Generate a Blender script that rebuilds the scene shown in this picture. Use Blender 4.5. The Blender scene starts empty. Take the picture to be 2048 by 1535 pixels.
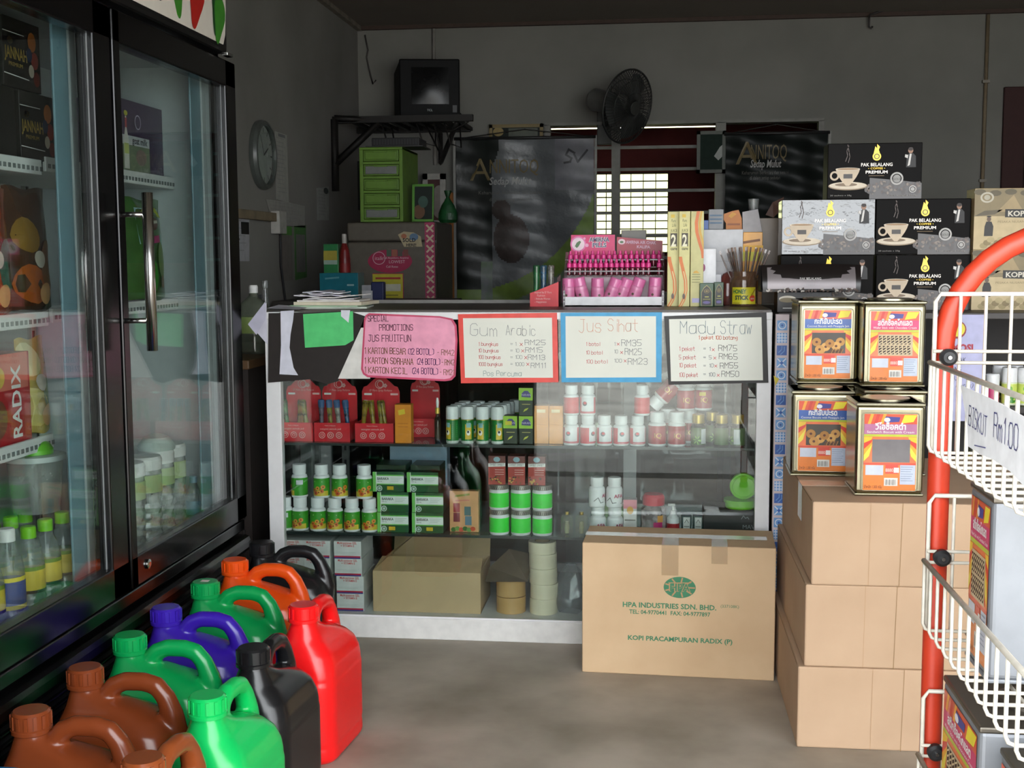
import bpy, bmesh, math, random
from mathutils import Vector, Matrix
random.seed(7)
PI = math.pi
sc = bpy.context.scene
C = sc.collection

# ---------------------------------------------------------------- camera
FPX = 2450.0                       # focal length in pixels of the 2048 x 1535 frame
PITCH, ROLL, YAW = -0.102704, -0.004641, 0.115522
EYE = Vector((0.0, 0.0, 1.162))
fw = Vector((-math.sin(YAW) * math.cos(PITCH), math.cos(YAW) * math.cos(PITCH), math.sin(PITCH)))
r0 = Vector((math.cos(YAW), math.sin(YAW), 0.0))
u0 = r0.cross(fw)
rt = r0 * math.cos(ROLL) + u0 * math.sin(ROLL)
up = -r0 * math.sin(ROLL) + u0 * math.cos(ROLL)
cam_data = bpy.data.cameras.new('camera')
cam = bpy.data.objects.new('camera', cam_data)
C.objects.link(cam)
cam.matrix_world = Matrix(((rt.x, up.x, -fw.x, EYE.x), (rt.y, up.y, -fw.y, EYE.y), (rt.z, up.z, -fw.z, EYE.z), (0, 0, 0, 1)))
cam_data.sensor_fit = 'HORIZONTAL'
cam_data.sensor_width = 36.0
cam_data.lens = 36.0 * FPX / 2048.0
cam_data.clip_start = 0.02
cam_data.clip_end = 200
sc.camera = cam

# ---------------------------------------------------------------- sky, sun, exposure
SKY = 1.0
world = bpy.data.worlds.new('overcast_sky')
sc.world = world
world.use_nodes = True
wn = world.node_tree.nodes
wn['Background'].inputs['Color'].default_value = (0.93, 0.97, 1.0, 1)
wn['Background'].inputs['Strength'].default_value = SKY
sun_data = bpy.data.lights.new('sun', 'SUN')
sun_data.energy = 2.0
sun_data.angle = 0.15
sun_data.color = (1.0, 0.96, 0.9)
sun = bpy.data.objects.new('sun', sun_data)
C.objects.link(sun)
sun.rotation_euler = Vector((-0.25, -0.40, -1.0)).to_track_quat('-Z', 'Y').to_euler()
sun.location = (1.5, 3, 8)
sc.view_settings.view_transform = 'Standard'
sc.view_settings.look = 'None'
sc.view_settings.gamma = 1.0
sc.view_settings.use_curve_mapping = False
sc.view_settings.exposure = 3.15
sc.cycles.max_bounces = 10
sc.cycles.diffuse_bounces = 5
sc.cycles.glossy_bounces = 4
sc.cycles.transmission_bounces = 6
sc.cycles.transparent_max_bounces = 24
sc.cycles.caustics_reflective = False
sc.cycles.caustics_refractive = False
sc.cycles.use_denoising = True


def hit(axis, val, px, py):
    """The point where the line of sight of an image position meets an axis-aligned plane."""
    d = rt * ((px - 1024) / FPX) - up * ((py - 767.5) / FPX) + fw
    i = 'xyz'.index(axis)
    return EYE + d * ((val - EYE[i]) / d[i])


def X(px, py, y):
    return hit('y', y, px, py).x


def Z(px, py, y):
    return hit('y', y, px, py).z


# ---------------------------------------------------------------- materials
def lin(c):
    return c / 12.92 if c <= 0.04045 else ((c + 0.055) / 1.055) ** 2.4


def rgb(h):
    return tuple(lin(int(h[i:i + 2], 16) / 255) for i in (0, 2, 4)) + (1.0,)


MATS = {}


def two_sided_fresnel(N, L, ior):
    """the same mirror share on the way in and on the way out of a thin sheet"""
    ge = N.new('ShaderNodeNewGeometry')
    mr = N.new('ShaderNodeMapRange')
    mr.inputs['To Min'].default_value = ior
    mr.inputs['To Max'].default_value = 1.0 / ior
    L.new(ge.outputs['Backfacing'], mr.inputs['Value'])
    fr = N.new('ShaderNodeFresnel')
    L.new(mr.outputs['Result'], fr.inputs['IOR'])
    return fr


def mat(h, rough=0.55, metal=0.0, kind='plain', amt=0.08, scale=30.0, bump=0.0, spec=0.5, coat=0.0, tint2=None):
    key = (h, rough, metal, kind, amt, scale, bump, spec, coat, tint2)
    if key in MATS:
        return MATS[key]
    m = bpy.data.materials.new('mat_%s_%d' % (h, len(MATS)))
    m.use_nodes = True
    nt = m.node_tree
    N, L = nt.nodes, nt.links
    b = N['Principled BSDF']
    b.inputs['Roughness'].default_value = rough
    b.inputs['Metallic'].default_value = metal
    b.inputs['Specular IOR Level'].default_value = spec
    b.inputs['Coat Weight'].default_value = coat
    b.inputs['Coat Roughness'].default_value = 0.08
    c = rgb(h)
    tc = N.new('ShaderNodeTexCoord')
    nz = N.new('ShaderNodeTexNoise')
    nz.inputs['Scale'].default_value = scale
    nz.inputs['Detail'].default_value = 5
    L.new(tc.outputs['Object'], nz.inputs['Vector'])
    mx = N.new('ShaderNodeMix')
    mx.data_type = 'RGBA'
    mr = N.new('ShaderNodeMapRange')
    mr.inputs['From Min'].default_value = 0.35
    mr.inputs['From Max'].default_value = 0.7
    L.new(nz.outputs['Fac'], mr.inputs['Value'])
    L.new(mr.outputs['Result'], mx.inputs[0])
    c2 = rgb(tint2) if tint2 else tuple(v * (1 - amt * 2) for v in c[:3]) + (1,)
    mx.inputs[6].default_value = c
    mx.inputs[7].default_value = c2
    L.new(mx.outputs[2], b.inputs['Base Color'])
    if bump:
        bp = N.new('ShaderNodeBump')
        bp.inputs['Strength'].default_value = bump
        bp.inputs['Distance'].default_value = 0.01
        L.new(nz.outputs['Fac'], bp.inputs['Height'])
        L.new(bp.outputs['Normal'], b.inputs['Normal'])
    if kind == 'clear':            # tinted see-through plastic or glass: a share of body colour, the rest passes
        tr = N.new('ShaderNodeBsdfTransparent')
        tr.inputs['Color'].default_value = tuple(0.55 + 0.45 * v for v in c[:3]) + (1,)
        ms = N.new('ShaderNodeMixShader')
        ms.inputs[0].default_value = amt
        L.new(tr.outputs[0], ms.inputs[1])
        L.new(b.outputs[0], ms.inputs[2])
        fr = two_sided_fresnel(N, L, 1.45)
        gl = N.new('ShaderNodeBsdfGlossy')
        gl.inputs['Roughness'].default_value = rough
        m2 = N.new('ShaderNodeMixShader')
        L.new(fr.outputs[0], m2.inputs[0])
        L.new(ms.outputs[0], m2.inputs[1])
        L.new(gl.outputs[0], m2.inputs[2])
        L.new(m2.outputs[0], N['Material Output'].inputs['Surface'])
    MATS[key] = m
    return m


def glass(tint='f2f7f5', rough=0.0, ior=1.5):
    key = ('glass', tint, rough, ior)
    if key in MATS:
        return MATS[key]
    m = bpy.data.materials.new('clear_glass_%d' % len(MATS))
    m.use_nodes = True
    N, L = m.node_tree.nodes, m.node_tree.links
    N.remove(N['Principled BSDF'])
    tr = N.new('ShaderNodeBsdfTransparent')
    tr.inputs['Color'].default_value = rgb(tint)
    gl = N.new('ShaderNodeBsdfGlossy')
    gl.inputs['Roughness'].default_value = rough
    fr = two_sided_fresnel(N, L, ior)
    ms = N.new('ShaderNodeMixShader')
    L.new(fr.outputs[0], ms.inputs[0])
    L.new(tr.outputs[0], ms.inputs[1])
    L.new(gl.outputs[0], ms.inputs[2])
    L.new(ms.outputs[0], N['Material Output'].inputs['Surface'])
    MATS[key] = m
    return m


def clear(h, amt=0.3, rough=0.12):
    return mat(h, rough, 0.0, 'clear', amt)


def chrome(h='c8c8c4', rough=0.22):
    return mat(h, rough, 1.0, amt=0.03)


WHITE = 'e9e9e6'
INK = '1a1a1c'


# ---------------------------------------------------------------- surfaces to print on
class Flat:
    """A flat printing surface: origin, unit right u, unit up v; n points out of it."""
    def __init__(s, o, u=(1, 0, 0), v=(0, 0, 1)):
        s.o, s.u, s.v = Vector(o), Vector(u).normalized(), Vector(v).normalized()
        s.n = s.u.cross(s.v)

    def __call__(s, a, b, lift=0.0):
        return s.o + s.u * a + s.v * b + s.n * lift


class Round:
    """A cylinder as a printing surface; a = arc length from the direction ang (default: -Y), b = height."""
    def __init__(s, r, z0=0.0, ang=-PI / 2, cx=0.0, cy=0.0):
        s.r, s.z0, s.ang, s.cx, s.cy = r, z0, ang, cx, cy

    def __call__(s, a, b, lift=0.0):
        t = s.ang + a / s.r
        return Vector((s.cx + (s.r + lift) * math.cos(t), s.cy + (s.r + lift) * math.sin(t), s.z0 + b))


class Wavy(Flat):
    def __init__(s, o, u, v, f):
        Flat.__init__(s, o, u, v)
        s.f = f

    def __call__(s, a, b, lift=0.0):
        return Flat.__call__(s, a, b, lift + s.f(a, b))


TEXTS = {}


def text_geo(string, bold, shear):
    key = (string, bold, shear)
    if key not in TEXTS:
        cu = bpy.data.curves.new('lettering', 'FONT')
        cu.body = string
        cu.size = 1.0
        cu.shear = shear
        cu.offset = bold
        cu.resolution_u = 2
        ob = bpy.data.objects.new('lettering', cu)
        C.objects.link(ob)
        dg = bpy.context.evaluated_depsgraph_get()
        me = bpy.data.meshes.new_from_object(ob.evaluated_get(dg))
        vs = [(v.co.x, v.co.y) for v in me.vertices]
        fs = [tuple(p.vertices) for p in me.polygons]
        bpy.data.objects.remove(ob)
        bpy.data.curves.remove(cu)
        bpy.data.meshes.remove(me)
        w = max([v[0] for v in vs], default=0)
        TEXTS[key] = (vs, fs, w)
    return TEXTS[key]


G = {  # hand-drawn marker alphabet: strokes on a 4 x 6 grid, a and b are one and two below the line
    'A': '002640 1232', 'B': '0006364544330333424130 3000', 'C': '4536160501103041', 'D': '00062644422000', 'E': '40000646 0333', 'F': '000646 0333',
    'G': '45361605011030414323', 'H': '0006 4046 0343', 'I': '2026 1030 1636', 'J': '0110203136 1646', 'K': '0006 460340', 'L': '060040', 'M': '0006234640',
    'N': '00064046', 'O': '100105163645413010', 'P': '00063645443303', 'R': '00063645443303 3340', 'S': '453616050413334241301001', 'T': '2026 0646',
    'U': '060110304146', 'W': '0610233046', 'X': '0046 0640', '0': '100105163645413010', '1': '152620', '2': '05163645440040', '3': '0516364544334241301001 1333',
    '4': '30360242', '5': '4606033342413000', '6': '36160501103041423303', '7': '064610', '8': '1333453616051333424130100113', '(': '36151130', ')': '16353110',
    '-': '1333', '=': '0242 0444', '.': '2021', 'x': '0044 0440', 'a': '441403011030414440', 'b': '0600 0314344341301001', 'c': '4334140301103041',
    'd': '4640 4334140301103041', 'e': '02424334140301103041', 'g': '444a3b1b 43341403021141', 'h': '0600 03244340', 'i': '2024 2526', 'k': '0600 4402 1240',
    'l': '2620', 'm': '0004 03142320 23344340', 'n': '0004 03244340', 'o': '100103143443413010', 'p': '040b 0314344341301001', 'r': '0004 021434',
    's': '43341403123241301001', 't': '26213040 0444', 'u': '0401103041 4440', 'w': '0410233044'}
NARROW = {'i': 3.2, 'l': 3.2, '1': 3.4, '.': 2.6, ' ': 3.2, '(': 3.4, ')': 3.4, '-': 4.2, 'I': 4.2}


def co(ch):
    return {'a': -1, 'b': -2}.get(ch) if ch in 'ab' else int(ch)


# ---------------------------------------------------------------- mesh builder
class MB:
    def __init__(s):
        s.v, s.f, s.mi, s.sm, s.mats = [], [], [], [], []

    def add(s, vs, fs, m, smooth=False):
        if m not in s.mats:
            s.mats.append(m)
        k, o = s.mats.index(m), len(s.v)
        s.v += [tuple(v) for v in vs]
        for f in fs:
            s.f.append(tuple(i + o for i in f))
            s.mi.append(k)
            s.sm.append(smooth)
        return s

    def box(s, x0, x1, y0, y1, z0, z1, m, bev=0.0, seg=2, M=None):
        bm = bmesh.new()
        vs = [bm.verts.new((x, y, z)) for x in (x0, x1) for y in (y0, y1) for z in (z0, z1)]
        for q in ((0, 1, 3, 2), (4, 6, 7, 5), (0, 4, 5, 1), (2, 3, 7, 6), (0, 2, 6, 4), (1, 5, 7, 3)):
            bm.faces.new([vs[i] for i in q])
        if bev:
            bmesh.ops.bevel(bm, geom=list(bm.edges), offset=bev, segments=seg, affect='EDGES', profile=0.5)
        bmesh.ops.recalc_face_normals(bm, faces=bm.faces)
        bm.verts.index_update()
        s.add([(M @ v.co if M else v.co) for v in bm.verts], [[v.index for v in f.verts] for f in bm.faces], m, False)
        bm.free()
        return s

    def poly(s, pts, m):
        return s.add(pts, [tuple(range(len(pts)))], m)

    def sheet(s, F, a0, b0, a1, b1, m, nx=1, ny=1, lift=0.0, thick=0.0):
        vs, fs = [], []
        for j in range(ny + 1):
            for i in range(nx + 1):
                vs.append(F(a0 + (a1 - a0) * i / nx, b0 + (b1 - b0) * j / ny, lift))
        for j in range(ny):
            for i in range(nx):
                k = j * (nx + 1) + i
                fs.append((k, k + 1, k + nx + 2, k + nx + 1))
        return s.add(vs, fs, m, nx > 1)

    def shape(s, F, pts, m, lift=0.0004):
        return s.add([F(a, b, lift) for a, b in pts], [tuple(range(len(pts)))], m)

    def disc(s, F, ca, cb, ra, rb, m, lift=0.0004, n=20, rot=0.0):
        c, q = math.cos(rot), math.sin(rot)
        vs = [F(ca + ra * math.cos(t) * c - rb * math.sin(t) * q, cb + ra * math.cos(t) * q + rb * math.sin(t) * c, lift) for t in (2 * PI * i / n for i in range(n))]
        return s.add(vs + [F(ca, cb, lift)], [(i, (i + 1) % n, n) for i in range(n)], m)

    def ring(s, F, ca, cb, ra, rb, w, m, lift=0.0005, n=28):
        vs, fs = [], []
        for i in range(n):
            t = 2 * PI * i / n
            vs += [F(ca + ra * math.cos(t), cb + rb * math.sin(t), lift), F(ca + (ra - w) * math.cos(t), cb + (rb - w) * math.sin(t), lift)]
        for i in range(n):
            j = (i + 1) % n
            fs.append((2 * i, 2 * j, 2 * j + 1, 2 * i + 1))
        return s.add(vs, fs, m)

    def text(s, F, string, a, b, size, m, align='l', bold=0.0, shear=0.0, lift=0.0008, width=None, slope=0.0):
        vs, fs, w = text_geo(string, bold, shear)
        if not vs:
            return s
        kx = size if width is None else width / max(w, 1e-6)
        off = {'l': 0, 'c': -w / 2, 'r': -w}[align] * kx
        return s.add([F(a + off + x * kx, b + y * size + (off + x * kx) * slope, lift) for x, y in vs], fs, m)

    def line(s, F, pts, w, m, lift=0.0008):
        for (a0, b0), (a1, b1) in zip(pts, pts[1:]):
            L = math.hypot(a1 - a0, b1 - b0) or 1e-6
            da, db = (a1 - a0) / L * w / 2, (b1 - b0) / L * w / 2
            s.shape(F, [(a0 - da + db, b0 - db - da), (a1 + da + db, b1 + db - da), (a1 + da - db, b1 + db + da), (a0 - da - db, b0 - db + da)], m, lift)
        return s

    def hand(s, F, string, a, b, size, m, w=0.0014, lift=0.0008, slope=0.0, wob=0.25, squeeze=1.0):
        k = size / 6.0
        x = a
        for ch in string:
            if ch != ' ':
                dy = random.uniform(-wob, wob) * k
                for st in G.get(ch, '').split():
                    pts = [(x + (co(st[i]) + random.uniform(-.12, .12)) * k * squeeze, b + (co(st[i + 1]) + random.uniform(-.12, .12)) * k + dy + (x - a) * slope) for i in range(0, len(st), 2)]
                    s.line(F, pts, w, m, lift)
            x += NARROW.get(ch, 5.3) * k * squeeze
        return s

    def lathe(s, prof, m, n=24, c=(0, 0, 0), caps=True, M=None, smooth=True):
        """prof: list of (r, z) or (r, z, material) - a material holds from that ring upwards."""
        rings = [(p[0], p[1]) for p in prof]
        cur = m
        base = [Vector((c[0] + r * math.cos(2 * PI * i / n), c[1] + r * math.sin(2 * PI * i / n), c[2] + z)) for r, z in rings for i in range(n)]
        if M:
            base = [M @ v for v in base]
        for k in range(len(rings) - 1):
            if len(prof[k]) > 2:
                cur = prof[k][2]
            o = k * n
            s.add(base[o:o + 2 * n], [(i, (i + 1) % n, n + (i + 1) % n, n + i) for i in range(n)], cur, smooth)
        if caps:
            s.add(base[:n], [tuple(range(n - 1, -1, -1))], prof[0][2] if len(prof[0]) > 2 else m)
            s.add(base[-n:], [tuple(range(n))], cur)
        return s

    def tube(s, pts, r, m, n=6, closed=False, smooth=True, flat=None):
        pts = [Vector(p) for p in pts]
        N = len(pts)
        vs, prev = [], None
        for i, p in enumerate(pts):
            a = pts[(i - 1) % N] if (closed or i > 0) else p
            b = pts[(i + 1) % N] if (closed or i < N - 1) else p
            t = (b - a).normalized()
            if prev is None:
                h = Vector((0, 0, 1)) if abs(t.z) < 0.9 else Vector((1, 0, 0))
                prev = (h - t * h.dot(t)).normalized()
            else:
                prev = (prev - t * prev.dot(t)).normalized()
            q = t.cross(prev)
            rr = r[i] if isinstance(r, (list, tuple)) else r
            fl = flat or 1.0
            vs += [p + prev * (rr * math.cos(2 * PI * k / n)) + q * (rr * fl * math.sin(2 * PI * k / n)) for k in range(n)]
        fs = []
        for i in range(N if closed else N - 1):
            j = (i + 1) % N
            fs += [(i * n + k, i * n + (k + 1) % n, j * n + (k + 1) % n, j * n + k) for k in range(n)]
        if not closed:
            fs += [tuple(range(n - 1, -1, -1)), tuple(range((N - 1) * n, N * n))]
        return s.add(vs, fs, m, smooth)

    def prism(s, F, pts, depth, m, lift=0.0):
        n = len(pts)
        vs = [F(a, b, lift) for a, b in pts] + [F(a, b, lift - depth) for a, b in pts]
        fs = [tuple(range(n)), tuple(range(2 * n - 1, n - 1, -1))] + [(i, n + i, n + (i + 1) % n, (i + 1) % n) for i in range(n)]
        return s.add(vs, fs, m)

    def build(s, name, parent=None, loc=None, rot=None):
        me = bpy.data.meshes.new(name)
        me.from_pydata(s.v, [], s.f)
        for m in s.mats:
            me.materials.append(m)
        me.polygons.foreach_set('material_index', s.mi)
        me.polygons.foreach_set('use_smooth', s.sm)
        me.update()
        o = bpy.data.objects.new(name, me)
        C.objects.link(o)
        if parent:
            o.parent = parent
        if loc is not None:
            o.location = loc
        if rot is not None:
            o.rotation_euler = rot
        return o


def tag(o, label, cat, group=None, kind=None):
    if label:
        o['label'] = label
    if cat:
        o['category'] = cat
    if group:
        o['group'] = group
    if kind:
        o['kind'] = kind
    return o


def thing(name, label, cat, loc=(0, 0, 0), rz=0.0, group=None, rot=None):
    o = bpy.data.objects.new(name, None)
    o.empty_display_size = 0.05
    C.objects.link(o)
    o.location = loc
    o.rotation_euler = rot if rot else (0, 0, rz)
    return tag(o, label, cat, group)


def dup(o, label=None, loc=None, rot=None, group=None):
    def cp(a, par):
        c = a.copy()
        C.objects.link(c)
        c.parent = par
        for ch in a.children:
            cp(ch, c)
        return c
    r = cp(o, None)
    if label:
        r['label'] = label
    if loc is not None:
        r.location = loc
    if rot is not None:
        r.rotation_euler = rot
    if group:
        r['group'] = group
    return r


def struct(name, mb, **k):
    o = mb.build(name, **k)
    o['kind'] = 'structure'
    return o


def arc(cx, cy, r, a0, a1, n):
    return [(cx + r * math.cos(a0 + (a1 - a0) * i / n), cy + r * math.sin(a0 + (a1 - a0) * i / n)) for i in range(n + 1)]

# ================================================================ THE SETTING
YB, XL, XR, ZC, YF = 7.5, -1.81, 3.1, 2.565, 0.78
wall_m = mat('8c8a84', 0.9, amt=0.10, scale=1.6, bump=0.05, tint2='7a7973')
ceil_m = mat('80786f', 0.95, amt=0.08, scale=1.2)
floor_m = mat('b3a99b', 0.55, amt=0.15, scale=3.2, bump=0.02, tint2='877e71', spec=0.35)
street_m = mat('b5b2ac', 0.9, amt=0.12, scale=3.0, bump=0.1, tint2='93918c')
dark_m = mat('2c2a28', 0.9)
paint_m = mat('8f8d86', 0.6, amt=0.1, scale=20)
maroon_m = mat('7a2f2c', 0.75, amt=0.12, scale=6)

struct('floor', MB().box(XL, XR, YF, 10.2, -0.10, 0.0, floor_m))
struct('ground', MB().box(-14, 14, -16, 0.45, -0.12, -0.03, street_m).box(-14, 14, 0.45, YF, -0.30, -0.22, dark_m))
struct('ceiling', MB().box(XL - 0.2, XR + 0.2, YF - 0.55, 10.4, ZC, ZC + 0.12, ceil_m))
struct('wall_left', MB().box(XL - 0.15, XL, YF, 10.2, 0.0, ZC, wall_m))
struct('wall_right', MB().box(XR, XR + 0.15, YF, 10.2, 0.0, ZC, wall_m))
struct('wall_front', MB().box(XL - 0.15, -0.63, YF - 0.15, YF, -0.1, ZC, wall_m).box(2.75, XR + 0.15, YF - 0.15, YF, -0.1, ZC, wall_m).box(-0.63, 2.75, YF - 0.15, YF, 2.12, ZC, wall_m))
# back wall with the window opening
WX0, WX1, WZ0, WZ1 = -0.66, 0.985, 0.92, 1.955
struct('wall_back', MB().box(XL, WX0, YB, YB + 0.12, 0, ZC, wall_m).box(WX1, XR, YB, YB + 0.12, 0, ZC, wall_m).box(WX0, WX1, YB, YB + 0.12, 0, WZ0, wall_m).box(WX0, WX1, YB, YB + 0.12, WZ1, ZC, wall_m))
# rear room seen through the window
RY = 9.0
rx0, rx1 = X(1188, 400, RY), X(1336, 400, RY)
rz0, rz1 = Z(1240, 505, RY), Z(1240, 347, RY)
sx0, sx1, sz0, sz1 = X(1100, 252, RY), X(1432, 252, RY), Z(1240, 257, RY), Z(1240, 252, RY)
struct('wall_rear', MB().box(XL, rx0, RY, RY + 0.1, 0, sz0, maroon_m).box(rx1, XR, RY, RY + 0.1, 0, sz0, maroon_m).box(rx0, rx1, RY, RY + 0.1, 0, rz0, maroon_m).box(rx0, rx1, RY, RY + 0.1, rz1, sz0, maroon_m)
       .box(XL, sx0, RY, RY + 0.1, sz0, sz1, maroon_m).box(sx1, XR, RY, RY + 0.1, sz0, sz1, maroon_m).box(XL, XR, RY, RY + 0.1, sz1, ZC, maroon_m))
m = MB()
for i in range(11):
    z = rz0 + (rz1 - rz0) * i / 10
    m.box(rx0, rx1, RY - 0.02, RY + 0.0, z - 0.004, z + 0.004, dark_m)
for i in range(7):
    x = rx0 + (rx1 - rx0) * i / 6
    m.box(x - 0.003, x + 0.003, RY - 0.02, RY, rz0, rz1, dark_m)
struct('window_2', m)
# ground and hedge bank beyond the rear window
struct('wall_yard', MB().box(-6, 6, 14.0, 14.2, -0.1, 2.6, mat('bcbe8e', 0.9, amt=0.15, scale=2)))
struct('ground_rear', MB().box(-9, 9, 10.45, 22, -0.1, -0.02, mat('7c8450', 0.9, amt=0.2, scale=4)))

# window in the back wall: frame, posts and burglar bars
m = MB()
fy0, fy1 = YB - 0.025, YB + 0.06
m.box(WX0, WX1, fy0, fy1, WZ1 - 0.004, WZ1 + 0.014, paint_m)
m.box(WX0, WX0 + 0.03, fy0, fy1, WZ0, WZ1, paint_m)
m.box(WX1 - 0.03, WX1, fy0, fy1, WZ0, WZ1, paint_m)
m.box(WX0, WX1, fy0, fy1, WZ0, WZ0 + 0.03, paint_m)
for a, b in ((1223, 1240), (1430, 1450)):
    m.box(X(a, 380, YB), X(b, 380, YB), fy0, fy1, WZ0, WZ1, paint_m)
win = struct('window_1', m)
for y in (294, 338, 381, 425, 470, 515):
    z = Z(1300, y, YB)
    MB().box(WX0, WX1, YB + 0.0, YB + 0.012, z - 0.009, z + 0.009, paint_m).build('window_bar', win)
# trim: ceiling batten and conduits
tr_m = mat('4e3f38', 0.8)
struct('trim_1', MB().box(XL, XR, YB - 0.03, YB, ZC - 0.022, ZC, tr_m))
struct('trim_2', MB().box(XL, XL + 0.03, YF, YB, ZC - 0.025, ZC, mat('8d8678', 0.8, amt=0.2, scale=15)))
pipe_m = mat('9c9488', 0.6, amt=0.1)


def conduit(label, px0, py0, px1, py1, h):
    a, b = hit('y', YB, px0, py0), hit('y', YB, px1, py1)
    t = thing('conduit_pipe', label, 'pipe', (a.x, YB - 0.014, b.z))
    MB().tube([(0, 0, 0), (0, 0, a.z - b.z)], 0.011, mat(h, 0.6, amt=0.1), 8).build('pipe', t)
    for k in (0.25, 0.7):
        MB().box(-0.02, 0.02, -0.013, 0.012, (a.z - b.z) * k - 0.008, (a.z - b.z) * k + 0.008, pipe_m).build('clip', t)


conduit('grey conduit pipe dropping from the ceiling behind the television', 868, 58, 868, 330, 'a39f97')
conduit('brownish conduit pipe running down the back wall beside the dark red door', 1975, 30, 1970, 470, '8a7a62')
# maroon door at the right of the back wall
m = MB().box(X(2002, 300, YB), X(2002, 300, YB) + 0.8, YB - 0.03, YB - 0.002, 0.0, Z(2002, 175, YB), mat('40201f', 0.7), 0.006)
dr = struct('door_1', m)
x0 = X(2002, 300, YB)
for z0 in (0.15, 1.15):
    MB().box(x0 + 0.12, x0 + 0.68, YB - 0.04, YB - 0.03, z0, z0 + 0.8, mat('381b1a', 0.7), 0.008).build('door_panel', dr)
# roof hook and cable by the ceiling
a = hit('y', YB - 0.05, 1738, 46)
tag(MB().tube([(0, 0, 0.045), (0, 0, 0.02), (0.0, 0, -0.02), (0.012, 0, -0.03), (0.02, 0, -0.02)], 0.006, mat('3a3634', 0.6), 6).tube([(0, 0, .045), (.10, 0, .075)], 0.006, mat('3a3634', 0.6), 6).build('ceiling_hook', loc=(a.x, YB - 0.05, a.z)),
    'dark metal hook hanging at the ceiling edge of the back wall', 'hook')
# dangling wire in the wall corner
m = MB()
pts = [hit('y', YB - 0.012, x, y) for x, y in ((730, 70), (736, 100), (733, 115), (741, 150), (746, 168), (752, 160))]
tag(m.tube([p - pts[0] for p in pts], 0.005, mat('4a4642', 0.7), 5).build('loose_wire', loc=pts[0]), 'loose dark wire hanging on the back wall left of the television', 'wire')

# ================================================================ DRINKS FRIDGE ALONG THE LEFT WALL
FX = -1.22
FY0, FYM, FY1 = 1.86, 2.705, 3.535
blk = mat('0a0a0b', 0.2, amt=0.03, spec=0.4)
blk2 = mat('101011', 0.5, amt=0.05, spec=.25)
liner = mat('b4babc', 0.5, amt=0.04)
ledm = mat('6f8f9c', 0.35, amt=0.03)
steel = chrome()
pane = glass()
fr = thing('drinks_fridge', 'tall black double glass-door drinks fridge along the left wall', 'fridge', (FX, FY1, 0))
o = lambda x, y, z: (x - FX, y - FY1, z)


def fb(m_, x0, x1, y0, y1, z0, z1, mm, bev=0.0):
    return m_.box(x0 - FX, x1 - FX, y0 - FY1, y1 - FY1, z0, z1, mm, bev)


m = MB()
fb(m, -1.80, -1.27, FY0, FY0 + 0.04, 0.06, 1.76, blk2)
fb(m, -1.80, -1.27, FY1 - 0.03, FY1, 0.06, 1.76, blk2)
fb(m, -1.80, -1.27, FY0, FY1, 1.73, 1.78, blk2)
fb(m, -1.80, -1.27, FY0, FY1, 0.04, 0.34, blk2)
fb(m, -1.80, -1.78, FY0, FY1, 0.06, 1.76, blk2)
fb(m, -1.78, -1.23, FY0 + 0.02, FY1 - 0.02, 0.0, 0.05, blk2)
m.build('cabinet', fr)
m = MB()
fb(m, -1.778, -1.765, FY0 + 0.04, FY1 - 0.03, 0.345, 1.728, liner)
fb(m, -1.765, -1.285, FY1 - 0.045, FY1 - 0.031, 0.345, 1.728, liner)
fb(m, -1.765, -1.285, FY0 + 0.041, FY0 + 0.055, 0.345, 1.728, liner)
fb(m, -1.765, -1.285, FY0 + 0.055, FY1 - 0.045, 1.715, 1.728, liner)
fb(m, -1.765, -1.285, FY0 + 0.055, FY1 - 0.045, 0.345, 0.365, liner)
m.build('liner', fr)
for y0, y1 in ((2.585, 2.668), (3.385, 3.475)):
    m = MB()
    fb(m, -1.306, -1.300, y0, y1, 0.39, 1.70, ledm, 0.002)
    fb(m, -1.300, -1.294, y1 - 0.018, y1 + 0.012, 0.385, 1.705, liner, 0.002)
    m.build('light_cover', fr)
# slotted standards and wire shelves
for y in (2.10, 2.60, 2.80, 3.30):
    m = MB()
    fb(m, -1.764, -1.752, y - 0.012, y + 0.012, 0.37, 1.70, steel)
    for k in range(22):
        z = 0.42 + k * 0.058
        fb(m, -1.7515, -1.7505, y - 0.004, y + 0.004, z, z + 0.02, blk2)
    m.build('shelf_standard', fr)
shelf_m = mat('dcdedd', 0.4, amt=0.05)
SH_L, SH_R = (1.385, 1.04, 0.755), (1.395, 1.045)
for (ya, yb, zs) in ((FY0 + 0.06, 2.70, SH_L), (2.72, FY1 - 0.05, SH_R)):
    for z in zs:
        m = MB()
        fb(m, -1.75, -1.40, ya, yb, z - 0.028, z - 0.022, shelf_m)
        fb(m, -1.404, -1.395, ya, yb, z - 0.030, z + 0.004, shelf_m, 0.002)
        n_ = int((yb - ya) / 0.02)
        for k in range(n_):
            y = ya + 0.01 + k * 0.02
            fb(m, -1.395, -1.3935, y, y + 0.011, z - 0.022, z - 0.012, mat('6f7474', 0.6))
        for k in range(9):
            fb(m, -1.74 + k * 0.038, -1.735 + k * 0.038, ya, yb, z - 0.022, z - 0.016, shelf_m)
        m.build('shelf', fr)
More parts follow.
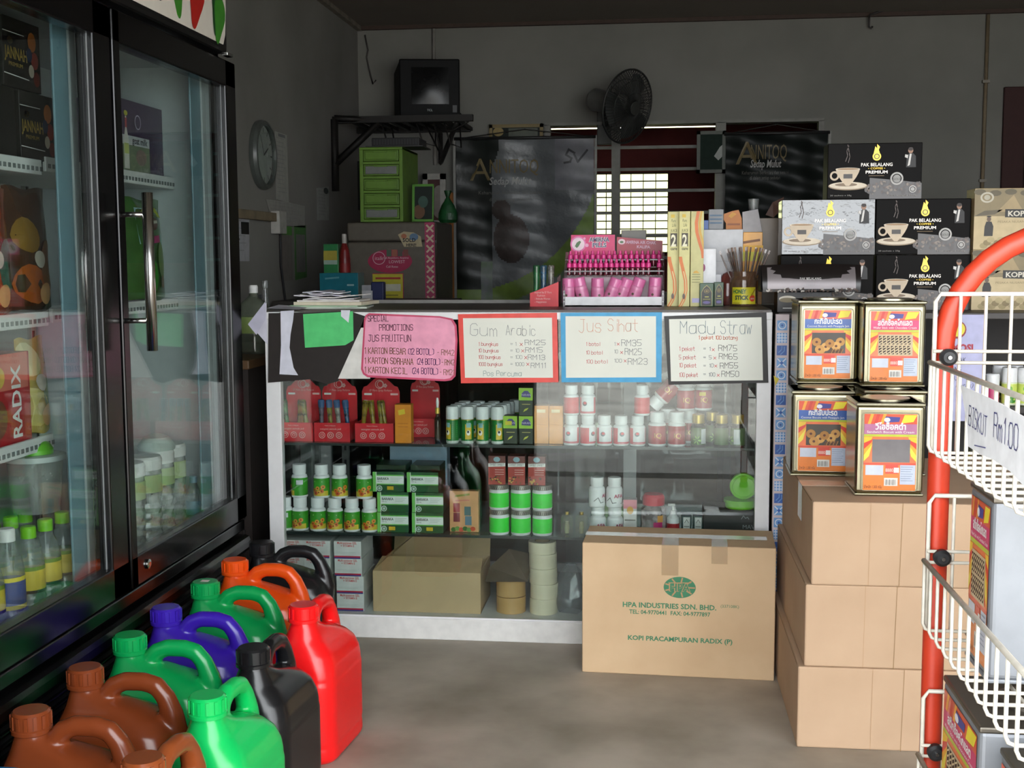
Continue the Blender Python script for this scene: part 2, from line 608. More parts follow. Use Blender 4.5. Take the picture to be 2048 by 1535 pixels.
# doors
DZ0, DZ1 = 0.385, 1.728
for y0, y1, hy in ((FY0, FYM - 0.008, FY0 + 0.03), (FYM + 0.008, FY1, FYM + 0.032)):
    d = MB()
    T0, T1 = -1.262, FX
    a, a2, b_ = 0.036, 0.085, 0.075
    fb(d, T0, T1, y0, y1, DZ0, DZ0 + b_, blk, 0.004)
    fb(d, T0, T1, y0, y1, DZ1 - b_, DZ1, blk, 0.004)
    fb(d, T0, T1, y0, y0 + a, DZ0, DZ1, blk, 0.004)
    fb(d, T0, T1, y1 - a2, y1, DZ0, DZ1, blk, 0.004)
    d = d.build('door', fr)
    g = MB()
    fb(g, -1.240, -1.236, y0 + a - 0.006, y1 - a2 + 0.006, DZ0 + b_ - 0.006, DZ1 - b_ + 0.006, pane)
    g.build('glass_pane', d)
    for ya, yb in ((y0 + a - 0.001, y0 + a + 0.004), (y1 - a2 - 0.004, y1 - a2 + 0.001)):
        fb(k := MB(), -1.2355, -1.2335, ya, yb, DZ0 + b_, DZ1 - b_, mat('8a8c8e', 0.3))
        k.build('gasket', d)
    h = MB()
    hx = 0.058
    h.tube([(hx, hy - FY1, 0.95), (hx, hy - FY1, 1.315)], 0.0125, steel, 16)
    for z in (1.02, 1.265):
        h.tube([(-0.002, hy - FY1 - 0.012, z), (hx, hy - FY1, z)], 0.006, steel, 10)
    h.build('handle', d)
lk = MB().lathe([(0.012, 0), (0.012, 0.004), (0.006, 0.006)], steel, 14, M=Matrix.Translation(o(FX + 0.001, 2.80, 0.425)) @ Matrix.Rotation(PI / 2, 4, 'Y'))
lk.build('lock', fr)
m = MB()
fb(m, -1.27, -1.228, FY0, FY1, 0.345, 0.378, blk, 0.004)
fb(m, -1.27, -1.205, FY0, FY1, 0.285, 0.335, blk, 0.016)
m.build('bumper_rail', fr)
m = MB()
fb(m, -1.27, -1.245, FY0 + 0.02, FY1 - 0.02, 0.05, 0.28, blk2)
for k in range(9):
    fb(m, -1.246, -1.236, FY0 + 0.05, FY1 - 0.05, 0.07 + k * 0.022, 0.078 + k * 0.022, blk, 0.002)
m.build('grille', fr)
# header light box with printed chillies and vegetables
hd = MB()
fb(hd, -1.60, -1.212, FY0, FY1 - 0.08, 1.742, 2.02, mat('101010', 0.4), 0.01)
hd = hd.build('header', fr)
HF = Flat(o(-1.2115, FY1 - 0.08, 1.742), (0, -1, 0))      # u towards the viewer, v up, n = u x v
HF = Flat(o(-1.2115, FY0, 1.742), (0, 1, 0), (0, 0, 1))
W_ = FY1 - 0.08 - FY0
pm = MB()
cr = mat('dcd6c9', 0.35, amt=0.03)
pts = [(0.02, 0.02)] + [(W_ - 0.04, 0.02), (W_ - 0.022, 0.05), (W_ - 0.012, 0.12), (W_ - 0.012, 0.19), (W_ - 0.02, 0.26)] + [(0.02, 0.26)]
pm.shape(HF, pts, cr, 0.0008)
red, grn, org, dgr = mat('b3241c', 0.3), mat('3f8a2a', 0.3), mat('d3701f', 0.3), mat('1d4a22', 0.35)


def pepper(a, b, ra, rb, rot, mm, l):
    P = []
    for i in range(22):
        t = 2 * PI * i / 22
        r_ = 1.0 + 0.12 * math.sin(3 * t)
        x_, y_ = ra * math.cos(t) * r_ * (0.72 + 0.28 * math.sin(t)), rb * math.sin(t)
        P.append((a + x_ * math.cos(rot) - y_ * math.sin(rot), b + x_ * math.sin(rot) + y_ * math.cos(rot)))
    pm.shape(HF, P, mm, l)


for i, (a, b, ra, rb, rot, mm) in enumerate(((1.10, .17, .07, .12, .1, mat('2c1a22', .35)), (1.03, .20, .05, .07, .5, red), (1.22, .13, .065, .10, .12, grn), (1.30, .21, .07, .05, 0, mat('8fae7a', 0.4)), (1.36, .16, .065, .10, -.25, org), (1.35, .10, .065, .08, -.3, red), (1.44, .21, .06, .06, .3, org),
                                          (1.51, .15, .06, .12, -.2, dgr), (1.52, .08, .05, .07, -.3, grn), (1.50, .21, .05, .04, -.2, mat('b8c8a0', 0.4)), (.92, .15, .08, .11, .5, red), (0.75, .15, .08, .11, -.4, grn), (0.55, .15, .08, .1, .2, org))):
    pepper(a, b, ra, rb, rot, mm, 0.0012 + i * 0.0003)
pm.build('printed_panel', hd)
for y in (2.63, 3.43):
    k = MB()
    fb(k, -1.215, -1.196, y - 0.022, y + 0.022, 1.732, 1.741, steel, 0.002)
    k.build('hinge', fr)

# ---------------------------------------------------------------- goods in the fridge
def carton(name, label, cat, loc, w, d, h, col, art=None, rz=0.0, group=None, rough=0.35, bev=0.0015, side=None):
    """A closed box: x from 0 to w, y from 0 to d (front at y = 0), z from 0 to h; art(mb, flat) prints the front."""
    t = thing(name, label, cat, loc, rz, group)
    MB().box(0, w, 0, d, 0, h, mat(col, rough), bev).build('body', t)
    if art:
        k = MB()
        art(k, Flat((0, -0.0004, 0)))
        k.build('printed_front', t)
    if side:
        k = MB()
        side(k, Flat((w + 0.0004, 0, 0), (0, 1, 0)))
        k.build('printed_side', t)
    return t


def yf(t):
    """turn a thing built facing -Y so that it faces +X (fridge goods)"""
    return t


gold = mat('cfae55', 0.35, 0.6)
wht = mat(WHITE, 0.5)
ink = mat(INK, 0.5)


def fridge_box_art(k, F):
    k.shape(F, [(0, 0), (.16, 0), (.16, .15), (0, .15)], mat('15140f', 0.4))
    for i, (a, b, c_, r_) in enumerate(((.125, .11, 'c4702a', .018), (.135, .07, '9c2c20', .016), (.118, .045, 'd8cbb8', .012), (.14, .03, '7d2218', .014), (.11, .08, '25385c', .013))):
        k.disc(F, a, b, r_, r_ * 1.2, mat(c_, 0.4), 0.0007 + i * 0.0002)
    k.text(F, 'JANNAH', 0.006, 0.062, 0.036, gold, bold=0.02, width=0.095)
    k.text(F, 'PREMIUM', 0.02, 0.046, 0.012, gold, width=0.06)
    k.line(F, [(0.0, 0.118), (0.09, 0.118)], 0.0015, wht)
    k.line(F, [(0.0, 0.028), (0.105, 0.024)], 0.002, wht)
    k.disc(F, 0.03, 0.10, 0.012, 0.008, gold)


RX = PI / 2
for i, (y, z, lab) in enumerate(((2.78, 1.387, 'black box with fruit print and gold lettering on the fridge top shelf, lower of two'), (2.72, 1.539, 'black box with fruit print and gold lettering on the fridge top shelf, upper of two'))):
    carton('juice_carton', lab, 'carton', (-1.40, y - 0.16, z), 0.16, 0.14, 0.15, '15140f', fridge_box_art, RX)
carton('juice_carton', 'plain black carton beside the fruit-print boxes on the fridge top shelf', 'carton', (-1.40, 2.44, 1.387), 0.16, 0.14, 0.15, '1a1815', None, RX)


def pouch(name, label, loc, w, h, d, col, art, rz=RX, lean=0.0, group=None):
    """A puffed bag standing on its base, front towards -Y before the turn."""
    t = thing(name, label, 'bag', loc, 0, group, (lean, 0, rz))
    n, mn = 10, 8

    def P(i, j, sgn):
        a, b = i / n, j / mn
        e = math.sin(PI * a) ** 0.5 * (1 - b ** 3) ** 0.7
        return Vector((w * (a - .5) * (1 - .06 * math.sin(PI * b)), sgn * d / 2 * e - d / 2, h * b + 0.004 * math.sin(9 * a)))
    k = MB()
    vs = [P(i, j, s_) for s_ in (-1, 1) for j in range(mn + 1) for i in range(n + 1)]
    fs = []
    for s_ in (0, 1):
        for j in range(mn):
            for i in range(n):
                q = s_ * (n + 1) * (mn + 1) + j * (n + 1) + i
                fs.append((q, q + 1, q + n + 2, q + n + 1) if not s_ else (q + 1, q, q + n + 1, q + n + 2))
    # base
    fs.append(tuple(range(n + 1)) + tuple(range((n + 1) * (mn + 1) + n, (n + 1) * (mn + 1) - 1, -1)))
    k.add(vs, fs, mat(col, 0.22, amt=0.15, scale=18, coat=0.4), True)
    k.build('bag_body', t)
    if art:
        class BF:
            def __call__(s, a, b, lift=0.0):
                u, v = min(max(a / w + .5, 0), 1), min(max(b / h, 0), 1)
                p = P(u * n, v * mn, -1)
                return p + Vector((0, -lift - 0.0006, 0))
        k = MB()
        art(k, BF())
        k.build('printed_front', t)
    return t


def art_bag(c1, c2, c3):
    def f(k, F):
        for i, (a, b, ra, rb, c_) in enumerate(((-.03, .06, .06, .045, c1), (.05, .10, .045, .06, c2), (-.04, .17, .05, .04, c3), (.02, .04, .03, .025, 'e8b070'), (.0, .12, .025, .02, 'd8d0c0'))):
            k.disc(F, a, b, ra, rb, mat(c_, 0.3), 0.001 + i * 0.0006, 14)
    return f


pouch('snack_bag', 'big orange and red snack bag on the second fridge shelf', (-1.47, 2.50, 1.047), .20, .27, .07, '8a3a1c', art_bag('c4501e', '2c6c58', 'b08030'))
pouch('snack_bag', 'brown and gold snack bag leaning on the second fridge shelf', (-1.48, 2.70, 1.047), .19, .28, .07, '4a3020', art_bag('a8561e', '7a4a1c', '8c6a2c'))
pouch('snack_bag', 'teal snack bag at the left on the second fridge shelf', (-1.45, 2.30, 1.047), .17, .24, .06, '1d5a52', art_bag('2a7a68', '9a3a20', 'c08a3a'))


def radix_art(k, F):
    k.shape(F, [(0, 0), (.20, 0), (.20, .12), (0, .12)], mat('b02028', 0.35))
    k.shape(F, [(0, .12), (.20, .12), (.20, .20), (0, .20)], mat('d87868', 0.35))
    k.text(Flat(F(0.165, 0.008), (0, 0, 1), (-1, 0, 0)), 'RADIX', 0, 0, 0.055, wht, bold=0.02, width=0.165, lift=0.001)
    k.disc(F, 0.06, 0.06, 0.045, 0.045, mat('7d4a34', 0.4), 0.0008)
    k.disc(F, 0.07, 0.15, 0.03, 0.025, mat('e0c060', 0.4), 0.0008)


carton('juice_carton', 'red carton with sideways white lettering on the third fridge shelf', 'carton', (-1.41, 2.42, 0.757), 0.21, 0.16, 0.20, 'a52a2c', radix_art, RX)
pouch('snack_bag', 'pale yellow snack bag beside the red carton in the fridge', (-1.48, 2.705, 0.761), .13, .22, .06, 'c9b060', art_bag('d8c878', '5a7a3a', 'e0d4a0'))


def purple_art(k, F):
    k.shape(F, [(0, 0), (.20, 0), (.20, .075), (0, .075)], mat('7e8a70', 0.4))
    k.shape(F, [(0, .075), (.20, .075), (.20, .10), (0, .10)], mat('cfd0d4', 0.4), 0.0006)
    k.shape(F, [(.03, .01), (.062, .01), (.062, .085), (.05, .12), (.05, .15), (.042, .15), (.042, .12), (.03, .085)], mat('e6e4dc', 0.4), 0.0012)
    k.shape(F, [(.04, .12), (.052, .12), (.052, .145), (.04, .145)], mat('b04048', 0.4), 0.0016)
    k.disc(F, .046, .158, .012, .007, mat('c9c840', 0.4), 0.0016)
    k.shape(F, [(.032, .05), (.060, .05), (.060, .078), (.032, .078)], mat('c9cf7c', 0.4), 0.0016)
    k.text(F, 'goat milk', 0.085, 0.08, 0.026, mat('343640', 0.4), bold=0.02, lift=0.0012, width=0.1)
    k.ring(F, 0.125, 0.14, 0.02, 0.02, 0.003, mat('d0c8d8', 0.4), 0.0012)
    k.disc(F, .14, .045, .035, .022, mat('8f7a74', 0.4), 0.0014)


carton('juice_carton', 'purple carton with a white bottle picture on the upper right fridge shelf', 'carton', (-1.42, 3.17, 1.397), 0.30, 0.14, 0.195, '4a3a55', purple_art, RX)


def pear_art(k, F):
    k.shape(F, [(-.08, .15), (.08, .15), (.08, .25), (-.08, .25)], mat('9fc4d0', 0.3), 0.001)
    k.shape(F, [(-.06, .235), (-.02, .262), (.06, .255), (.10, .225), (.0, .245)], mat('a0a83a', 0.3), 0.003)
    k.disc(F, .02, .215, .035, .018, mat('5a2a20', 0.3), 0.002)
    k.line(F, [(-.005, .218), (.045, .218)], 0.008, mat('e6e0d0', 0.3), 0.0035)
    k.shape(F, [(-.03, .155), (.05, .16), (.05, .18), (-.03, .175)], mat('b03070', 0.3), 0.002)
    k.disc(F, .05, .11, .03, .05, mat('6a8a3a', 0.3), 0.002)
    k.disc(F, -.03, .07, .04, .05, mat('3a8a2e', 0.3), 0.002)
    k.disc(F, .045, .05, .012, .018, mat('7a5a3a', 0.3), 0.003)


pouch('snack_bag', 'green and pale blue fruit snack bag on the lower right fridge shelf', (-1.47, 3.32, 1.050), .25, .28, .08, '466f36', pear_art)


def bottle(name, label, loc, r, h, body, cap, lab=None, group=None, neck=0.45, caph=0.12, liquid=None, ribs=False, cat='bottle', rz=0.0):
    t = thing(name, label, cat, loc, rz, group)
    k = MB()
    p = [(r * .85, 0), (r, r * .12)]
    if ribs:
        for i in range(6):
            z = h * (.06 + .07 * i)
            p += [(r, z), (r * .93, z + h * .03)]
    p += [(r, h * .55), (r, h * .62), (r * .8, h * .75), (r * neck, h * .87), (r * neck, h * (1 - caph))]
    k.lathe(p, body, 18)
    k.build('body', t)
    k = MB()
    k.lathe([(r * neck * 1.15, h * (1 - caph)), (r * neck * 1.15, h * .985), (r * neck, h)], cap, 16)
    k.build('cap', t)
    if lab:
        k = MB()
        for z0, z1, mm in lab:
            k.lathe([(r * 1.012, h * z0), (r * 1.012, h * z1)], mm, 18, caps=False)
        k.build('paper_label', t)
    return t


clr = clear('dfe8e4', 0.16, 0.06)
limecap = mat('7ecb2a', 0.35)
lab1 = [(.36, .56, mat('cfb83c', 0.5)), (.33, .36, mat('2a2a2a', 0.5)), (.56, .60, mat('6a8a2a', 0.5))]
lab2 = [(.30, .52, mat('2c4a8c', 0.5)), (.52, .56, mat('d8c840', 0.5)), (.26, .30, mat('d8c840', 0.5))]
b0 = bottle('drink_bottle', 'clear bottle with white cap and blue label at the front of the fridge floor', (-1.36, 2.41, 0.367), .034, .23, clr, wht, lab2, ribs=True)
k0 = None
spots = [(2.50, -1.36), (2.575, -1.36), (2.44, -1.45), (2.515, -1.45), (2.59, -1.45), (2.655, -1.36), (2.655, -1.45), (2.35, -1.45), (2.66, -1.54), (2.42, -1.55), (2.50, -1.55), (2.58, -1.55), (2.33, -1.36), (2.25, -1.38)]
for i, (y, x) in enumerate(spots):
    if k0 is None:
        k0 = bottle('drink_bottle', 'clear drink bottle with a lime green cap and yellow label in the fridge', (x, y, 0.367), .032, .215, clr, limecap, lab1, 'lime-capped drink bottles in the fridge', ribs=True)
    else:
        dup(k0, None, (x, y, 0.367))
tub = mat('b7c0bc', 0.3)
t = thing('deli_tub', 'grey lidded tub under a green lime half in the fridge', 'tub', (-1.42, 2.655, 0.5855))
t.location.z = 0.583
MB().lathe([(.052, 0), (.062, .12)], clear('c9cfc8', .35, .2), 22).build('tub_body', t)
MB().lathe([(.068, .12), (.068, .132), (.06, .134)], tub, 22).build('lid', t)
tag(MB().lathe([(.042, 0), (.042, .010), (.034, .024), (.016, .033), (.004, .035)], mat('6fbf3a', .35), 20).build('lime_half', loc=(-1.42, 2.655, 0.7175)), 'green dome on the grey tub lid in the fridge', 'lime')
milkw = clear('e9ece6', 0.55, 0.12)
mk = [(.62, .80, mat('b9cc8c', .5)), (.80, .83, mat('c0504a', .5))]
k0 = None
for i, (y, x, hh) in enumerate(((3.12, -1.36, .27), (3.23, -1.37, .27), (3.34, -1.38, .275), (3.40, -1.49, .27), (3.01, -1.36, .27), (2.90, -1.36, .26), (3.27, -1.50, .27))):
    if k0 is None:
        t = thing('milk_bottle', 'cloudy bottle with a white lid on the fridge floor behind the right door', 'bottle', (x, y, 0.367), 0, 'cloudy bottles behind the right fridge door')
        MB().lathe([(.04, 0), (.046, .01)] + sum([[(.046, .03 + .026 * i), (.043, .043 + .026 * i)] for i in range(5)], []) + [(.046, .17), (.046, .225), (.042, .24)], milkw, 20).build('body', t)
        MB().lathe([(.047, .235), (.048, .262), (.044, .27)], wht, 20).build('lid', t)
        MB().lathe([(.0468, .175), (.0468, .222)], mat('aebf86', .5), 20, caps=False).build('paper_label', t)
        k0 = t
    else:
        dup(k0, None, (x, y, 0.367))
tag(MB().lathe([(.05, 0), (.052, .01), (.035, .035), (.01, .045)], mat('c9d4cc', .3), 20).build('melon_half', loc=(-1.37, 3.23, 0.6375)), 'pale green dome on top of a cloudy bottle in the fridge', 'fruit')
bottle('drink_bottle', 'small clear bottle in the far corner of the fridge floor', (-1.345, 3.43, 0.367), .022, .16, clr, mat('8fb4c4', .4), [(.3, .55, mat('86aebd', .5))])

# ================================================================ JERRYCANS IN FRONT OF THE FRIDGE
def can_mesh():
    """Solid jerrycan: width along x, depth along y; neck at -x, loop handle towards +x; fused into one moulded skin."""
    W, D = 0.255, 0.168

    def section(z, x0, x1, d, r, n=6):
        pts = []
        for cx, cy, a0 in ((x1 - r, d / 2 - r, 0), (x0 + r, d / 2 - r, PI / 2), (x0 + r, -d / 2 + r, PI), (x1 - r, -d / 2 + r, 1.5 * PI)):
            pts += [(cx + r * math.cos(a0 + PI / 2 * i / n), cy + r * math.sin(a0 + PI / 2 * i / n), z) for i in range(n + 1)]
        return pts
    secs = [section(0.0, -.115, .115, D - .02, .04), section(.010, -.126, .126, D, .045), section(.035, -.127, .127, D, .045), section(.038, -.1245, .1245, D - .005, .045), section(.045, -.1275, .1275, D, .045),
            section(.178, -.1275, .1275, D, .045), section(.182, -.1245, .1245, D - .006, .045), section(.188, -.126, .126, D - .002, .045),
            section(.212, -.1235, .1225, D - .006, .048), section(.236, -.118, .112, D - .022, .048), section(.254, -.112, .092, D - .048, .046), section(.270, -.107, .052, D - .08, .040), section(.284, -.102, .0, .075, .034), section(.296, -.098, -.030, .064, .028), section(.303, -.095, -.040, .055, .024)]
    n = len(secs[0])
    k = MB()
    mm = mat('808080', .3)
    for i in range(len(secs) - 1):
        k.add(secs[i] + secs[i + 1], [(j, (j + 1) % n, n + (j + 1) % n, n + j) for j in range(n)], mm, True)
    k.add(secs[0], [tuple(range(n - 1, -1, -1))], mm)
    k.add(secs[-1], [tuple(range(n))], mm)
    k.lathe([(.03, .25), (.03, .308)], mm, 20, (-.068, 0, 0))
    pts = [(-.036, 0, .268), (-.024, 0, .288), (-.008, 0, .308), (.014, 0, .317), (.052, 0, .317), (.078, 0, .310), (.095, 0, .290), (.108, 0, .258), (.116, 0, .22), (.111, 0, .17)]
    k.tube(pts, [.025, .021, .0185, .0175, .0175, .018, .019, .022, .024, .018], mm, 14)
    ob = k.build('can_source')
    md = ob.modifiers.new('fuse', 'REMESH')
    md.mode = 'VOXEL'
    md.voxel_size = 0.0042
    sm = ob.modifiers.new('soften', 'SMOOTH')
    sm.factor = 0.5
    sm.iterations = 6
    dg = bpy.context.evaluated_depsgraph_get()
    me = bpy.data.meshes.new_from_object(ob.evaluated_get(dg))
    me.transform(Matrix.Diagonal((1, 1, 1.07, 1)))
    bpy.data.objects.remove(ob)
    me.polygons.foreach_set('use_smooth', [True] * len(me.polygons))
    return me


CAN = can_mesh()
capb = MB()
cm0 = mat('808080', .3)
capb.lathe([(.036, .306), (.036, .312), (.0335, .314), (.0335, .338), (.030, .342)], cm0, 28, (-.068, 0, 0))
for i in range(14):
    t_ = 2 * PI * i / 14
    capb.box(-.003, .003, -.0015, .0015, .315, .337, cm0, M=Matrix.Translation((-.068 + .034 * math.cos(t_), .034 * math.sin(t_), 0)) @ Matrix.Rotation(t_ + PI / 2, 4, 'Z'))
cap_o = capb.build('cap_source')
CAPM = cap_o.data
CAPM.transform(Matrix.Diagonal((1, 1, 1.07, 1)))
bpy.data.objects.remove(cap_o)


def jerrycan(label, x, y, rz, h):
    t = thing('jerrycan', label, 'jerrycan', (x, y, 0), rz, 'plastic jerrycans in front of the fridge')
    mm = mat(h, 0.26, amt=0.02, scale=8, spec=0.5)
    for nm, src in (('body', CAN), ('cap', CAPM)):
        me = src.copy()
        me.materials.clear()
        me.materials.append(mm)
        ob = bpy.data.objects.new(nm, me)
        C.objects.link(ob)
        ob.parent = t
    return t


BL = 'plastic jerrycan with loop handle, '
for lab, x, y, rz, h in (
        ('black ' + BL + 'farthest, by the counter', -1.030, 3.305, 0.06, '1b1b1d'),
        ('orange ' + BL + 'standing against the fridge', -1.038, 3.098, 0.02, 'ee5514'),
        ('green ' + BL + 'with tape on its cap, behind the violet', -1.036, 2.873, 0.0, '0c9a4e'),
        ('violet ' + BL + 'against the fridge', -1.045, 2.647, 0.0, '3a1fa6'),
        ('green ' + BL + 'between the violet and brown ones', -1.040, 2.438, 0.0, '0c9a4e'),
        ('brown ' + BL + 'second from the picture corner', -1.040, 2.230, 0.0, '7c3a1c'),
        ('brown ' + BL + 'at the lower left against the fridge', -1.030, 1.999, 0.0, '7c3a1c'),
        ('blue ' + BL + 'nearest the camera against the fridge', -1.060, 1.775, 0.0, '1c6fa8'),
        ('bright red ' + BL + 'at the aisle end of the outer row', -0.796, 2.766, PI / 2 - 0.10, 'f01a1c'),
        ('black ' + BL + 'between the red and bright green ones', -0.812, 2.451, PI / 2 - 0.08, '161618'),
        ('bright green ' + BL + 'in the outer row beside the black one', -0.806, 2.172, PI / 2 - 0.08, '0fb457'),
        ('brown ' + BL + 'cut off at the bottom of the outer row', -0.806, 1.886, PI / 2 - 0.08, '85421f')):
    j = jerrycan(lab, x, y, rz, h)
    if 'tape' in lab:
        k = MB().box(-.078, -.058, -.008, .008, .3664, .3669, mat('d8dcd0', .5))
        k.build('tape', j)

# ================================================================ LEFT WALL AND CORNER
WL = Flat((XL + 0.001, 0, 0), (0, 1, 0), (0, 0, 1))        # print surface of the left wall: a = y, b = z


def on_left(px, py):
    p = hit('x', XL, px, py)
    return p.y, p.z


# wall clock
cy, cz = on_left(519, 310)
t = thing('wall_clock', 'round grey rimmed clock hanging on the left wall', 'clock', (XL + 0.002, cy, cz))
R_ = 0.155
RotX = Matrix.Rotation(PI / 2, 4, 'Y')
MB().lathe([(R_, 0), (R_ * 1.02, .02), (R_ * .98, .035), (R_ * .88, .036), (R_ * .86, .02)], mat('565b57', .35), 40, caps=False, M=RotX).build('rim', t)
MB().lathe([(R_ * .985, .001), (R_ * .87, .016)], mat('b9bdb6', .6), 40, M=RotX).build('dial', t)
k = MB()
CF = Flat((0.0175, 0, 0), (0, 1, 0), (0, 0, 1))
for i in range(12):
    a_ = 2 * PI * i / 12
    k.line(CF, [(R_ * .68 * math.cos(a_), R_ * .68 * math.sin(a_)), (R_ * .78 * math.cos(a_), R_ * .78 * math.sin(a_))], .006, ink)
k.build('hour_marks', t)
MB().line(CF, [(0, 0), (R_ * .40, R_ * .22)], .008, ink, .002).build('hour_hand', t)
MB().line(CF, [(0, 0), (-R_ * .3, R_ * .55)], .005, ink, .003).build('minute_hand', t)
MB().lathe([(R_ * .87, .030), (R_ * .5, .033), (0.01, .034)], glass(), 32, caps=False, M=RotX).build('glass_cover', t)


def wall_sheet(name, label, cat, poly, h, art=None):
    pts = [on_left(x, y) for x, y in poly]
    a0, b0 = min(p[0] for p in pts), min(p[1] for p in pts)
    t = thing(name, label, cat, (XL + 0.003, a0, b0))
    F = Flat((0, 0, 0), (0, 1, 0), (0, 0, 1))
    q = [(a - a0, b - b0) for a, b in pts]
    MB().prism(F, q, 0.0015, mat(h, .7), 0.0015).build('sheet', t)
    if art:
        k = MB()
        art(k, Flat((0.0018, 0, 0), (0, 1, 0), (0, 0, 1)), max(a for a, b in q), max(b for a, b in q))
        k.build('print', t)
    return t


grey = mat('7d7f80', .7)


def lines_art(n, hh='8e908e', head=None):
    def f(k, F, w, h):
        for i in range(n):
            b = h * (.92 - .84 * i / n)
            k.line(F, [(w * .1, b), (w * random.uniform(.6, .9), b)], h * .012, mat(hh, .7), .0003)
        if head:
            k.shape(F, [(w * .25, h * .94), (w * .8, h * .94), (w * .8, h * .985), (w * .25, h * .985)], mat(head, .7), .0004)
    return f


wall_sheet('paper_notice', 'tall pale sheet hanging beside the wall clock', 'paper', [(548, 262), (572, 270), (576, 405), (551, 398)], 'aaa9a2', lines_art(14, '999a96', '77787a'))
wall_sheet('paper_notice', 'torn pale sheet stuck below the tall sheet by the clock', 'paper', [(530, 398), (575, 404), (608, 412), (608, 455), (545, 448)], 'a19f98', lines_art(6))
wall_sheet('paper_notice', 'narrow printed sheet with a dark picture high on the left wall near the corner', 'paper', [(632, 376), (656, 373), (656, 440), (633, 440)], 'a3a49e', lambda k, F, w, h: (lines_art(9, '8a8b88')(k, F, w, h), k.disc(F, w * .75, h * .86, w * .2, h * .09, mat('3c4440', .7), .0004)))
wall_sheet('poster', 'white price poster with black boxes taped behind the fridge', 'poster', [(464, 436), (497, 436), (497, 522), (464, 522)], 'b9b9bd',
           lambda k, F, w, h: (k.shape(F, [(w * .5, h * .62), (w * .95, h * .62), (w * .95, h * .9), (w * .5, h * .9)], ink, .0004), k.shape(F, [(0, h * .97), (w * .4, h * .97), (w * .4, h), (0, h)], ink, .0004),
                               k.shape(F, [(0, h * .48), (w * .4, h * .48), (w * .4, h * .52), (0, h * .52)], ink, .0004), lines_art(5)(k, F, w, h)))
wall_sheet('paper_strip', 'green edged dark paper strip on the left wall, nearer the fridge', 'paper', [(555, 454), (581, 453), (584, 560), (558, 562)], '77716b', lambda k, F, w, h: k.shape(F, [(0, h * .84), (w, h * .84), (w, h), (0, h)], mat('4f8a3c', .7), .0004))
wall_sheet('paper_strip', 'green edged grey paper strip on the left wall, nearer the corner', 'paper', [(587, 452), (610, 450), (612, 554), (589, 560)], '4f8044', lambda k, F, w, h: k.shape(F, [(w * .12, h * .14), (w * .88, h * .14), (w * .88, h * .82), (w * .12, h * .82)], mat('7c7b76', .7), .0004))
# wooden batten with a white end bracket
y0, z0 = on_left(462, 426)
y1, z1 = on_left(552, 428)
t = thing('wall_batten', 'short brown wooden batten with a white bracket fixed on the left wall', 'batten', (XL + 0.001, y0, z1 - 0.02))
MB().box(0, .03, 0, y1 - y0, -.018, .022, mat('8d7f66', .8, amt=.2, scale=12), .002).build('board', t)
MB().box(0, .045, y1 - y0 - .09, y1 - y0 + .02, -.075, .032, mat('b4b2aa', .6), .003).build('bracket', t)
# wire running down the wall
m = MB()
pts = [Vector((XL + .012,) + on_left(*q)) for q in ((552, 430), (556, 470), (557, 530), (566, 600), (567, 640))]
tag(m.tube([p - pts[-1] for p in pts], .006, ink, 6).build('power_cable', loc=pts[-1]), 'thin dark cable running down the left wall behind the green strips', 'cable')

# television shelf in the corner
SY = 6.88
sz = Z(800, 238, SY)
xs1 = X(946, 238, SY)
bl = mat('221f1d', .6)
t = thing('tv_shelf', 'dark steel corner shelf carrying the old television', 'shelf', (XL, SY, sz))
m = MB()
m.box(0, xs1 - XL, -.02, .02, -.018, .018, bl)
m.box(0, xs1 - XL - .1, .55, .590, -.018, .018, bl)
for i in range(9):
    x_ = .1 + i * (xs1 - XL - .2) / 8
    m.box(x_ - .012, x_ + .012, 0, .585, -.012, .008, bl)
m.build('rack_top', t)
for nm, p in (('bracket', [(0.02, -.05, .0), (0.02, -.05, -.40)]),):
    k = MB()
    k.tube(p, .022, bl, 4)
    k.tube([(0.02, -.05, -.25), (.26, 0.0, -.02)], .02, bl, 4)
    k.tube([(0.02, -.05, 0.005), (.20, .0, .0)], .018, bl, 4)
    k.build('bracket', t)
k = MB()
k.tube([(xs1 - XL - .10, 0.05, -.02), (xs1 - XL - .29, .60, -.20)], .016, bl, 4)
k.tube([(xs1 - XL - .29, .605, -.20), (xs1 - XL - .29, .605, -.02)], .014, bl, 4)
k.build('bracket', t)
k = MB()
for i, (xa, dz, xb) in enumerate(((.26, -.14, .30), (.46, -.12, .56), (.56, -.15, .50), (.62, -.13, .70))):
    k.tube([(xa, .1, -.015), (xa + .03, .12, dz), ((xa + xb) / 2 + .05, .14, dz - .02), (xb, .16, -.015)], .005, bl, 5)
k.tube([(xs1 - XL - .08, .03, .03), (xs1 - XL - .03, .02, -.02), (xs1 - XL - .12, .0, -.07), (xs1 - XL - .2, .03, -.06)], .005, bl, 5)
k.build('loose_cable', t)

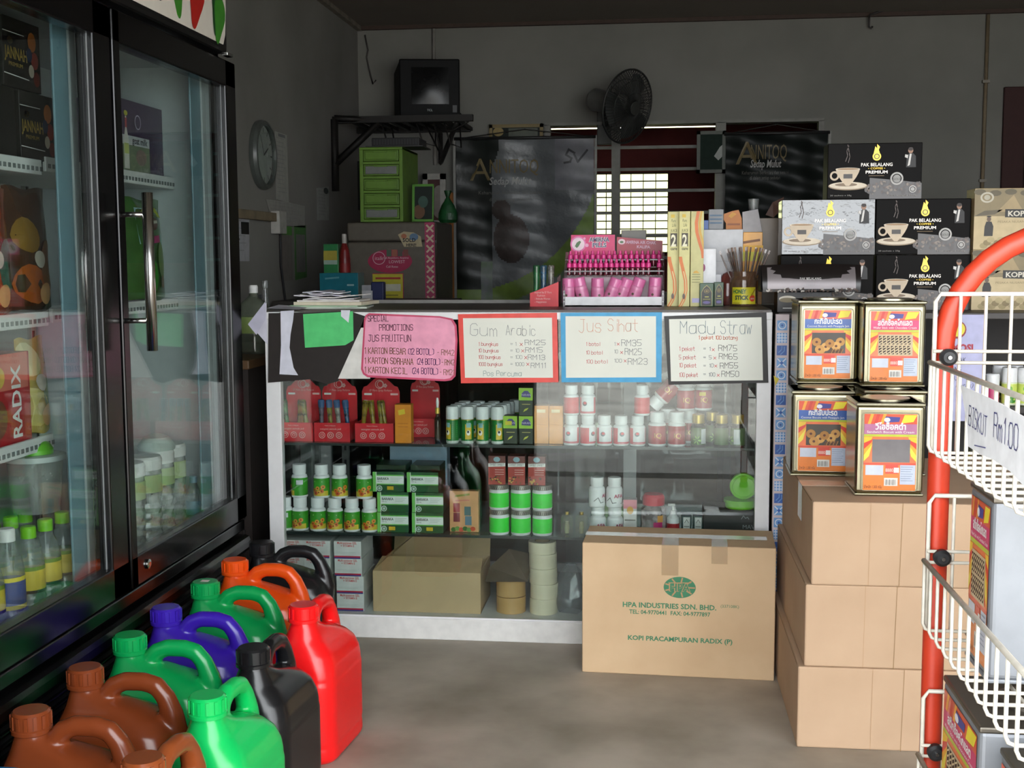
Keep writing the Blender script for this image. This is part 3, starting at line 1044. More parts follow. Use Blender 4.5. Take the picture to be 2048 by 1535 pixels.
# television
ty = 7.02
xa, xb = X(797, 180, ty), X(917, 180, ty)
tw, th = xb - xa, .335
t = thing('television', 'old black box television on the corner shelf', 'television', (xa, ty + .02, sz + 0.0225), -0.0, rot=(0, 0, 0.16))
tb = mat('0c0c0d', .55, spec=.2)
k = MB()
k.box(0, tw, 0, .07, 0, th, tb, .008)
k.add([(.0, .07, .0), (tw, .07, 0), (tw, .07, th), (0, .07, th), (-.04, .24, .0), (tw - .06, .24, 0), (tw - .06, .24, th * .85), (-.04, .24, th * .85)], [(0, 4, 7, 3), (1, 2, 6, 5), (3, 7, 6, 2), (0, 1, 5, 4), (4, 5, 6, 7)], tb)
k.box(0, tw * .6, .24, .33, .0, th * .6, tb, .01)
k.build('housing', t)
SF = Flat((0, -.0008, 0))
k = MB()
sc_m = mat('131415', .22, spec=.25)
nx = 8
vs, fs = [], []
for j in range(nx + 1):
    for i in range(nx + 1):
        a, b = i / nx, j / nx
        vs.append((tw * (.20 + .62 * a), -.001 - .010 * math.sin(PI * a) * math.sin(PI * b), th * (.24 + .62 * b)))
for j in range(nx):
    for i in range(nx):
        q = j * (nx + 1) + i
        fs.append((q, q + 1, q + nx + 2, q + nx + 1))
k.add(vs, fs, sc_m, True)
k.build('screen', t)
k = MB().text(SF, 'TCL', tw * .5, th * .12, .018, mat('8a8c8c', .3, .5), 'c')
k.box(tw * .88, tw * .95, -.004, 0, th * .1, th * .22, mat('3a3c3e', .4))
k.build('control_panel', t)

# mini fridge with stickers
BY = 6.0
bx0, bx1, bz1 = X(694, 445, BY), X(870, 445, BY), Z(760, 443, BY)
bd = .52
t = thing('small_refrigerator', 'grey brown small refrigerator covered in stickers in the back corner', 'refrigerator', (bx0, BY, 0))
w_ = bx1 - bx0
body = mat('5f584d', .5)
MB().box(0, w_, .05, bd, .02, bz1, mat('4d453c', .5), .01).box(.03, w_ - .03, .08, bd - .03, 0, .02, ink).build('cabinet', t)
d_ = MB().box(0, w_, 0, .045, .06, bz1 - .10, body, .008).build('door', t)
MB().box(0, w_, 0, .045, bz1 - .095, bz1 - .004, body, .008).build('top_panel', t)
SFb = Flat((0, -.0008, 0))
k = MB()
pk = mat('a8355e', .5)
sx = w_ - .052
k.shape(SFb, [(sx, .07), (w_ - .002, .07), (w_ - .002, bz1 - .005), (sx, bz1 - .005)], pk)
crm = mat('c9b79a', .5)
for i in range(14):
    b = bz1 - .035 - i * .05
    k.line(SFb, [(sx + .012, b - .014), (sx + .040, b + .014)], .009, crm, .0009)
    k.line(SFb, [(sx + .012, b + .014), (sx + .040, b - .014)], .009, crm, .0012)
k.build('patterned_tape', d_)


def bxz(px, py):
    p = hit('y', BY, px, py)
    return p.x - bx0, p.z


k = MB()
a, b = bxz(780, 522)
k.disc(SFb, a, b, .112, .058, mat('a81e4c', .5), .0006, 32)
k.ring(SFb, a - .055, b + .015, .032, .032, .003, mat('d8b0bc', .5), .0012)
k.text(SFb, 'italk', a - .077, b + .006, .026, mat('d8b0bc', .5), lift=.0013)
k.text(SFb, 'Call Anywhere, Anytime', a + .03, b + .012, .013, mat('d8c0c6', .5), 'c', lift=.0012)
k.text(SFb, 'LOWEST', a + .035, b - .01, .021, mat('d8c0c6', .5), 'c', lift=.0012)
k.text(SFb, 'Call Rates', a + .01, b - .032, .015, mat('d8c0c6', .5), 'c', lift=.0012)
k.build('sticker', d_)['label'] = 'crimson oval sticker'
k = MB()
a, b = bxz(820, 481)
k.shape(SFb, [(a - .06, b + .03), (a - .03, b + .045), (a + .02, b + .04), (a + .055, b + .02), (a + .062, b - .03), (a - .03, b - .03)], mat('b5a684', .5))
k.disc(SFb, a + .02, b + .018, .022, .018, mat('5d7c9c', .5), .0008)
k.disc(SFb, a - .03, b + .022, .014, .012, mat('b06a4a', .5), .0008)
k.text(SFb, 'SOLD', a - .004, b - .006, .026, ink, 'c', bold=.03, lift=.001)
k.text(SFb, 'HERE!', a + .006, b - .028, .02, ink, 'c', bold=.03, lift=.001)
k.build('sticker', d_)['label'] = 'cream sticker reading SOLD HERE'
k = MB()
a, b = bxz(795, 506)
for i, (c_, s_) in enumerate((('4a5d4c', '3'), ('a05a48', 'in'), ('57504a', 'a'), ('7d3f3a', '1'))):
    k.shape(SFb, [(a - .055 + i * .028, b - .016), (a - .03 + i * .028, b - .016), (a - .03 + i * .028, b + .018), (a - .055 + i * .028, b + .018)], mat(c_, .5), .0013)
k.build('sticker', d_)
k = MB()
a0, b0 = bxz(746, 602)
a1, b1 = bxz(807, 546)
k.shape(SFb, [(a0, b0 - .03), (a1, b0 - .03), (a1, b1), (a0, b1)], mat('a83048', .5), .0005)
k.shape(SFb, [(a0, b0 - .026), (a1 - .004, b0 - .026), (a1 - .004, b1 - .004), (a0, b1 - .004)], mat('c4bb2e', .5), .0008)
k.shape(SFb, [(a0 + .01, b0 + .05), (a1 - .015, b0 + .05), (a1 - .015, b0 + .085), (a0 + .01, b0 + .085)], mat('c9c8b4', .5), .0011)
k.line(SFb, [(a0 + .02, b1 - .025), (a1 - .02, b1 - .025)], .01, mat('b03a30', .5), .0011)
for i in range(3):
    k.line(SFb, [(a0 + .02, b0 + .03 - i * .016), (a1 - .03, b0 + .03 - i * .016)], .004, mat('5a581e', .5), .0011)
k.build('sticker', d_)['label'] = 'yellow notice sticker with red border'

# green drawer tower on the refrigerator
DY = 6.06
dx0, dx1 = X(720, 400, DY), X(806, 400, DY)
dh = Z(760, 294, DY) - bz1 - .001
dw, dd = dx1 - dx0, .40
gm = mat('648a2a', .5)
gm2 = mat('587c24', .5)
t = thing('drawer_tower', 'lime green five-drawer plastic tower on the small refrigerator', 'drawers', (dx0, DY, bz1 + .001))
k = MB()
for x_ in (0, dw - .018):
    k.box(x_, x_ + .018, 0, dd, 0, dh, gm, .002)
for i in range(6):
    z_ = i * (dh - .012) / 5
    k.box(.018, dw - .018, .003, dd - .002, z_, z_ + .012, gm)
k.box(.018, dw - .018, dd - .006, dd, 0, dh, gm)
k.box(0, dw, -.004, dd, dh - .014, dh, gm, .003)
k.build('frame', t)
step = (dh - .012) / 5
for i in range(5):
    z_ = i * step + .014
    clear_d = i in (0, 3)
    d_ = MB().box(.02, dw - .02, 0, dd - .01, z_, z_ + step - .016, gm2, .003).box(.03, dw - .03, -.004, .002, z_ + .008, z_ + step - .024, mat('777976', .4) if clear_d else gm, .003).build('drawer', t)
    MB().box(dw * .35, dw * .65, -.012, -.004, z_ + step - .028, z_ + step - .022, gm).build('handle', d_)
    if clear_d:
        d_['label'] = 'drawer with a pale grey front'
# set-top box on the tower
t = thing('set_top_box', 'flat black set-top box lying on the green drawer tower', 'box', (dx0 + .06, DY + .02, bz1 + .003 + dh))
MB().box(0, .24, 0, .2, .005, .045, ink, .003).box(-.03, .26, -.01, .21, 0, .005, mat('3a3a3a', .6)).build('body', t)
k = MB()
for i in range(16):
    k.box(.01 + i * .014, .017 + i * .014, -.0006, 0, .012, .038, mat('2c2c2e', .5))
k.build('vent', t)
t = thing('tabletop_frame', 'green framed dark picture leaning against the drawer tower', 'picture', (X(830, 440, 5.99 + .05), BY + .09, bz1 + .001), 0, rot=(-.12, 0, 0))
a0 = 0
fw_, fh_ = X(866, 440, 6.08) - X(823, 440, 6.08), Z(840, 367, 6.08) - bz1
t.location.x = X(823, 440, 6.08)
k = MB()
for q in ((0, .012, 0, fh_), (fw_ - .006, fw_, 0, fh_), (0, fw_, 0, .012), (0, fw_, fh_ - .012, fh_)):
    k.box(q[0], q[1], 0, .012, q[2], q[3], mat('5f9c3a', .5))
k.build('frame', t)
k = MB().box(.012, fw_ - .006, .004, .009, .012, fh_ - .012, mat('2a3230', .25))
k.disc(Flat((0, .0038, 0)), .035, .05, .03, .035, mat('6a4a34', .4)).disc(Flat((0, .0038, 0)), .055, .10, .025, .03, mat('3c5a50', .4))
k.build('picture', t)
# items right of it on the refrigerator top
tag(MB().lathe([(.04, 0), (.052, .015), (.050, .05), (.034, .09), (.016, .115), (.009, .13), (.016, .15), (.020, .165)], mat('17532a', .45, amt=.3, bump=.6, scale=25), 9, M=Matrix.Diagonal((1, .6, 1, 1))).build('plastic_bag', loc=(X(888, 440, 6.2), 6.32, bz1 + .001)), 'dark green twisted plastic bag on the small refrigerator', 'bag')
t = thing('spray_can', 'slim pale spray can on the small refrigerator', 'can', (X(893, 440, 6.44), 6.44, bz1 + .001))
MB().lathe([(.016, 0), (.017, .005), (.017, .10), (.012, .108)], mat('b9b9b6', .3, .4), 16).build('body', t)
MB().lathe([(.011, .108), (.011, .128)], mat('c9c9c6', .4), 14).build('cap', t)
# dark board behind, hung on the back wall, and a white framed picture
y_ = 7.44
t = thing('notice_board', 'black flat board hung on the back wall behind the drawer tower', 'board', (X(695, 420, y_), y_, Z(705, 420, y_)))
MB().box(0, X(735, 420, y_) - X(695, 420, y_), 0, .03, 0, Z(705, 322, y_) - Z(705, 420, y_), mat('141418', .5), .004).build('panel', t)
MB().box(.01, X(735, 420, y_) - X(695, 420, y_) - .01, -.002, 0, .01, Z(705, 322, y_) - Z(705, 420, y_) - .01, mat('1c1c22', .3)).build('face', t)
y_ = 7.40
x0, x1, z0, z1 = X(846, 440, y_), X(892, 440, y_), Z(870, 450, y_), Z(870, 347, y_)
t = thing('wall_picture', 'white framed maroon picture leaning on the back wall behind the drawers', 'picture', (x0, y_, z0), 0)
k = MB()
for q in ((0, .03, 0, z1 - z0), (x1 - x0 - .035, x1 - x0, 0, z1 - z0), (0, x1 - x0, 0, .03), (0, x1 - x0, z1 - z0 - .035, z1 - z0)):
    k.box(q[0], q[1], 0, .02, q[2], q[3], mat('b0aca4', .6))
k.build('frame', t)
MB().box(.03, x1 - x0 - .03, .006, .014, .03, z1 - z0 - .03, mat('4a1d1b', .5)).disc(Flat((0, .005, 0)), .10, .14, .05, .10, mat('8c837c', .5)).build('picture', t)
tag(MB().box(-.0, X(918, 600, 7.42) - X(897, 600, 7.42), 0, .02, 0, Z(905, 385, 7.42) - Z(905, 610, 7.42), mat('a8662c', .7)).build('wooden_post', loc=(X(897, 600, 7.42), 7.42, Z(905, 610, 7.42))), 'orange brown wooden post on the back wall beside the large banner', 'post')
p = hit('y', 7.395, 898, 432)
tag(MB().tube([(-.02, 0, .02), (.03, 0, -.03)], .022, mat('a9a59c', .6), 12).build('cable_spool', loc=p), 'pale round roll beside the orange brown post', 'roll')
# things on the low stand in front of the refrigerator
TY = 5.6
tz = Z(700, 600, TY)
st = thing('low_table', 'dark low table behind the counter in the back corner', 'table', (X(560, 600, TY), TY - .12, 0))
tl = X(905, 600, TY) - X(560, 600, TY)
MB().box(0, tl, 0, .40, tz - .03, tz, mat('3a3530', .7), .003).build('tabletop', st)
for xx in (.02, tl - .06):
    for yy in (.02, .34):
        MB().box(xx, xx + .04, yy, yy + .04, 0, tz - .03, mat('2c2824', .7)).build('leg', st)


def stand_box(name, label, cat, x0_, x1_, yt, y, d, h, art=None, yb=600):
    a, b = X(x0_, yb, y), X(x1_, yb, y)
    return carton(name, label, cat, (a, y, tz + .0005), b - a, d, Z(x0_, yt, y) - tz, h, art)


stand_box('carton', 'teal box lying on the low table in the back corner', 'carton', 640, 717, 546, TY + .0, .12, '137080', lambda k, F: (k.line(F, [(.03, .10), (.09, .105)], .008, mat('5c9ca4', .5)), k.line(F, [(.135, .07), (.16, .07)], .008, mat('9cc4c8', .5))))
stand_box('carton', 'green and yellow upright box behind the teal box', 'carton', 649, 678, 488, TY + .15, .05, '2b7a46', lambda k, F: (k.shape(F, [(0, .185), (.066, .185), (.066, .23), (0, .23)], mat('a89a34', .5)), k.shape(F, [(0, .165), (.066, .165), (.066, .185), (0, .185)], mat('9ab0a0', .5))))
bottle('sauce_bottle', 'red sauce bottle with pale nozzle behind the teal box', (X(690, 560, TY + .19), TY + .19, tz + .0005), .028, .31, mat('7a1a1c', .35), mat('b9b4ac', .4), [(.25, .55, mat('8a1c1e', .5))], neck=.35, caph=.25)
t = thing('clip_holder', 'dark blue clip holder with white notes on the low table', 'holder', (X(746, 600, TY), TY - .04, tz + .0005))
MB().box(0, .06, 0, .05, 0, .085, mat('232c5c', .5), .006).build('holder', t)
MB().box(-.045, -.002, .01, .014, 0, .07, mat('a4a5aa', .6)).box(-.04, .01, -.012, -.008, 0, .045, mat('c9c9cc', .6)).build('note', t)
# big water bottle and small bottle behind the counter's left end
cy_ = 4.05
big = thing('water_bottle', 'large clear water bottle with white cap behind the counter end', 'bottle', (X(496, 690, 3.95), 4.02, Z(496, 705, 4.02)))
bh = Z(496, 570, 4.02) - big.location.z
MB().lathe([(.056, 0), (.060, .01), (.060, bh * .25), (.057, bh * .27), (.060, bh * .29), (.060, bh * .55), (.048, bh * .72), (.016, bh * .84), (.014, bh * .89)], clear('a9b6a0', .35, .06), 24).build('body', big)
MB().lathe([(.0155, bh * .885), (.0155, bh * .97), (.013, bh)], wht, 18).build('cap', big)
MB().lathe([(.0607, bh * .30), (.0607, bh * .54)], mat('9db56a', .5), 24, caps=False).build('paper_label', big)
MB().box(.012, .03, .0, .01, bh * .80, bh * .86, ink, .002).build('tag', big)
sh = thing('side_cupboard', 'dark wooden side cupboard in the gap behind the fridge end', 'cupboard', (-1.775, 3.72, 0))
MB().box(0, .50, .02, .8, 0, big.location.z - .03, mat('2b2320', .7)).build('body', sh)
MB().box(-.01, .51, .0, .82, big.location.z - .03, big.location.z - .0005, mat('5c4328', .6), .004).build('top', sh)
for i in range(3):
    MB().box(.02, .48, .005, .02, .05 + i * .28, .30 + i * .28, mat('241d1b', .6), .004).build('drawer', sh)
bottle('water_bottle', 'small empty clear bottle behind the folded papers', (X(555, 600, 4.6), 4.45, big.location.z), .016, 1.162 - .1 - big.location.z + .02, clear('d0d4d2', .2, .08), clear('d8dcda', .5, .1), neck=.6)

# ================================================================ BACK WALL: FAN, BANNERS, PICTURES
fb_m = mat('2f302e', .5)
fy = 7.05
ctr = hit('y', fy, 1255, 213)
n = Vector((.76, -.60, -.24)).normalized()
q = Vector((0, 0, 1)).rotation_difference(n)
MF = q.to_matrix().to_4x4()
t = thing('wall_fan', 'dark round wall fan turned sideways above the back window', 'fan', ctr)
Rf = .205
k = MB()
for s_ in (1, -1):
    for i in range(64):
        a_ = 2 * PI * i / 64
        P = []
        for j in range(7):
            u = j / 6
            r_ = .035 + (Rf - .035) * u
            P.append(MF @ Vector((r_ * math.cos(a_), r_ * math.sin(a_), s_ * (.055 * (1 - u ** 2.6)))))
        k.tube(P, .0019, fb_m, 4)
for rr, zz in ((Rf, 0), (Rf * .72, .033), (Rf * .72, -.033), (Rf * .4, .05)):
    k.tube([MF @ Vector((rr * math.cos(2 * PI * i / 40), rr * math.sin(2 * PI * i / 40), zz)) for i in range(40)], .006 if rr == Rf else .0025, fb_m, 6, True)
k.build('guard', t)
k = MB().lathe([(.04, .052), (.036, .06), (.0, .062)], mat('3c3d3a', .5), 20, M=MF)
k.build('badge', t)
for b in range(3):
    k = MB()
    vs = []
    for i in range(6):
        for j in range(6):
            r_ = .04 + (Rf - .06) * i / 5
            a_ = 2 * PI * b / 3 + (j / 5 - .5) * (1.5 - .4 * i / 5)
            vs.append(MF @ Vector((r_ * math.cos(a_), r_ * math.sin(a_), (j / 5 - .5) * .045)))
    k.add(vs, [(i * 6 + j, i * 6 + j + 1, i * 6 + j + 7, i * 6 + j + 6) for i in range(5) for j in range(5)], mat('454846', .35), True)
    k.build('blade', t)
MB().lathe([(.045, -.02), (.062, -.05), (.066, -.25), (.05, -.275)], mat('6a6a66', .45), 22, M=MF).build('motor_housing', t)
k = MB()
mp = MF @ Vector((0, 0, -.12))
k.tube([mp, mp + Vector((-.03, .10, -.05)), Vector((mp.x - .05, YB - fy - .02, mp.z - .08))], .02, mat('4c4c48', .5), 8)
k.box(mp.x - .10, mp.x, YB - fy - .02, YB - fy - .001, mp.z - .20, mp.z + .02, mat('4c4c48', .5), .006)
k.build('wall_bracket', t)


def banner(label, y, c0, c1, seed, bx):
    """c0 top-left, c1 bottom-right image positions; hung cloth with folds"""
    x0, x1 = X(c0[0], c0[1], y), X(c1[0], c0[1], y)
    z1, z0 = Z(c0[0], c0[1], y), Z(c1[0], c1[1], y)
    W, H_ = x1 - x0, z1 - z0
    t = thing('hanging_banner', label, 'banner', (x0, y, z0), 0, 'dark product banners on the back wall')
    f = lambda a, b: .008 * math.sin(14 * a / W + 3 * b / H_ + seed) + .006 * math.sin(31 * b / H_ + 6 * a / W + seed) + .012 * (1 - b / H_) * math.sin(7 * a / W + seed * 2)
    F = Wavy((0, 0, 0), (1, 0, 0), (0, 0, 1), f)
    cl = mat('181e1b', .36, amt=.2, scale=9, bump=.5 if bx else .25, tint2='101513', spec=.45 if bx else .15)
    grey_m = mat('7f7e84', .4, amt=.15, scale=9, bump=.6)
    lime = mat('7f9c44', .45, amt=.2, scale=9, bump=.25)
    swo = mat('626567', .36, amt=.25, scale=9, bump=.9, tint2='686b6d', spec=.6)
    pale = mat('85888c', .45, amt=.25, scale=9, bump=.25, tint2='5d7a4c')
    skin = mat('504440', .4, amt=.3, scale=9, bump=.7)

    def zone(a, b):
        if not bx:
            return cl
        r_ = math.hypot((a - .06) * .86, (b - .98))
        if abs(a - .22) < .035 * (1 + .3 * math.sin(9 * b)) and b < .29:
            return pale
        if r_ > .90 and b < .74:
            return pale if r_ > .965 or b < .06 else lime
        if r_ > .86 and b < .74:
            return lime
        if a < .16 and b < .13:
            return lime
        if a > .72 and b > .70 and r_ < .97:
            return grey_m
        if ((a - .40) / .13) ** 2 + ((b - .42) / .14) ** 2 < 1 or ((a - .33) / .07) ** 2 + ((b - .59) / .06) ** 2 < 1:
            return skin
        if .22 < r_ * 1.0 < .86 and a > .26:
            return swo
        return cl
    nx, ny = (96, 110) if bx else (40, 44)
    k = MB()
    gv = [F(W * i / nx, H_ * j / ny) for j in range(ny + 1) for i in range(nx + 1)]
    by = {}
    for j in range(ny):
        for i in range(nx):
            q = j * (nx + 1) + i
            by.setdefault(zone((i + .5) / nx, (j + .5) / ny), []).append((q, q + 1, q + nx + 2, q + nx + 1))
    k.v = [tuple(v) for v in gv]
    for m_, fs in by.items():
        k.mats.append(m_)
        k.f += fs
        k.mi += [len(k.mats) - 1] * len(fs)
        k.sm += [True] * len(fs)
    k.build('cloth', t)
    k = MB()
    ds = mat('1c1c20', .4)
    if bx:
        k.line(F, [(.86 * W, .91 * H_), (.82 * W, .93 * H_), (.80 * W, .90 * H_), (.84 * W, .88 * H_), (.83 * W, .86 * H_), (.79 * W, .855 * H_)], .012, ds, .004)
        k.line(F, [(.86 * W, .90 * H_), (.885 * W, .86 * H_), (.95 * W, .925 * H_)], .012, ds, .0045)
    else:
        k.disc(F, .5 * W, .42 * H_, .03 * W, .02 * H_, mat('5a3018', .4), .006)
    k.build('printed_design', t)
    k = MB()
    gd = mat('7a6a44', .5)
    k.text(F, 'A', .10 * W, .76 * H_, .19, gd, lift=.006)
    k.text(F, 'NNITOQ', .24 * W, .80 * H_, .12, gd, lift=.006, width=.36 * W)
    k.text(F, 'Sedap Mulut', .24 * W, .735 * H_, .062, mat('b4b4b0', .5), bold=.02, shear=.25, lift=.006, width=.31 * W)
    sm_ = mat('6d6c66', .5)
    k.text(F, 'Keharuman berkesan dan sesuai', .16 * W, .68 * H_, .03, sm_, lift=.006, width=.46 * W)
    k.text(F, 'di dalam setiap sedutan', .24 * W, .64 * H_, .03, sm_, lift=.006, width=.30 * W)
    if not bx:
        k.shape(F, [(.40 * W, .36 * H_), (.47 * W, .46 * H_), (.58 * W, .50 * H_), (.56 * W, .40 * H_), (.48 * W, .34 * H_)], mat('6b3a1c', .4), .006)
    k.build('lettering', t)
    k = MB().tube([(-.01, -.012, H_), (W + .01, -.012, H_)], .009, mat('2c2c2c', .5), 8)
    k.build('top_rod', t)
    k = MB().tube([(.0, .0, H_), (W * .5, .03, H_ + .055), (W, .0, H_)], .003, mat('3a3836', .6), 4).tube([(W * .5, .022, H_ + .055), (W * .5, YB - y, H_ + .058)], .004, mat('3a3836', .6), 6)
    k.build('hanging_cord', t)
    for xx in (-.018, W + .003):
        if bx or xx > 0:
            MB().box(xx, xx + .015, -.004, .004, -.02, H_ + .01, mat('9b9a94', .5)).build('side_strip', t)
    return t


banner('large wrinkled dark banner with green curve hanging left of the window', 7.40, (912, 278), (1188, 622), 0.4, True)
banner('darker banner with an orange leaf hanging behind the black coffee boxes', 7.40, (1452, 268), (1656, 520), 2.1, False)


def framed(name, label, cat, y, x0_, x1_, yt, yb, fcol, pcol, art=None, fw2=.02):
    a, b, z1, z0 = X(x0_, yt, y), X(x1_, yt, y), Z(x0_, yt, y), Z(x0_, yb, y)
    t = thing(name, label, cat, (a, y, z0))
    w, h = b - a, z1 - z0
    k = MB()
    for q in ((0, fw2, 0, h), (w - fw2, w, 0, h), (0, w, 0, fw2), (0, w, h - fw2, h)):
        k.box(q[0], q[1], 0, .02, q[2], q[3], mat(fcol, .5))
    k.build('frame', t)
    k = MB().box(fw2, w - fw2, .006, .014, fw2, h - fw2, mat(pcol, .6, spec=.15))
    if art:
        art(k, Flat((0, .0055, 0)), w, h)
    k.build('picture', t)
    return t


framed('wall_picture', 'gilt framed picture peeking over the top of the large banner', 'picture', 7.46, 978, 1086, 249, 330, '8d7a4e', '2e3330',
       lambda k, F, w, h: (k.disc(F, w * .17, h * .82, w * .1, h * .11, mat('a08a50', .4)), k.line(F, [(w * .06, h * .93), (w * .94, h * .93)], .005, mat('c9bb94', .4)), k.shape(F, [(w * .36, h * .65), (w * .9, h * .65), (w * .9, h * .9), (w * .36, h * .9)], mat('5a5f52', .3), .0006)))
framed('wall_picture', 'green framed picture with a white bird shape between the two windows', 'picture', 7.42, 1394, 1452, 262, 346, '55594f', '1c2c24',
       lambda k, F, w, h: k.shape(F, [(w * .6, h * .4), (w * .8, h * .62), (w * .95, h * .7), (w * .9, h * .4), (w * .75, h * .3)], mat('a9aca4', .5)))

# ================================================================ GLASS DISPLAY CASE
CY, CD, CT = 3.60, 0.60, 1.006
CX0, CX1 = -1.172, 0.340
alu = mat('dedede', .35, amt=.03)
wood_top = mat('57504a', .4, amt=.15, scale=14)
case = thing('display_case', 'white framed glass display case used as the shop counter', 'display case', (0, CY, 0))
S1, S2, S0 = 0.601, 0.323, 0.072
m = MB()
for x0, x1 in ((CX0, CX0 + .045), (CX1 - .042, CX1)):
    m.box(x0, x1, 0, .03, S0, CT - .02, alu, .002)
    m.box(x0, x1, CD - .03, CD, S0, CT - .02, alu, .002)
m.box(CX0, CX1, -.004, .03, CT - .026, CT - .004, alu, .002)
m.box(CX0, CX1, CD - .03, CD, CT - .026, CT - .004, alu, .002)
m.box(CX0, CX0 + .03, .03, CD - .03, CT - .026, CT - .004, alu)
m.box(CX1 - .03, CX1, .03, CD - .03, CT - .026, CT - .004, alu)
m.box(CX0 + .04, CX1 - .04, CD - .028, CD - .004, S0, S0 + .03, alu)
for xm in (X(1260, 900, 4.19), X(616, 900, 4.19)):
    m.box(xm - .022, xm + .022, CD - .028, CD - .004, S0, CT - .03, alu)
m.build('frame', case)
m = MB().box(CX0, CX1, -.002, CD, 0.0, .066, mat('d9d8d4', .45, amt=.06), .003).box(CX0 + .02, CX1 - .02, .0, CD, .066, S0, alu)
m.box(CX1 - .35 - .004, CX1 - .35, -.003, -.001, .002, .064, mat('8a8a86', .5))
m.build('base', case)
MB().box(CX0, CX1, .03, CD, CT - .004, CT + .001, wood_top).box(CX0, CX1, CD - .012, CD, CT + .001, CT + .012, mat('8d8a86', .4)).build('counter_top', case)
gp = MB().box(CX0 + .043, CX1 - .04, .004, .008, S0, CT - .026, glass())
gp.build('front_glass', case)
MB().box(CX0 + .004, CX0 + .008, .03, CD - .03, S0, CT - .026, glass()).build('side_glass', case)
MB().box(CX1 - .008, CX1 - .004, .03, CD - .03, S0, CT - .026, glass()).build('side_glass', case)
MB().box(CX0 + .04, -.3, CD - .020, CD - .016, S0 + .03, CT - .03, glass('b8c4c4')).build('sliding_pane', case)
MB().box(-.36, CX1 - .04, CD - .012, CD - .008, S0 + .03, CT - .03, glass('b8c4c4')).build('sliding_pane', case)
shg = clear('7d9690', .35, .08)
for z in (S1, S2):
    MB().box(CX0 + .046, CX1 - .043, .022, CD - .05, z - .008, z, shg).box(CX0 + .046, CX1 - .043, .0215, .0225, z - .008, z, mat('26302e', .3)).build('glass_shelf', case)
for xm in (CX0 + .10, X(1502, 900, 4.15)):
    k = MB().box(xm - .012, xm + .012, CD - .045, CD - .03, S0, CT - .03, mat('8a8c8a', .5))
    for i in range(16):
        z = S0 + .05 + i * .053
        k.box(xm - .004, xm + .004, CD - .0455, CD - .0448, z, z + .02, ink)
    k.build('shelf_standard', case)


def cx(px, py=900, y=3.66):
    return X(px, py, y)


def row(proto, spots, group=None, labels=None):
    """first spot takes the prototype itself, the others are copies"""
    for i, s_ in enumerate(spots):
        lab = labels[i] if labels else None
        if i == 0:
            proto.location = s_
            if lab:
                proto['label'] = lab
        else:
            dup(proto, lab, s_)


# ---------------------------------------------------------------- shelf one
red_m = mat('cf2430', .4)
redd = mat('b51d28', .4)
pinkw = mat('e8b8b4', .5)


def perfume_stand(label, x, w):
    t = thing('perfume_stand', label, 'stand', (x, CY + .045, S1 + .0005), 0, 'red perfume display stands')
    k = MB()
    tr_h = .058
    k.box(0, w, 0, .002, 0, tr_h, red_m).box(0, w, .10, .102, 0, .12, red_m).box(0, .002, .002, .10, 0, tr_h, red_m).box(w - .002, w, .002, .10, 0, tr_h, red_m).box(0, w, .002, .10, 0, .002, redd)
    k.box(.002, w - .002, .05, .052, .0, tr_h - .01, redd)
    k.build('tray', t)
    F = Flat((0, .0995, 0))
    P = [(.0, .118), (w, .118), (w, .145)] + [(w * .95, .16), (w * .86, .163), (w * .78, .173), (w * .64, .187), (w * .5, .193), (w * .36, .187), (w * .22, .173), (w * .14, .163), (w * .05, .16)] + [(0, .145)]
    MB().prism(F, P, .002, red_m).build('back_card', t)
    k = MB()
    k.ring(F, w * .47, .168, .014, .014, .002, pinkw, .0006)
    k.ring(F, w * .49, .168, .010, .011, .002, pinkw, .0008)
    for i in range(5):
        k.disc(F, w * .62 + .004 * math.cos(i * 1.257), .164 + .004 * math.sin(i * 1.257), .003, .003, pinkw, .0006, 8)
    k.text(F, "D' Flora Spray Perfume", w * .5, .146, .009, pinkw, 'c', shear=.2, lift=.0008, width=w * .6)
    k.shape(F, [(w * .06, .134), (w * .26, .134), (w * .26, .14), (w * .06, .14)], wht, .0006)
    k.shape(F, [(w * .76, .134), (w * .96, .134), (w * .96, .14), (w * .76, .14)], pinkw, .0006)
    k.build('printed_card', t)
    F2 = Flat((0, -.0004, 0))
    k = MB()
    for i in range(3):
        k.ring(F2, w * (.22 + .24 * i), .02, .010, .010, .0018, pinkw)
        k.ring(F2, w * (.22 + .24 * i), .02, .005, .005, .0018, pinkw)
    k.text(F2, 'wangian semula jadi', w * .46, .037, .008, pinkw, 'c', shear=.2, width=w * .6)
    k.text(F2, 'Made in Malaysia', w * .45, .048, .005, pinkw, 'c')
    k.build('printed_front', t)
    return t


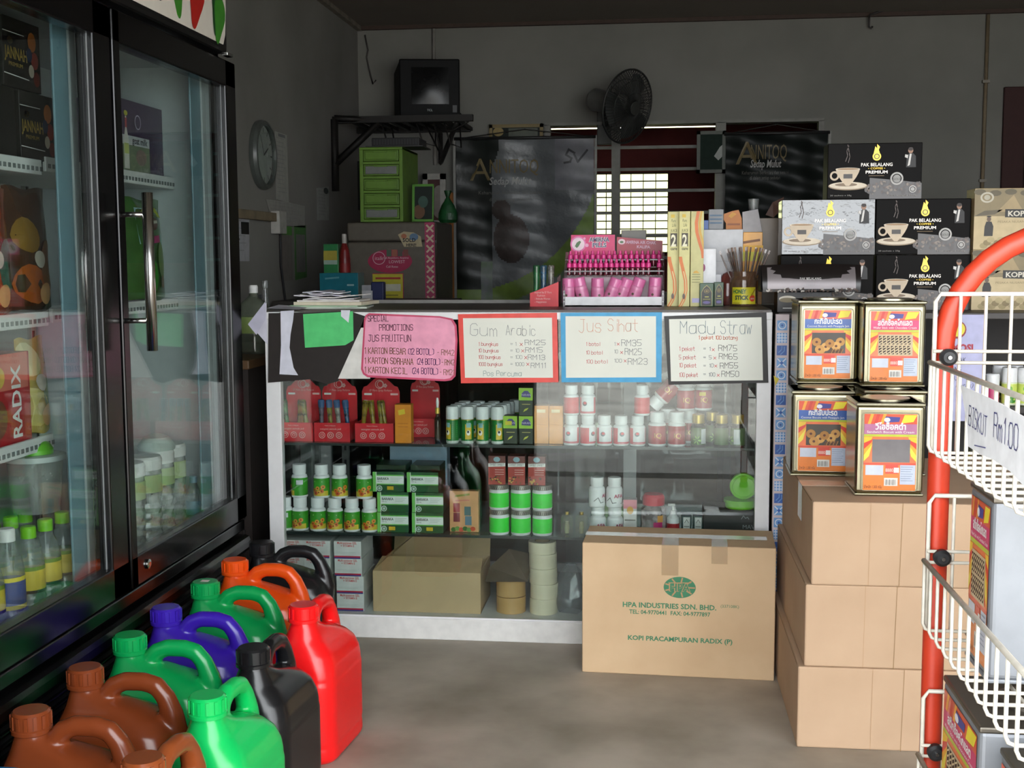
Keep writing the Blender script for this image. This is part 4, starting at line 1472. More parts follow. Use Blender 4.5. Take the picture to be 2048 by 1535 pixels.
pw = cx(631) - cx(559) - .003
for lab, px in (('red perfume display stand with amber tubes at the left end of the case shelf', 559), ('middle red perfume display stand with blue and clear tubes', 632), ('red perfume display stand with yellow tubes left of the orange box', 713)):
    perfume_stand(lab, cx(px), pw if px < 700 else pw + .008)
t = perfume_stand('red perfume display card half hidden behind the orange box', cx(797), pw * .85)
t.location.y = CY + .16
i = 0
for px0, tubes in ((559, ((.25, '6f9f6a', -.12), (.50, 'b8862c', .10), (.62, 'b8761c', .0), (.82, 'a89a2c', -.16))), (632, ((.14, '8d7f92', 0), (.42, 'a8982c', -.06), (.66, 'c4bfb4', -.08), (.92, '3f74a4', -.10))), (713, ((.12, 'c4a43c', .12), (.5, 'c9ac40', -.10), (.68, 'c4b050', -.02), (.86, 'b89a34', -.16)))):
    for j, (a, h, tilt) in enumerate(tubes):
        nm = {559: 'left', 632: 'middle', 713: 'third'}[px0]
        tx = cx(px0) + a * pw
        t = thing('perfume_tube', '%s perfume tube, %s in the %s red display stand' % ({'6f9f6a': 'green', 'b8862c': 'amber', 'b8761c': 'dark amber', 'a89a2c': 'olive', '8d7f92': 'mauve', 'a8982c': 'mustard', 'c4bfb4': 'clear', '3f74a4': 'blue', 'c4a43c': 'yellow', 'c9ac40': 'yellow', 'c4b050': 'pale yellow', 'b89a34': 'dark yellow'}[h], ('first', 'second', 'third', 'fourth')[j], nm), 'perfume', (tx, CY + .075, S1 + .003), 0, 'perfume tubes in the red stands', (0, tilt, 0))
        tm = clear(h, .85, .15)
        MB().lathe([(.006, .0), (.0065, .04), (.0075, .075), (.009, .10)], tm, 12).build('tube', t)
        MB().lathe([(.0095, .10), (.011, .118), (.009, .124)], mat('3a5a86', .4) if px0 == 632 else tm, 12).build('cap', t)
t = thing('perfume_box', 'tall orange perfume box standing beside the red stands', 'box', (cx(794), CY + .035, S1 + .0005))
w_ = cx(826) - cx(794)
MB().box(0, w_, 0, .04, 0, .118, mat('e08a18', .45), .001).build('body', t)
MB().shape(Flat((0, -.0004, 0)), [(w_ * .25, .085), (w_ * .65, .09), (w_ * .6, .105), (w_ * .2, .10)], mat('e8c830', .5)).line(Flat((0, -.0004, 0)), [(w_ * .2, .06), (w_ * .8, .06)], .002, mat('b86a10', .5)).line(Flat((0, -.0004, 0)), [(w_ * .2, .05), (w_ * .8, .05)], .002, mat('b86a10', .5)).build('print', t)
t = thing('dropper_bottle', 'slim amber dropper bottle with white tip beside the green sprays', 'bottle', (cx(877), CY + .05, S1 + .0005))
MB().lathe([(.008, 0), (.010, .01), (.010, .07), (.006, .082), (.006, .09)], clear('4a3c2c', .6, .1), 14).build('body', t)
MB().lathe([(.0075, .09), (.0075, .108)], gold, 14).lathe([(.004, .108), (.005, .125), (.003, .138)], wht, 12).build('dropper', t)

# green spray bottles: four by four, with one more behind
gsp = mat('1f7a34', .3, coat=.3)


def spray():
    r, h = .0195, .113
    t = thing('spray_bottle', '', 'bottle', (0, 0, 0), 0, 'green spray bottles with white caps')
    MB().lathe([(r * .9, 0, mat('d8ded8', .4)), (r, .004, mat('d8ded8', .4)), (r, .009, gsp), (r, .072, mat('c8a848', .3, .8)), (r, .074)], gsp, 22).build('body', t)
    MB().lathe([(r * 1.0, .0745), (r * 1.0, .106), (r * .9, .113)], mat('e6e8e8', .35), 22).build('cap', t)
    F = Round(r, 0, -PI / 2 - .5)
    k = MB().sheet(F, -.012, .014, .008, .060, mat('d8b83a', .4), 5, 1, .0006)
    k.sheet(F, -.008, .050, .006, .064, mat('7fb0b0', .4), 4, 1, .0009)
    k.disc(F, -.002, .034, .006, .008, mat('f0ece0', .4), .0010).disc(F, -.003, .037, .003, .004, ink, .0013)
    for i in range(7):
        k.line(F, [(.012, .022 + i * .006), (.028, .022 + i * .006)], .0011, mat('7fb888', .4), .0006)
    k.build('paper_label', t)
    return t


sp = spray()
rows_ = ('front', 'second', 'third', 'back')
cols_ = ('first', 'second', 'third', 'fourth')
first = True
for r_ in range(4):
    for c_ in range(4):
        loc = (cx((906, 936, 966, 996)[c_]) + r_ * .006, CY + .052 + r_ * .044, S1 + .0005)
        lab = 'green spray bottle with white cap, %s from the left in the %s row' % (cols_[c_], rows_[r_])
        if first:
            sp.location = loc
            sp['label'] = lab
            first = False
        else:
            d_ = dup(sp, lab, loc)
            d_.rotation_euler.z = (0, .9, .4, 1.0)[c_] + .3 * r_
dup(sp, 'green spray bottle with white cap alone behind the dark green boxes', (cx(1018), CY + .235, S1 + .0005))


def gb_art(k, F):
    w, h = .0425, .085
    k.shape(F, [(0, h * .56), (w, h * .56), (w, h), (0, h)], mat('9cc83a', .4))
    k.shape(F, [(w * .2, h * .68), (w * .85, h * .66), (w * .85, h * .78), (w * .65, h * .9), (w * .4, h * .9), (w * .2, h * .8)], mat('46407c', .4), .0007)
    k.text(F, 'NIRAN', w * .52, h * .72, .009, mat('d8c8e8', .4), 'c', lift=.001)
    k.shape(F, [(w * .3, h * .14), (w * .6, h * .22), (w * .7, h * .3), (w * .42, h * .25)], mat('d0d04c', .4), .0006)
    k.line(F, [(w * .25, h * .42), (w * .8, h * .42)], .002, mat('c8b868', .4), .0006)


for lab, px, up_ in (('dark green box with lime top and yellow sticker beside the sprays', 1008, 0), ('dark green box with lime top, lower of the pair beside the glare', 1039, 0), ('dark green box with lime top stacked on another', 1039, 1)):
    t = carton('herb_box', lab, 'box', (cx(px), CY + .045, S1 + .0005 + up_ * .0855), .0425, .05, .085, '23301f', gb_art, 0, 'dark green boxes with lime tops')
    if 'sticker' in lab:
        MB().shape(Flat((0, -.0016, 0)), [(.006, .058), (.026, .058), (.026, .070), (.006, .070)], mat('d8c830', .5)).build('sticker', t)
for lab, px in (('pale orange box at the left of an orange pair on the upper shelf', 1069), ('pale orange box touching the first white bottle', 1098)):
    t = carton('medicine_box', lab, 'box', (cx(px), CY + .055, S1 + .0005), cx(1098) - cx(1069) - .001, .05, .116, 'e59a48', lambda k, F: (k.shape(F, [(.008, .095), (.034, .095), (.034, .105), (.008, .105)], mat('f3d8a8', .4)), k.line(F, [(.006, .06), (.036, .058)], .001, mat('c88038', .5))), 0, 'pale orange boxes on the upper shelf')

# white tablet bottles with red labels
rl = mat('d33b48', .4)
wp = mat('e8e9ea', .35)


def tablet(r, h, lab_m, emblem, group, label, cap_m=wp, body_m=wp, ring_=False):
    t = thing('tablet_bottle', label, 'bottle', (0, 0, 0), 0, group)
    MB().lathe([(r * .93, 0), (r, r * .12), (r, h * .60), (r * .92, h * .66), (r * .74, h * .70), (r * .74, h * .73)], body_m, 26).build('body', t)
    MB().lathe([(r * .82, h * .73), (r * .82, h * .985), (r * .76, h)], cap_m, 26).build('cap', t)
    k = MB().lathe([(r * 1.008, h * .07), (r * 1.008, h * .60)], lab_m, 26, caps=False)
    F = Round(r * 1.012)
    emblem(k, F, r, h)
    k.build('paper_label', t)
    return t


def em_white(k, F, r, h):
    k.sheet(F, -r * .9, h * .09, r * .9, h * .60, mat('e3e3e6', .4), 8, 1, .0004)
    k.disc(F, -r * .35, h * .40, r * .30, r * .30, mat('6a6e78', .4), .0008, 14)
    k.disc(F, -r * .30, h * .42, r * .2, r * .18, mat('d8404c', .4), .0012, 14)
    k.line(F, [(-r * .5, h * .22), (r * .6, h * .22)], .0014, mat('b8b8bc', .4), .0008)
    k.sheet(F, -r * .9, h * .10, r * .9, h * .135, rl, 8, 1, .0006)


def em_redfull(k, F, r, h):
    for i in range(5):
        k.line(F, [(-r * .6, h * (.2 + .07 * i)), (r * .6, h * (.2 + .07 * i))], .001, mat('e88890', .4), .0006)


bw = tablet(.0232, .090, rl, em_white, 'white tablet bottles with red labels', '')
row(bw, [(cx(px), CY + .05, S1 + .0005) for px in (1143, 1176, 1209, 1242, 1275)], None, ['white tablet bottle with red label, %s in the bottom row' % s_ for s_ in ('first from the orange boxes', 'second from the orange boxes', 'middle one', 'fourth from the orange boxes', 'last before the red jars')])
for o_, (rz) in zip([x_ for x_ in C.objects if x_.name.startswith('tablet_bottle')][-5:], (0, 1.1, .2, .5, .3)):
    o_.rotation_euler.z = rz
bt = tablet(.0232, .090, mat('d84048', .4), em_redfull, 'white tablet bottles with red labels', 'white tablet bottle showing its all red side, top left of the stack')
bt.location = (cx(1143, 800), CY + .05, S1 + .0912)
dup(bw, 'white tablet bottle with round emblem stacked second on the top', (cx(1176, 800), CY + .05, S1 + .0912))
d_ = dup(bt, 'white tablet bottle with red label alone on top near the red jars', (cx(1284, 800), CY + .06, S1 + .0912))
d_.rotation_euler.z = .5
redj = mat('a81a28', .3, coat=.3)


def em_iq(k, F, r, h):
    k.text(F, 'IQ', -r * .35, h * .25, r * .8, mat('d8a860', .3, .5), bold=.01, lift=.001)
    k.line(F, [(-r * 1.1, h * .615), (r * 1.1, h * .615)], .0012, gold, .0006)


rj = tablet(.0268, .102, redj, em_iq, 'red capsule jars with white lids', '')
row(rj, [(cx(1314), CY + .055, S1 + .0005), (cx(1353), CY + .055, S1 + .0005), (cx(1335, 880, 3.74), CY + .13, S1 + .0005), (cx(1378, 880, 3.74), CY + .13, S1 + .0005), (cx(1372, 800), CY + .09, S1 + .1032), (cx(1406, 800, 3.72), CY + .105, S1 + .1032)], None,
    ['red capsule jar with white lid, left one in front', 'red capsule jar with white lid, right one in front', 'red capsule jar standing behind between the two front ones', 'red capsule jar standing behind beside the green jars', 'red capsule jar stacked upright on the lower jars', 'red capsule jar with yellow sticker, stacked at the right'])
d_ = dup(rj, 'red capsule jar toppled over with its white lid pointing down', (cx(1352, 800), CY + .10, S1 + .186), rot=(0, PI + .75, .0))
MB().sheet(Round(.0268, 0, -PI / 2), -.012, .045, .006, .056, mat('e0c020', .5), 4, 1, .002).build('sticker', [x_ for x_ in C.objects if x_.get('label', '').startswith('red capsule jar with yellow')][0])
gj = tablet(.0222, .096, mat('4a6a34', .35), lambda k, F, r, h: (k.sheet(F, r * .35, h * .10, r * 1.2, h * .56, mat('cdd2d4', .4), 5, 1, .0005), [k.disc(F, -r * .2 + r * .35 * math.cos(i), h * .22 + r * .4 * math.sin(i), r * .24, r * .07, mat('8fc05a', .4), .0008 + i * .0001, 8, i) for i in range(7)]), 'dark jars with gold lids', '', gold, clear('2c2418', .8, .1))
row(gj, [(cx(1396), CY + .05, S1 + .0005), (cx(1442), CY + .05, S1 + .0005), (cx(1474), CY + .05, S1 + .0005), (cx(1424, 860, 3.72), CY + .11, S1 + .0005)], None,
    ['dark jar with gold lid and leaf label, first beside the red jars', 'dark jar with gold lid in the glare, middle of the group', 'dark jar with gold lid and white label at the end of the shelf', 'dark jar with gold lid standing behind the others'])
gjs = [x_ for x_ in C.objects if x_.name.startswith('tablet_bottle') and 'gold lid' in x_['label']]
for o_, a in zip(gjs, (0, 2.0, -.9, .4)):
    o_.rotation_euler.z = a

# ---------------------------------------------------------------- shelf two
fl_g, fl_y = mat('3f9a2c', .35), mat('d8c040', .35)


def em_flower(k, F, r, h):
    k.sheet(F, -r * 1.3, h * .07, r * 1.3, h * .22, fl_y, 10, 1, .0004)
    for i, (a, b, c_) in enumerate(((-.55, .24, 'd87a2c'), (-.05, .30, 'e8a040'), (.45, .22, 'd06a28'), (.1, .18, 'e8b050'), (-.3, .16, 'c85a28'), (.62, .34, 'e09038'))):
        k.disc(F, a * r, b * h, r * .28, r * .26, mat(c_, .4), .0007 + i * .0002, 10)
        k.disc(F, a * r, b * h, r * .09, r * .09, mat('7a2a1c', .4), .0010 + i * .0002, 8)
    k.line(F, [(-r * .5, h * .5), (r * .5, h * .5)], .002, mat('d8e8b0', .4), .0006)


fo = tablet(.0252, .103, fl_g, em_flower, 'white capped bottles with flower labels', '')
ft = MB()
xs_b = (572, 603, 638, 672, 706, 741)
labs = ['green label bottle with white cap, %s in the lower row' % s_ for s_ in ('first at the case end', 'second from the case end', 'third from the case end', 'fourth from the case end', 'fifth from the case end', 'last beside the green boxes')]
row(fo, [(cx(px, 1040), CY + .05, S2 + .0005) for px in xs_b], None, labs)
for px, lab in ((601, 'green label bottle with barcode sticker on top at the case end'), (645, 'green label bottle on top, left of the touching pair'), (681, 'green label bottle on top, right of the touching pair'), (730, 'green label bottle on top beside the green boxes')):
    dup(fo, lab, (cx(px, 980), CY + .052, S2 + .104))
for o_ in [x_ for x_ in C.objects if x_.get('label', '').startswith('green label bottle')]:
    o_.rotation_euler.z = random.uniform(-.5, .5)
    if 'case end' in o_['label'] and ('barcode' in o_['label'] or 'first' in o_['label']):
        o_.rotation_euler.z = -1.7
        MB().sheet(Round(.0258, 0, -PI / 2 + 1.9), -.008, .042, .012, .056, mat('d0d2d8', .5), 4, 1, .0012).build('barcode_sticker', o_)


def baraka(w, h, sticker):
    def f(k, F):
        k.shape(F, [(0, 0), (w, 0), (w, h), (0, h)], mat('e4e8e4', .4))
        k.shape(F, [(.012, 0), (w, 0), (w, h * .36), (.012, h * .36)], mat('1c5228', .4), .0007)
        k.shape(F, [(.012, h * .86), (w, h * .86), (w, h), (.012, h)], mat('1c5228', .4), .0007)
        k.shape(F, [(0, 0), (.010, 0), (.010, h), (0, h)], mat('74bf5c', .4), .0006)
        k.shape(F, [(.012, h * .36), (w, h * .36), (w, h * .41), (.012, h * .41)], mat('74bf5c', .4), .0009)
        k.shape(F, [(.012, h * .80), (w, h * .80), (w, h * .86), (.012, h * .86)], mat('74bf5c', .4), .0009)
        k.text(F, 'BARAKA', .014, h * .60, .011, ink, bold=.02, lift=.001, width=.037)
        k.text(F, '500 mg', .014, h * .50, .005, ink, lift=.001)
        for i in range(3):
            k.line(F, [(.056, h * (.70 - i * .08)), (w - .006 - .006 * i, h * (.70 - i * .08))], .0008, mat('8a9a8c', .5), .001)
        k.disc(F, .021, h * .17, .009, .009, mat('b8ccc0', .4), .001).ring(F, .021, h * .17, .006, .006, .002, mat('1c5228', .4), .0013)
        if sticker:
            k.shape(F, [(sticker, h * .1), (sticker + .02, h * .1), (sticker + .02, h * .28), (sticker, h * .28)], mat('e0b820', .5), .0012)
    return f


bwid, bh_ = cx(879, 1000) - cx(816, 1000) - .001, .0615
for lab, px, lv, st in (('green and white herbal box, lower row on the bottle side', 757, 0, .036), ('green and white herbal box, lower row on the far side from the bottles', 826, 0, .045), ('green and white herbal box, middle row next to the bottles', 757, 1, 0), ('green and white herbal box, middle row beside the fruit card', 826, 1, 0),
                        ('green and white herbal box with yellow tag, top row', 748, 2, .045), ('green and white herbal box without tag, top row', 816, 2, 0)):
    carton('herbal_box', lab, 'box', (cx(px, 1000), CY + .04 + lv * .004, S2 + .0005 + lv * (bh_ + .0006)), bwid, .13, bh_, '1a3a1e', baraka(bwid, bh_, st), 0, 'green and white herbal boxes')
for lab, px in (('dark green box lying flat on top of the herbal boxes, bottle side', 752), ('dark green box lying flat on top of the herbal boxes, far side', 820)):
    carton('herbal_box', lab, 'box', (cx(px, 1000), CY + .07, S2 + .002 + 3 * (bh_ + .0006)), bwid * .95, .10, .016, '22331f')
t = carton('tea_box', 'peach box with fruit pictures beside the green herbal boxes', 'box', (cx(899, 1000), CY + .06, S2 + .0005), cx(957, 1000) - cx(899, 1000), .03, .128, 'd9a070',
           lambda k, F: ([k.shape(F, [(a, b), (a + .02, b), (a + .02, b + .028), (a, b + .028)], mat(c_, .4)) for a, b, c_ in ((.012, .062, '9a2a2c'), (.012, .032, '7a2a34'), (.046, .052, '4a6a6a'), (.048, .022, '5a7a8c'))],
                         k.line(F, [(.02, .112), (.06, .118)], .006, mat('8a8a34', .5)), k.line(F, [(.02, .098), (.06, .10)], .004, mat('d07a6a', .5)),
                         [k.disc(F, .012 + i * .012, .008 + .003 * (i % 2), .008, .007, mat(('3a6a2c', '6a9a4a', 'c84a2c')[i % 3], .4), .0008 + i * .0001) for i in range(6)]))
nee = mat('2fe03c', .4)
lid_m = mat('a8a49c', .3, .7, amt=.02)


def neon():
    r, h = .0305, .077
    t = thing('cream_jar', '', 'jar', (0, 0, 0), 0, 'jars with neon green labels')
    MB().lathe([(r * .93, 0), (r, .006), (r, .056), (r * .9, .062)], wp, 26).build('body', t)
    k = MB().lathe([(r * .96, .0622), (r * .98, .064), (r * .98, .074), (r * .94, .0765)], lid_m, 30)
    for i in range(30):
        F = Round(r * .98, 0, 2 * PI * i / 30)
        k.shape(F, [(-.0016, .0645), (.0002, .0645), (.0022, .0735), (.0004, .0735)], mat('4c4844', .4), .0006)
    k.build('lid', t)
    k = MB().lathe([(r * 1.008, .008), (r * 1.008, .052)], nee, 26, caps=False)
    for i in range(3):
        k.line(Round(r * 1.012), [(-.018, .044 - i * .012), (.018 - .008 * i, .044 - i * .012)], .0012, mat('28b034', .4), .0005)
    k.build('paper_label', t)
    return t


nj = neon()
row(nj, [(cx(px, 1040), CY + .055, S2 + .0005 + lv * .0772) for lv in (0, 1) for px in (999, 1042, 1085)], None, ['neon green label jar, %s of the stack' % s_ for s_ in ('bottom beside the peach box', 'bottom middle', 'bottom on the glare side', 'top beside the peach box', 'top middle', 'top on the glare side')])


def sachet_art(k, F):
    w, h = .052, .088
    k.shape(F, [(0, 0), (w, 0), (w, h), (0, h)], mat('a8382e', .4))
    k.shape(F, [(0, h * .7), (w, h * .7), (w, h), (0, h)], mat('6f3a34', .4), .0006)
    k.shape(F, [(0, h * .62), (w, h * .64), (w, h * .76), (0, h * .74)], mat('e4e0dc', .4), .0009)
    k.text(F, 'SWEET SWEET', w * .5, h * .66, .010, ink, 'c', lift=.0012, width=w * .85)
    k.disc(F, w * .5, h * .88, .010, .008, mat('8fb0bc', .4), .0009)
    for i in range(3):
        k.line(F, [(w * .4, h * (.52 - i * .08)), (w * .9, h * (.52 - i * .08))], .0014, mat('e8c0b8', .4), .0009)
    for i in range(16):
        k.disc(F, random.uniform(.004, w * .75), random.uniform(.002, h * .3), .0035, .0025, mat(('c8a048', '3a1c14', '7a4a28')[i % 3], .4), .0009 + i * .0001, 8, i)


for lab, px in (('red sachet box standing on the neon jars, nearest the peach box', 979), ('red sachet box in the middle on the neon jars', 1018), ('red sachet box at the glare side on the neon jars', 1058)):
    carton('sachet_box', lab, 'box', (cx(px, 940), CY + .035, S2 + .155), .052, .05, .088, '5a2a24', sachet_art, 0, 'red sachet boxes on the neon jars')
gls = clear('d8d8c8', .14, .08)
for lab, px in (('little glass jar with gold cap left of the white bottles', 1134), ('little glass jar with gold cap touching the carton edge', 1163)):
    t = thing('glass_jar', lab, 'jar', (cx(px, 1060), CY + .06, S2 + .0005), 0, 'little glass jars with gold caps')
    MB().lathe([(.018, 0), (.020, .004), (.020, .056), (.016, .062)], gls, 20).build('body', t)
    MB().lathe([(.006, .004), (.008, .02), (.006, .04)], mat('b9b48c', .4), 10).build('contents', t)
    MB().lathe([(.006, .0622), (.006, .07)], gold, 12).build('cap', t)


def em_apa(k, F, r, h):
    k.text(F, 'AFA', -r * .2, h * .34, r * .62, mat('b03058', .4), bold=.03, lift=.001)
    k.line(F, [(-r * 1.2, h * .22), (-r * .7, h * .34), (-r * .4, h * .16), (0, h * .18), (r * .8, h * .14), (r * 1.2, h * .3)], .0018, ink, .001)


af = tablet(.0245, .090, wp, em_apa, 'white bottles with pink lettering', '')
row(af, [(cx(1196, 1050), CY + .05, S2 + .0005), (cx(1230, 1050), CY + .05, S2 + .0005), (cx(1194, 1000), CY + .05, S2 + .0912), (cx(1229, 1000), CY + .05, S2 + .0912)], None, ['white bottle with pink lettering, %s' % s_ for s_ in ('lower one beside the glass jars', 'lower one beside the pink box', 'stacked on top beside the glass jars', 'stacked on top beside the pink box')])
for i, o_ in enumerate([x_ for x_ in C.objects if 'pink lettering' in x_.get('label', '')]):
    o_.rotation_euler.z = (.1, .3, .9, .2)[i]
carton('medicine_box', 'slim white box with a pink top behind the big carton', 'box', (cx(1247, 1040), CY + .05, S2 + .0005), .040, .04, .112, 'e2dcda', lambda k, F: (k.shape(F, [(0, .085), (.04, .085), (.04, .112), (0, .112)], mat('e08a98', .4)), k.disc(F, .02, .08, .01, .012, mat('e0a848', .4), .0008), k.line(F, [(.006, .05), (.034, .05)], .004, mat('8a8480', .4), .0008)))
t = thing('storage_jar', 'frosted jar with a red screw lid behind the big carton', 'jar', (cx(1307, 1040), CY + .06, S2 + .0005))
MB().lathe([(.036, 0), (.0385, .006), (.0385, .086), (.030, .098)], clear('e6d8d8', .6, .2), 26).build('body', t)
MB().lathe([(.033, .098), (.033, .122), (.028, .13)], mat('d03a4c', .35), 26).build('lid', t)
k = MB().sheet(Round(.039), .0, .01, .028, .05, mat('c83a78', .4), 6, 1, .0006).sheet(Round(.039), .012, .05, .03, .07, mat('e0a050', .4), 4, 1, .0006)
k.build('paper_label', t)
t = thing('pump_bottle', 'white pump bottle with a red label behind the big carton', 'bottle', (cx(1346, 1040), CY + .05, S2 + .0005))
MB().lathe([(.018, 0), (.019, .004), (.019, .06), (.009, .072)], wp, 20).build('body', t)
MB().lathe([(.0095, .072), (.0095, .082), (.004, .083), (.004, .096)], mat('d8d8d4', .4), 14).box(-.016, .006, -.005, .005, .096, .103, mat('d8d8d4', .4), .002).build('pump', t)
MB().lathe([(.0193, .01), (.0193, .045)], mat('b83038', .4), 20, caps=False).build('paper_label', t)
for lab, px in (('small teal edged white box beside the pump bottle', 1363), ('small teal edged white box, farther from the pump bottle', 1386)):
    carton('medicine_box', lab, 'box', (cx(px, 1040), CY + .05, S2 + .0005), .0285, .03, .066, '2a4a48', lambda k, F: (k.shape(F, [(.005, 0), (.025, 0), (.025, .062), (.005, .062)], mat('d8d8d4', .4)), k.line(F, [(.009, .045), (.015, .055), (.021, .045)], .0014, ink), [k.line(F, [(.008, .034 - .007 * i), (.022, .034 - .007 * i)], .002, mat('5a605c', .4)) for i in range(4)]), 0, 'small teal edged white boxes')
t = carton('black_box', 'matt black box with white lettering at the right end of the shelf', 'box', (cx(1407, 1040), CY + .06, S2 + .0005), cx(1515, 1040) - cx(1407, 1040), .12, .085, '1f2022', lambda k, F: (k.text(F, 'MAVI', .115, .028, .018, mat('b8b8b8', .5), lift=.0006), k.line(F, [(.112, .058), (.118, .068), (.124, .06), (.13, .064), (.134, .058)], .002, mat('a8a8a8', .5))), 0, None, .5)
lime = mat('78cc2c', .35)
t = thing('plastic_tub', 'lime green lidded tub lying on the black box', 'tub', (cx(1483, 1000), CY + .10, S2 + .086))
MB().lathe([(.044, 0), (.046, .003), (.046, .016), (.05, .017), (.05, .026)], lime, 30).build('tub_body', t)
t = thing('plastic_dish', 'round lime green lid standing upright on the black box', 'lid', (cx(1488, 960), CY + .09, S2 + .113), 0, None, (.12, 0, 0))
R90 = Matrix.Translation((0, 0, .0405)) @ Matrix.Rotation(PI / 2, 4, 'X')
MB().lathe([(.040, -.010), (.040, .004), (.036, .006)], lime, 34, M=R90).lathe([(.034, .0062), (.032, .0075), (.030, .0062)], lime, 34, caps=False, M=R90).build('lid_body', t)
# pale blue sheet and grey chair backs visible behind the case
t = carton('blue_panel', 'plain pale blue box standing behind the herbal boxes', 'box', (cx(757, 900), CY + .22, S2 + .0005), cx(876, 900) - cx(757, 900), .06, .262, '8fa6b8')

# ---------------------------------------------------------------- case floor
def vit_art(k, F):
    w, h = .086, .0545
    k.shape(F, [(0, 0), (w, 0), (w, h), (0, h)], mat('dcdcda', .45))
    k.shape(F, [(0, 0), (w * .97, 0), (w * .97, h * .07), (0, h * .07)], mat('3a3a8a', .45), .0007)
    k.shape(F, [(0, h * .07), (w * .97, h * .07), (w * .97, h * .16), (0, h * .16)], mat('c03048', .45), .0007)
    k.text(F, 'Multi-purpose GEL', w * .48, h * .84, .0105, mat('c8403c', .5), 'c', bold=.02, lift=.0009, width=w * .72)
    k.text(F, '+ VITAMIN E', w * .5, h * .68, .0095, mat('c8403c', .5), 'c', bold=.02, lift=.0009, width=w * .5)
    for i in range(2):
        k.line(F, [(w * .08, h * (.36 - .07 * i)), (w * .8, h * (.36 - .07 * i))], .0006, mat('a8a8a8', .5), .0009)


vb = None
for c_, px in enumerate((559, 612, 673)):
    for r_ in range(4):
        lab = 'white gel box with red lettering, %s column and %s from the case floor' % (('case end', 'middle', 'open carton side')[c_], ('first', 'second', 'third', 'fourth')[r_])
        loc = (cx(px, 1150) + random.uniform(0, .002) + (.006 if c_ == 2 and r_ < 2 else 0), CY + .035, S0 + .0005 + r_ * .0551)
        if vb is None:
            vb = carton('gel_box', lab, 'box', loc, .086, .16, .0545, 'd0d0cc', vit_art, 0, 'white gel boxes on the case floor')
        else:
            dup(vb, lab, loc)
card = mat('bfa27c', .8, amt=.05, scale=8)
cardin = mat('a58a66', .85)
t = thing('open_carton', 'brown cardboard carton with open flaps on the case floor', 'carton', (cx(749, 1180), CY + .04, S0 + .0005))
w_ = cx(963, 1180) - cx(749, 1180)
h_ = .128
MB().box(0, w_, 0, .004, 0, h_, card).box(0, w_, .22, .224, 0, h_ + .0, card).box(0, .004, .004, .22, 0, h_, card).box(w_ - .004, w_, .004, .22, 0, h_, card).box(0, w_, .004, .22, 0, .004, card).build('body', t)
MB().add([(0, .0, h_), (w_, .0, h_), (w_ + .0, .05, h_ + .035), (.02, .05, h_ + .035)], [(0, 1, 2, 3)], cardin).build('flap', t)
MB().add([(0.02, .22, h_), (w_, .22, h_), (w_, .24, h_ + .075), (.02, .24, h_ + .075)], [(0, 1, 2, 3)], card).build('flap', t)
MB().add([(0, .0, h_), (0, .22, h_), (.10, .20, h_ + .075), (.06, .02, h_ + .06)], [(0, 1, 2, 3)], cardin).build('flap', t)
# loose dark cardboard flap resting on the tape rolls
brn = mat('c39a62', .25, amt=.06, coat=.5)
crm2 = mat('e3d9bd', .35, amt=.04)
tr = None
for i in range(2):
    t = thing('tape_roll', 'wide brown packing tape roll, %s of the short stack' % ('lower', 'upper')[i], 'tape', (cx(1020, 1200), CY + .09, S0 + .0005 + i * .052), 0, 'packing tape rolls on the case floor')
    MB().lathe([(.022, 0), (.046, 0), (.046, .05), (.022, .05), (.022, 0)], brn, 32, caps=False).build('tape', t)
    MB().lathe([(.0195, 0), (.0215, 0), (.0215, .05), (.0195, .05), (.0195, 0)], mat('b08a58', .7), 24, caps=False).build('core', t)
zz = S0 + .0005
for i, (hh, dx) in enumerate(((.048, 0), (.045, .002), (.048, -.001), (.045, -.002), (.036, -.004))):
    t = thing('tape_roll', 'cream packing tape roll, %s in the tall stack' % ('lowest', 'second from below', 'middle', 'second from the top', 'topmost')[i], 'tape', (cx(1086, 1180) + dx, CY + .085, zz), 0, 'packing tape rolls on the case floor')
    MB().lathe([(.024, 0), (.0425, 0), (.0432, .003), (.0432, hh - .003), (.0425, hh), (.024, hh), (.024, 0)], crm2, 36, caps=False).build('tape', t)
    MB().lathe([(.0215, 0), (.0235, 0), (.0235, hh), (.0215, hh), (.0215, 0)], mat('b8a07a', .7), 24, caps=False).build('core', t)
    zz += hh + .0005
t = thing('cardboard_flap', 'bent dark cardboard sheet resting on the brown tape rolls', 'cardboard', (cx(1022, 1130), CY + .06, S0 + .106))
MB().add([(-.075, -.035, .0), (.055, -.035, .004), (.058, .10, .055), (-.02, .12, .065), (-.075, .06, .02)], [(0, 1, 2, 3, 4)], mat('6f5f4c', .85)).add([(-.075, -.035, .002), (.055, -.035, .006), (.058, .10, .057), (-.02, .12, .067), (-.075, .06, .022)], [(0, 1, 2, 3, 4)], mat('6f5f4c', .85)).build('sheet', t)
# crumpled plastic bag
k = MB()
rr = random.Random(3)
nb, nh = 12, 7
vs = []
for j in range(nh):
    for i in range(nb):
        a_ = 2 * PI * i / nb
        r_ = (.035, .048, .05, .045, .04, .03, .016)[j] * rr.uniform(.75, 1.2)
        vs.append((r_ * math.cos(a_), r_ * .9 * math.sin(a_) + .0, .024 * j + (rr.uniform(0, .008) if j else 0)))
k.add(vs, [(j * nb + i, j * nb + (i + 1) % nb, (j + 1) * nb + (i + 1) % nb, (j + 1) * nb + i) for j in range(nh - 1) for i in range(nb)], clear('c9cbd0', .2, .12), False)
tag(k.build('plastic_bag', loc=(cx(1140, 1180), CY + .10, S0 + .001)), 'crumpled clear plastic bag on the case floor beside the tape rolls', 'bag')

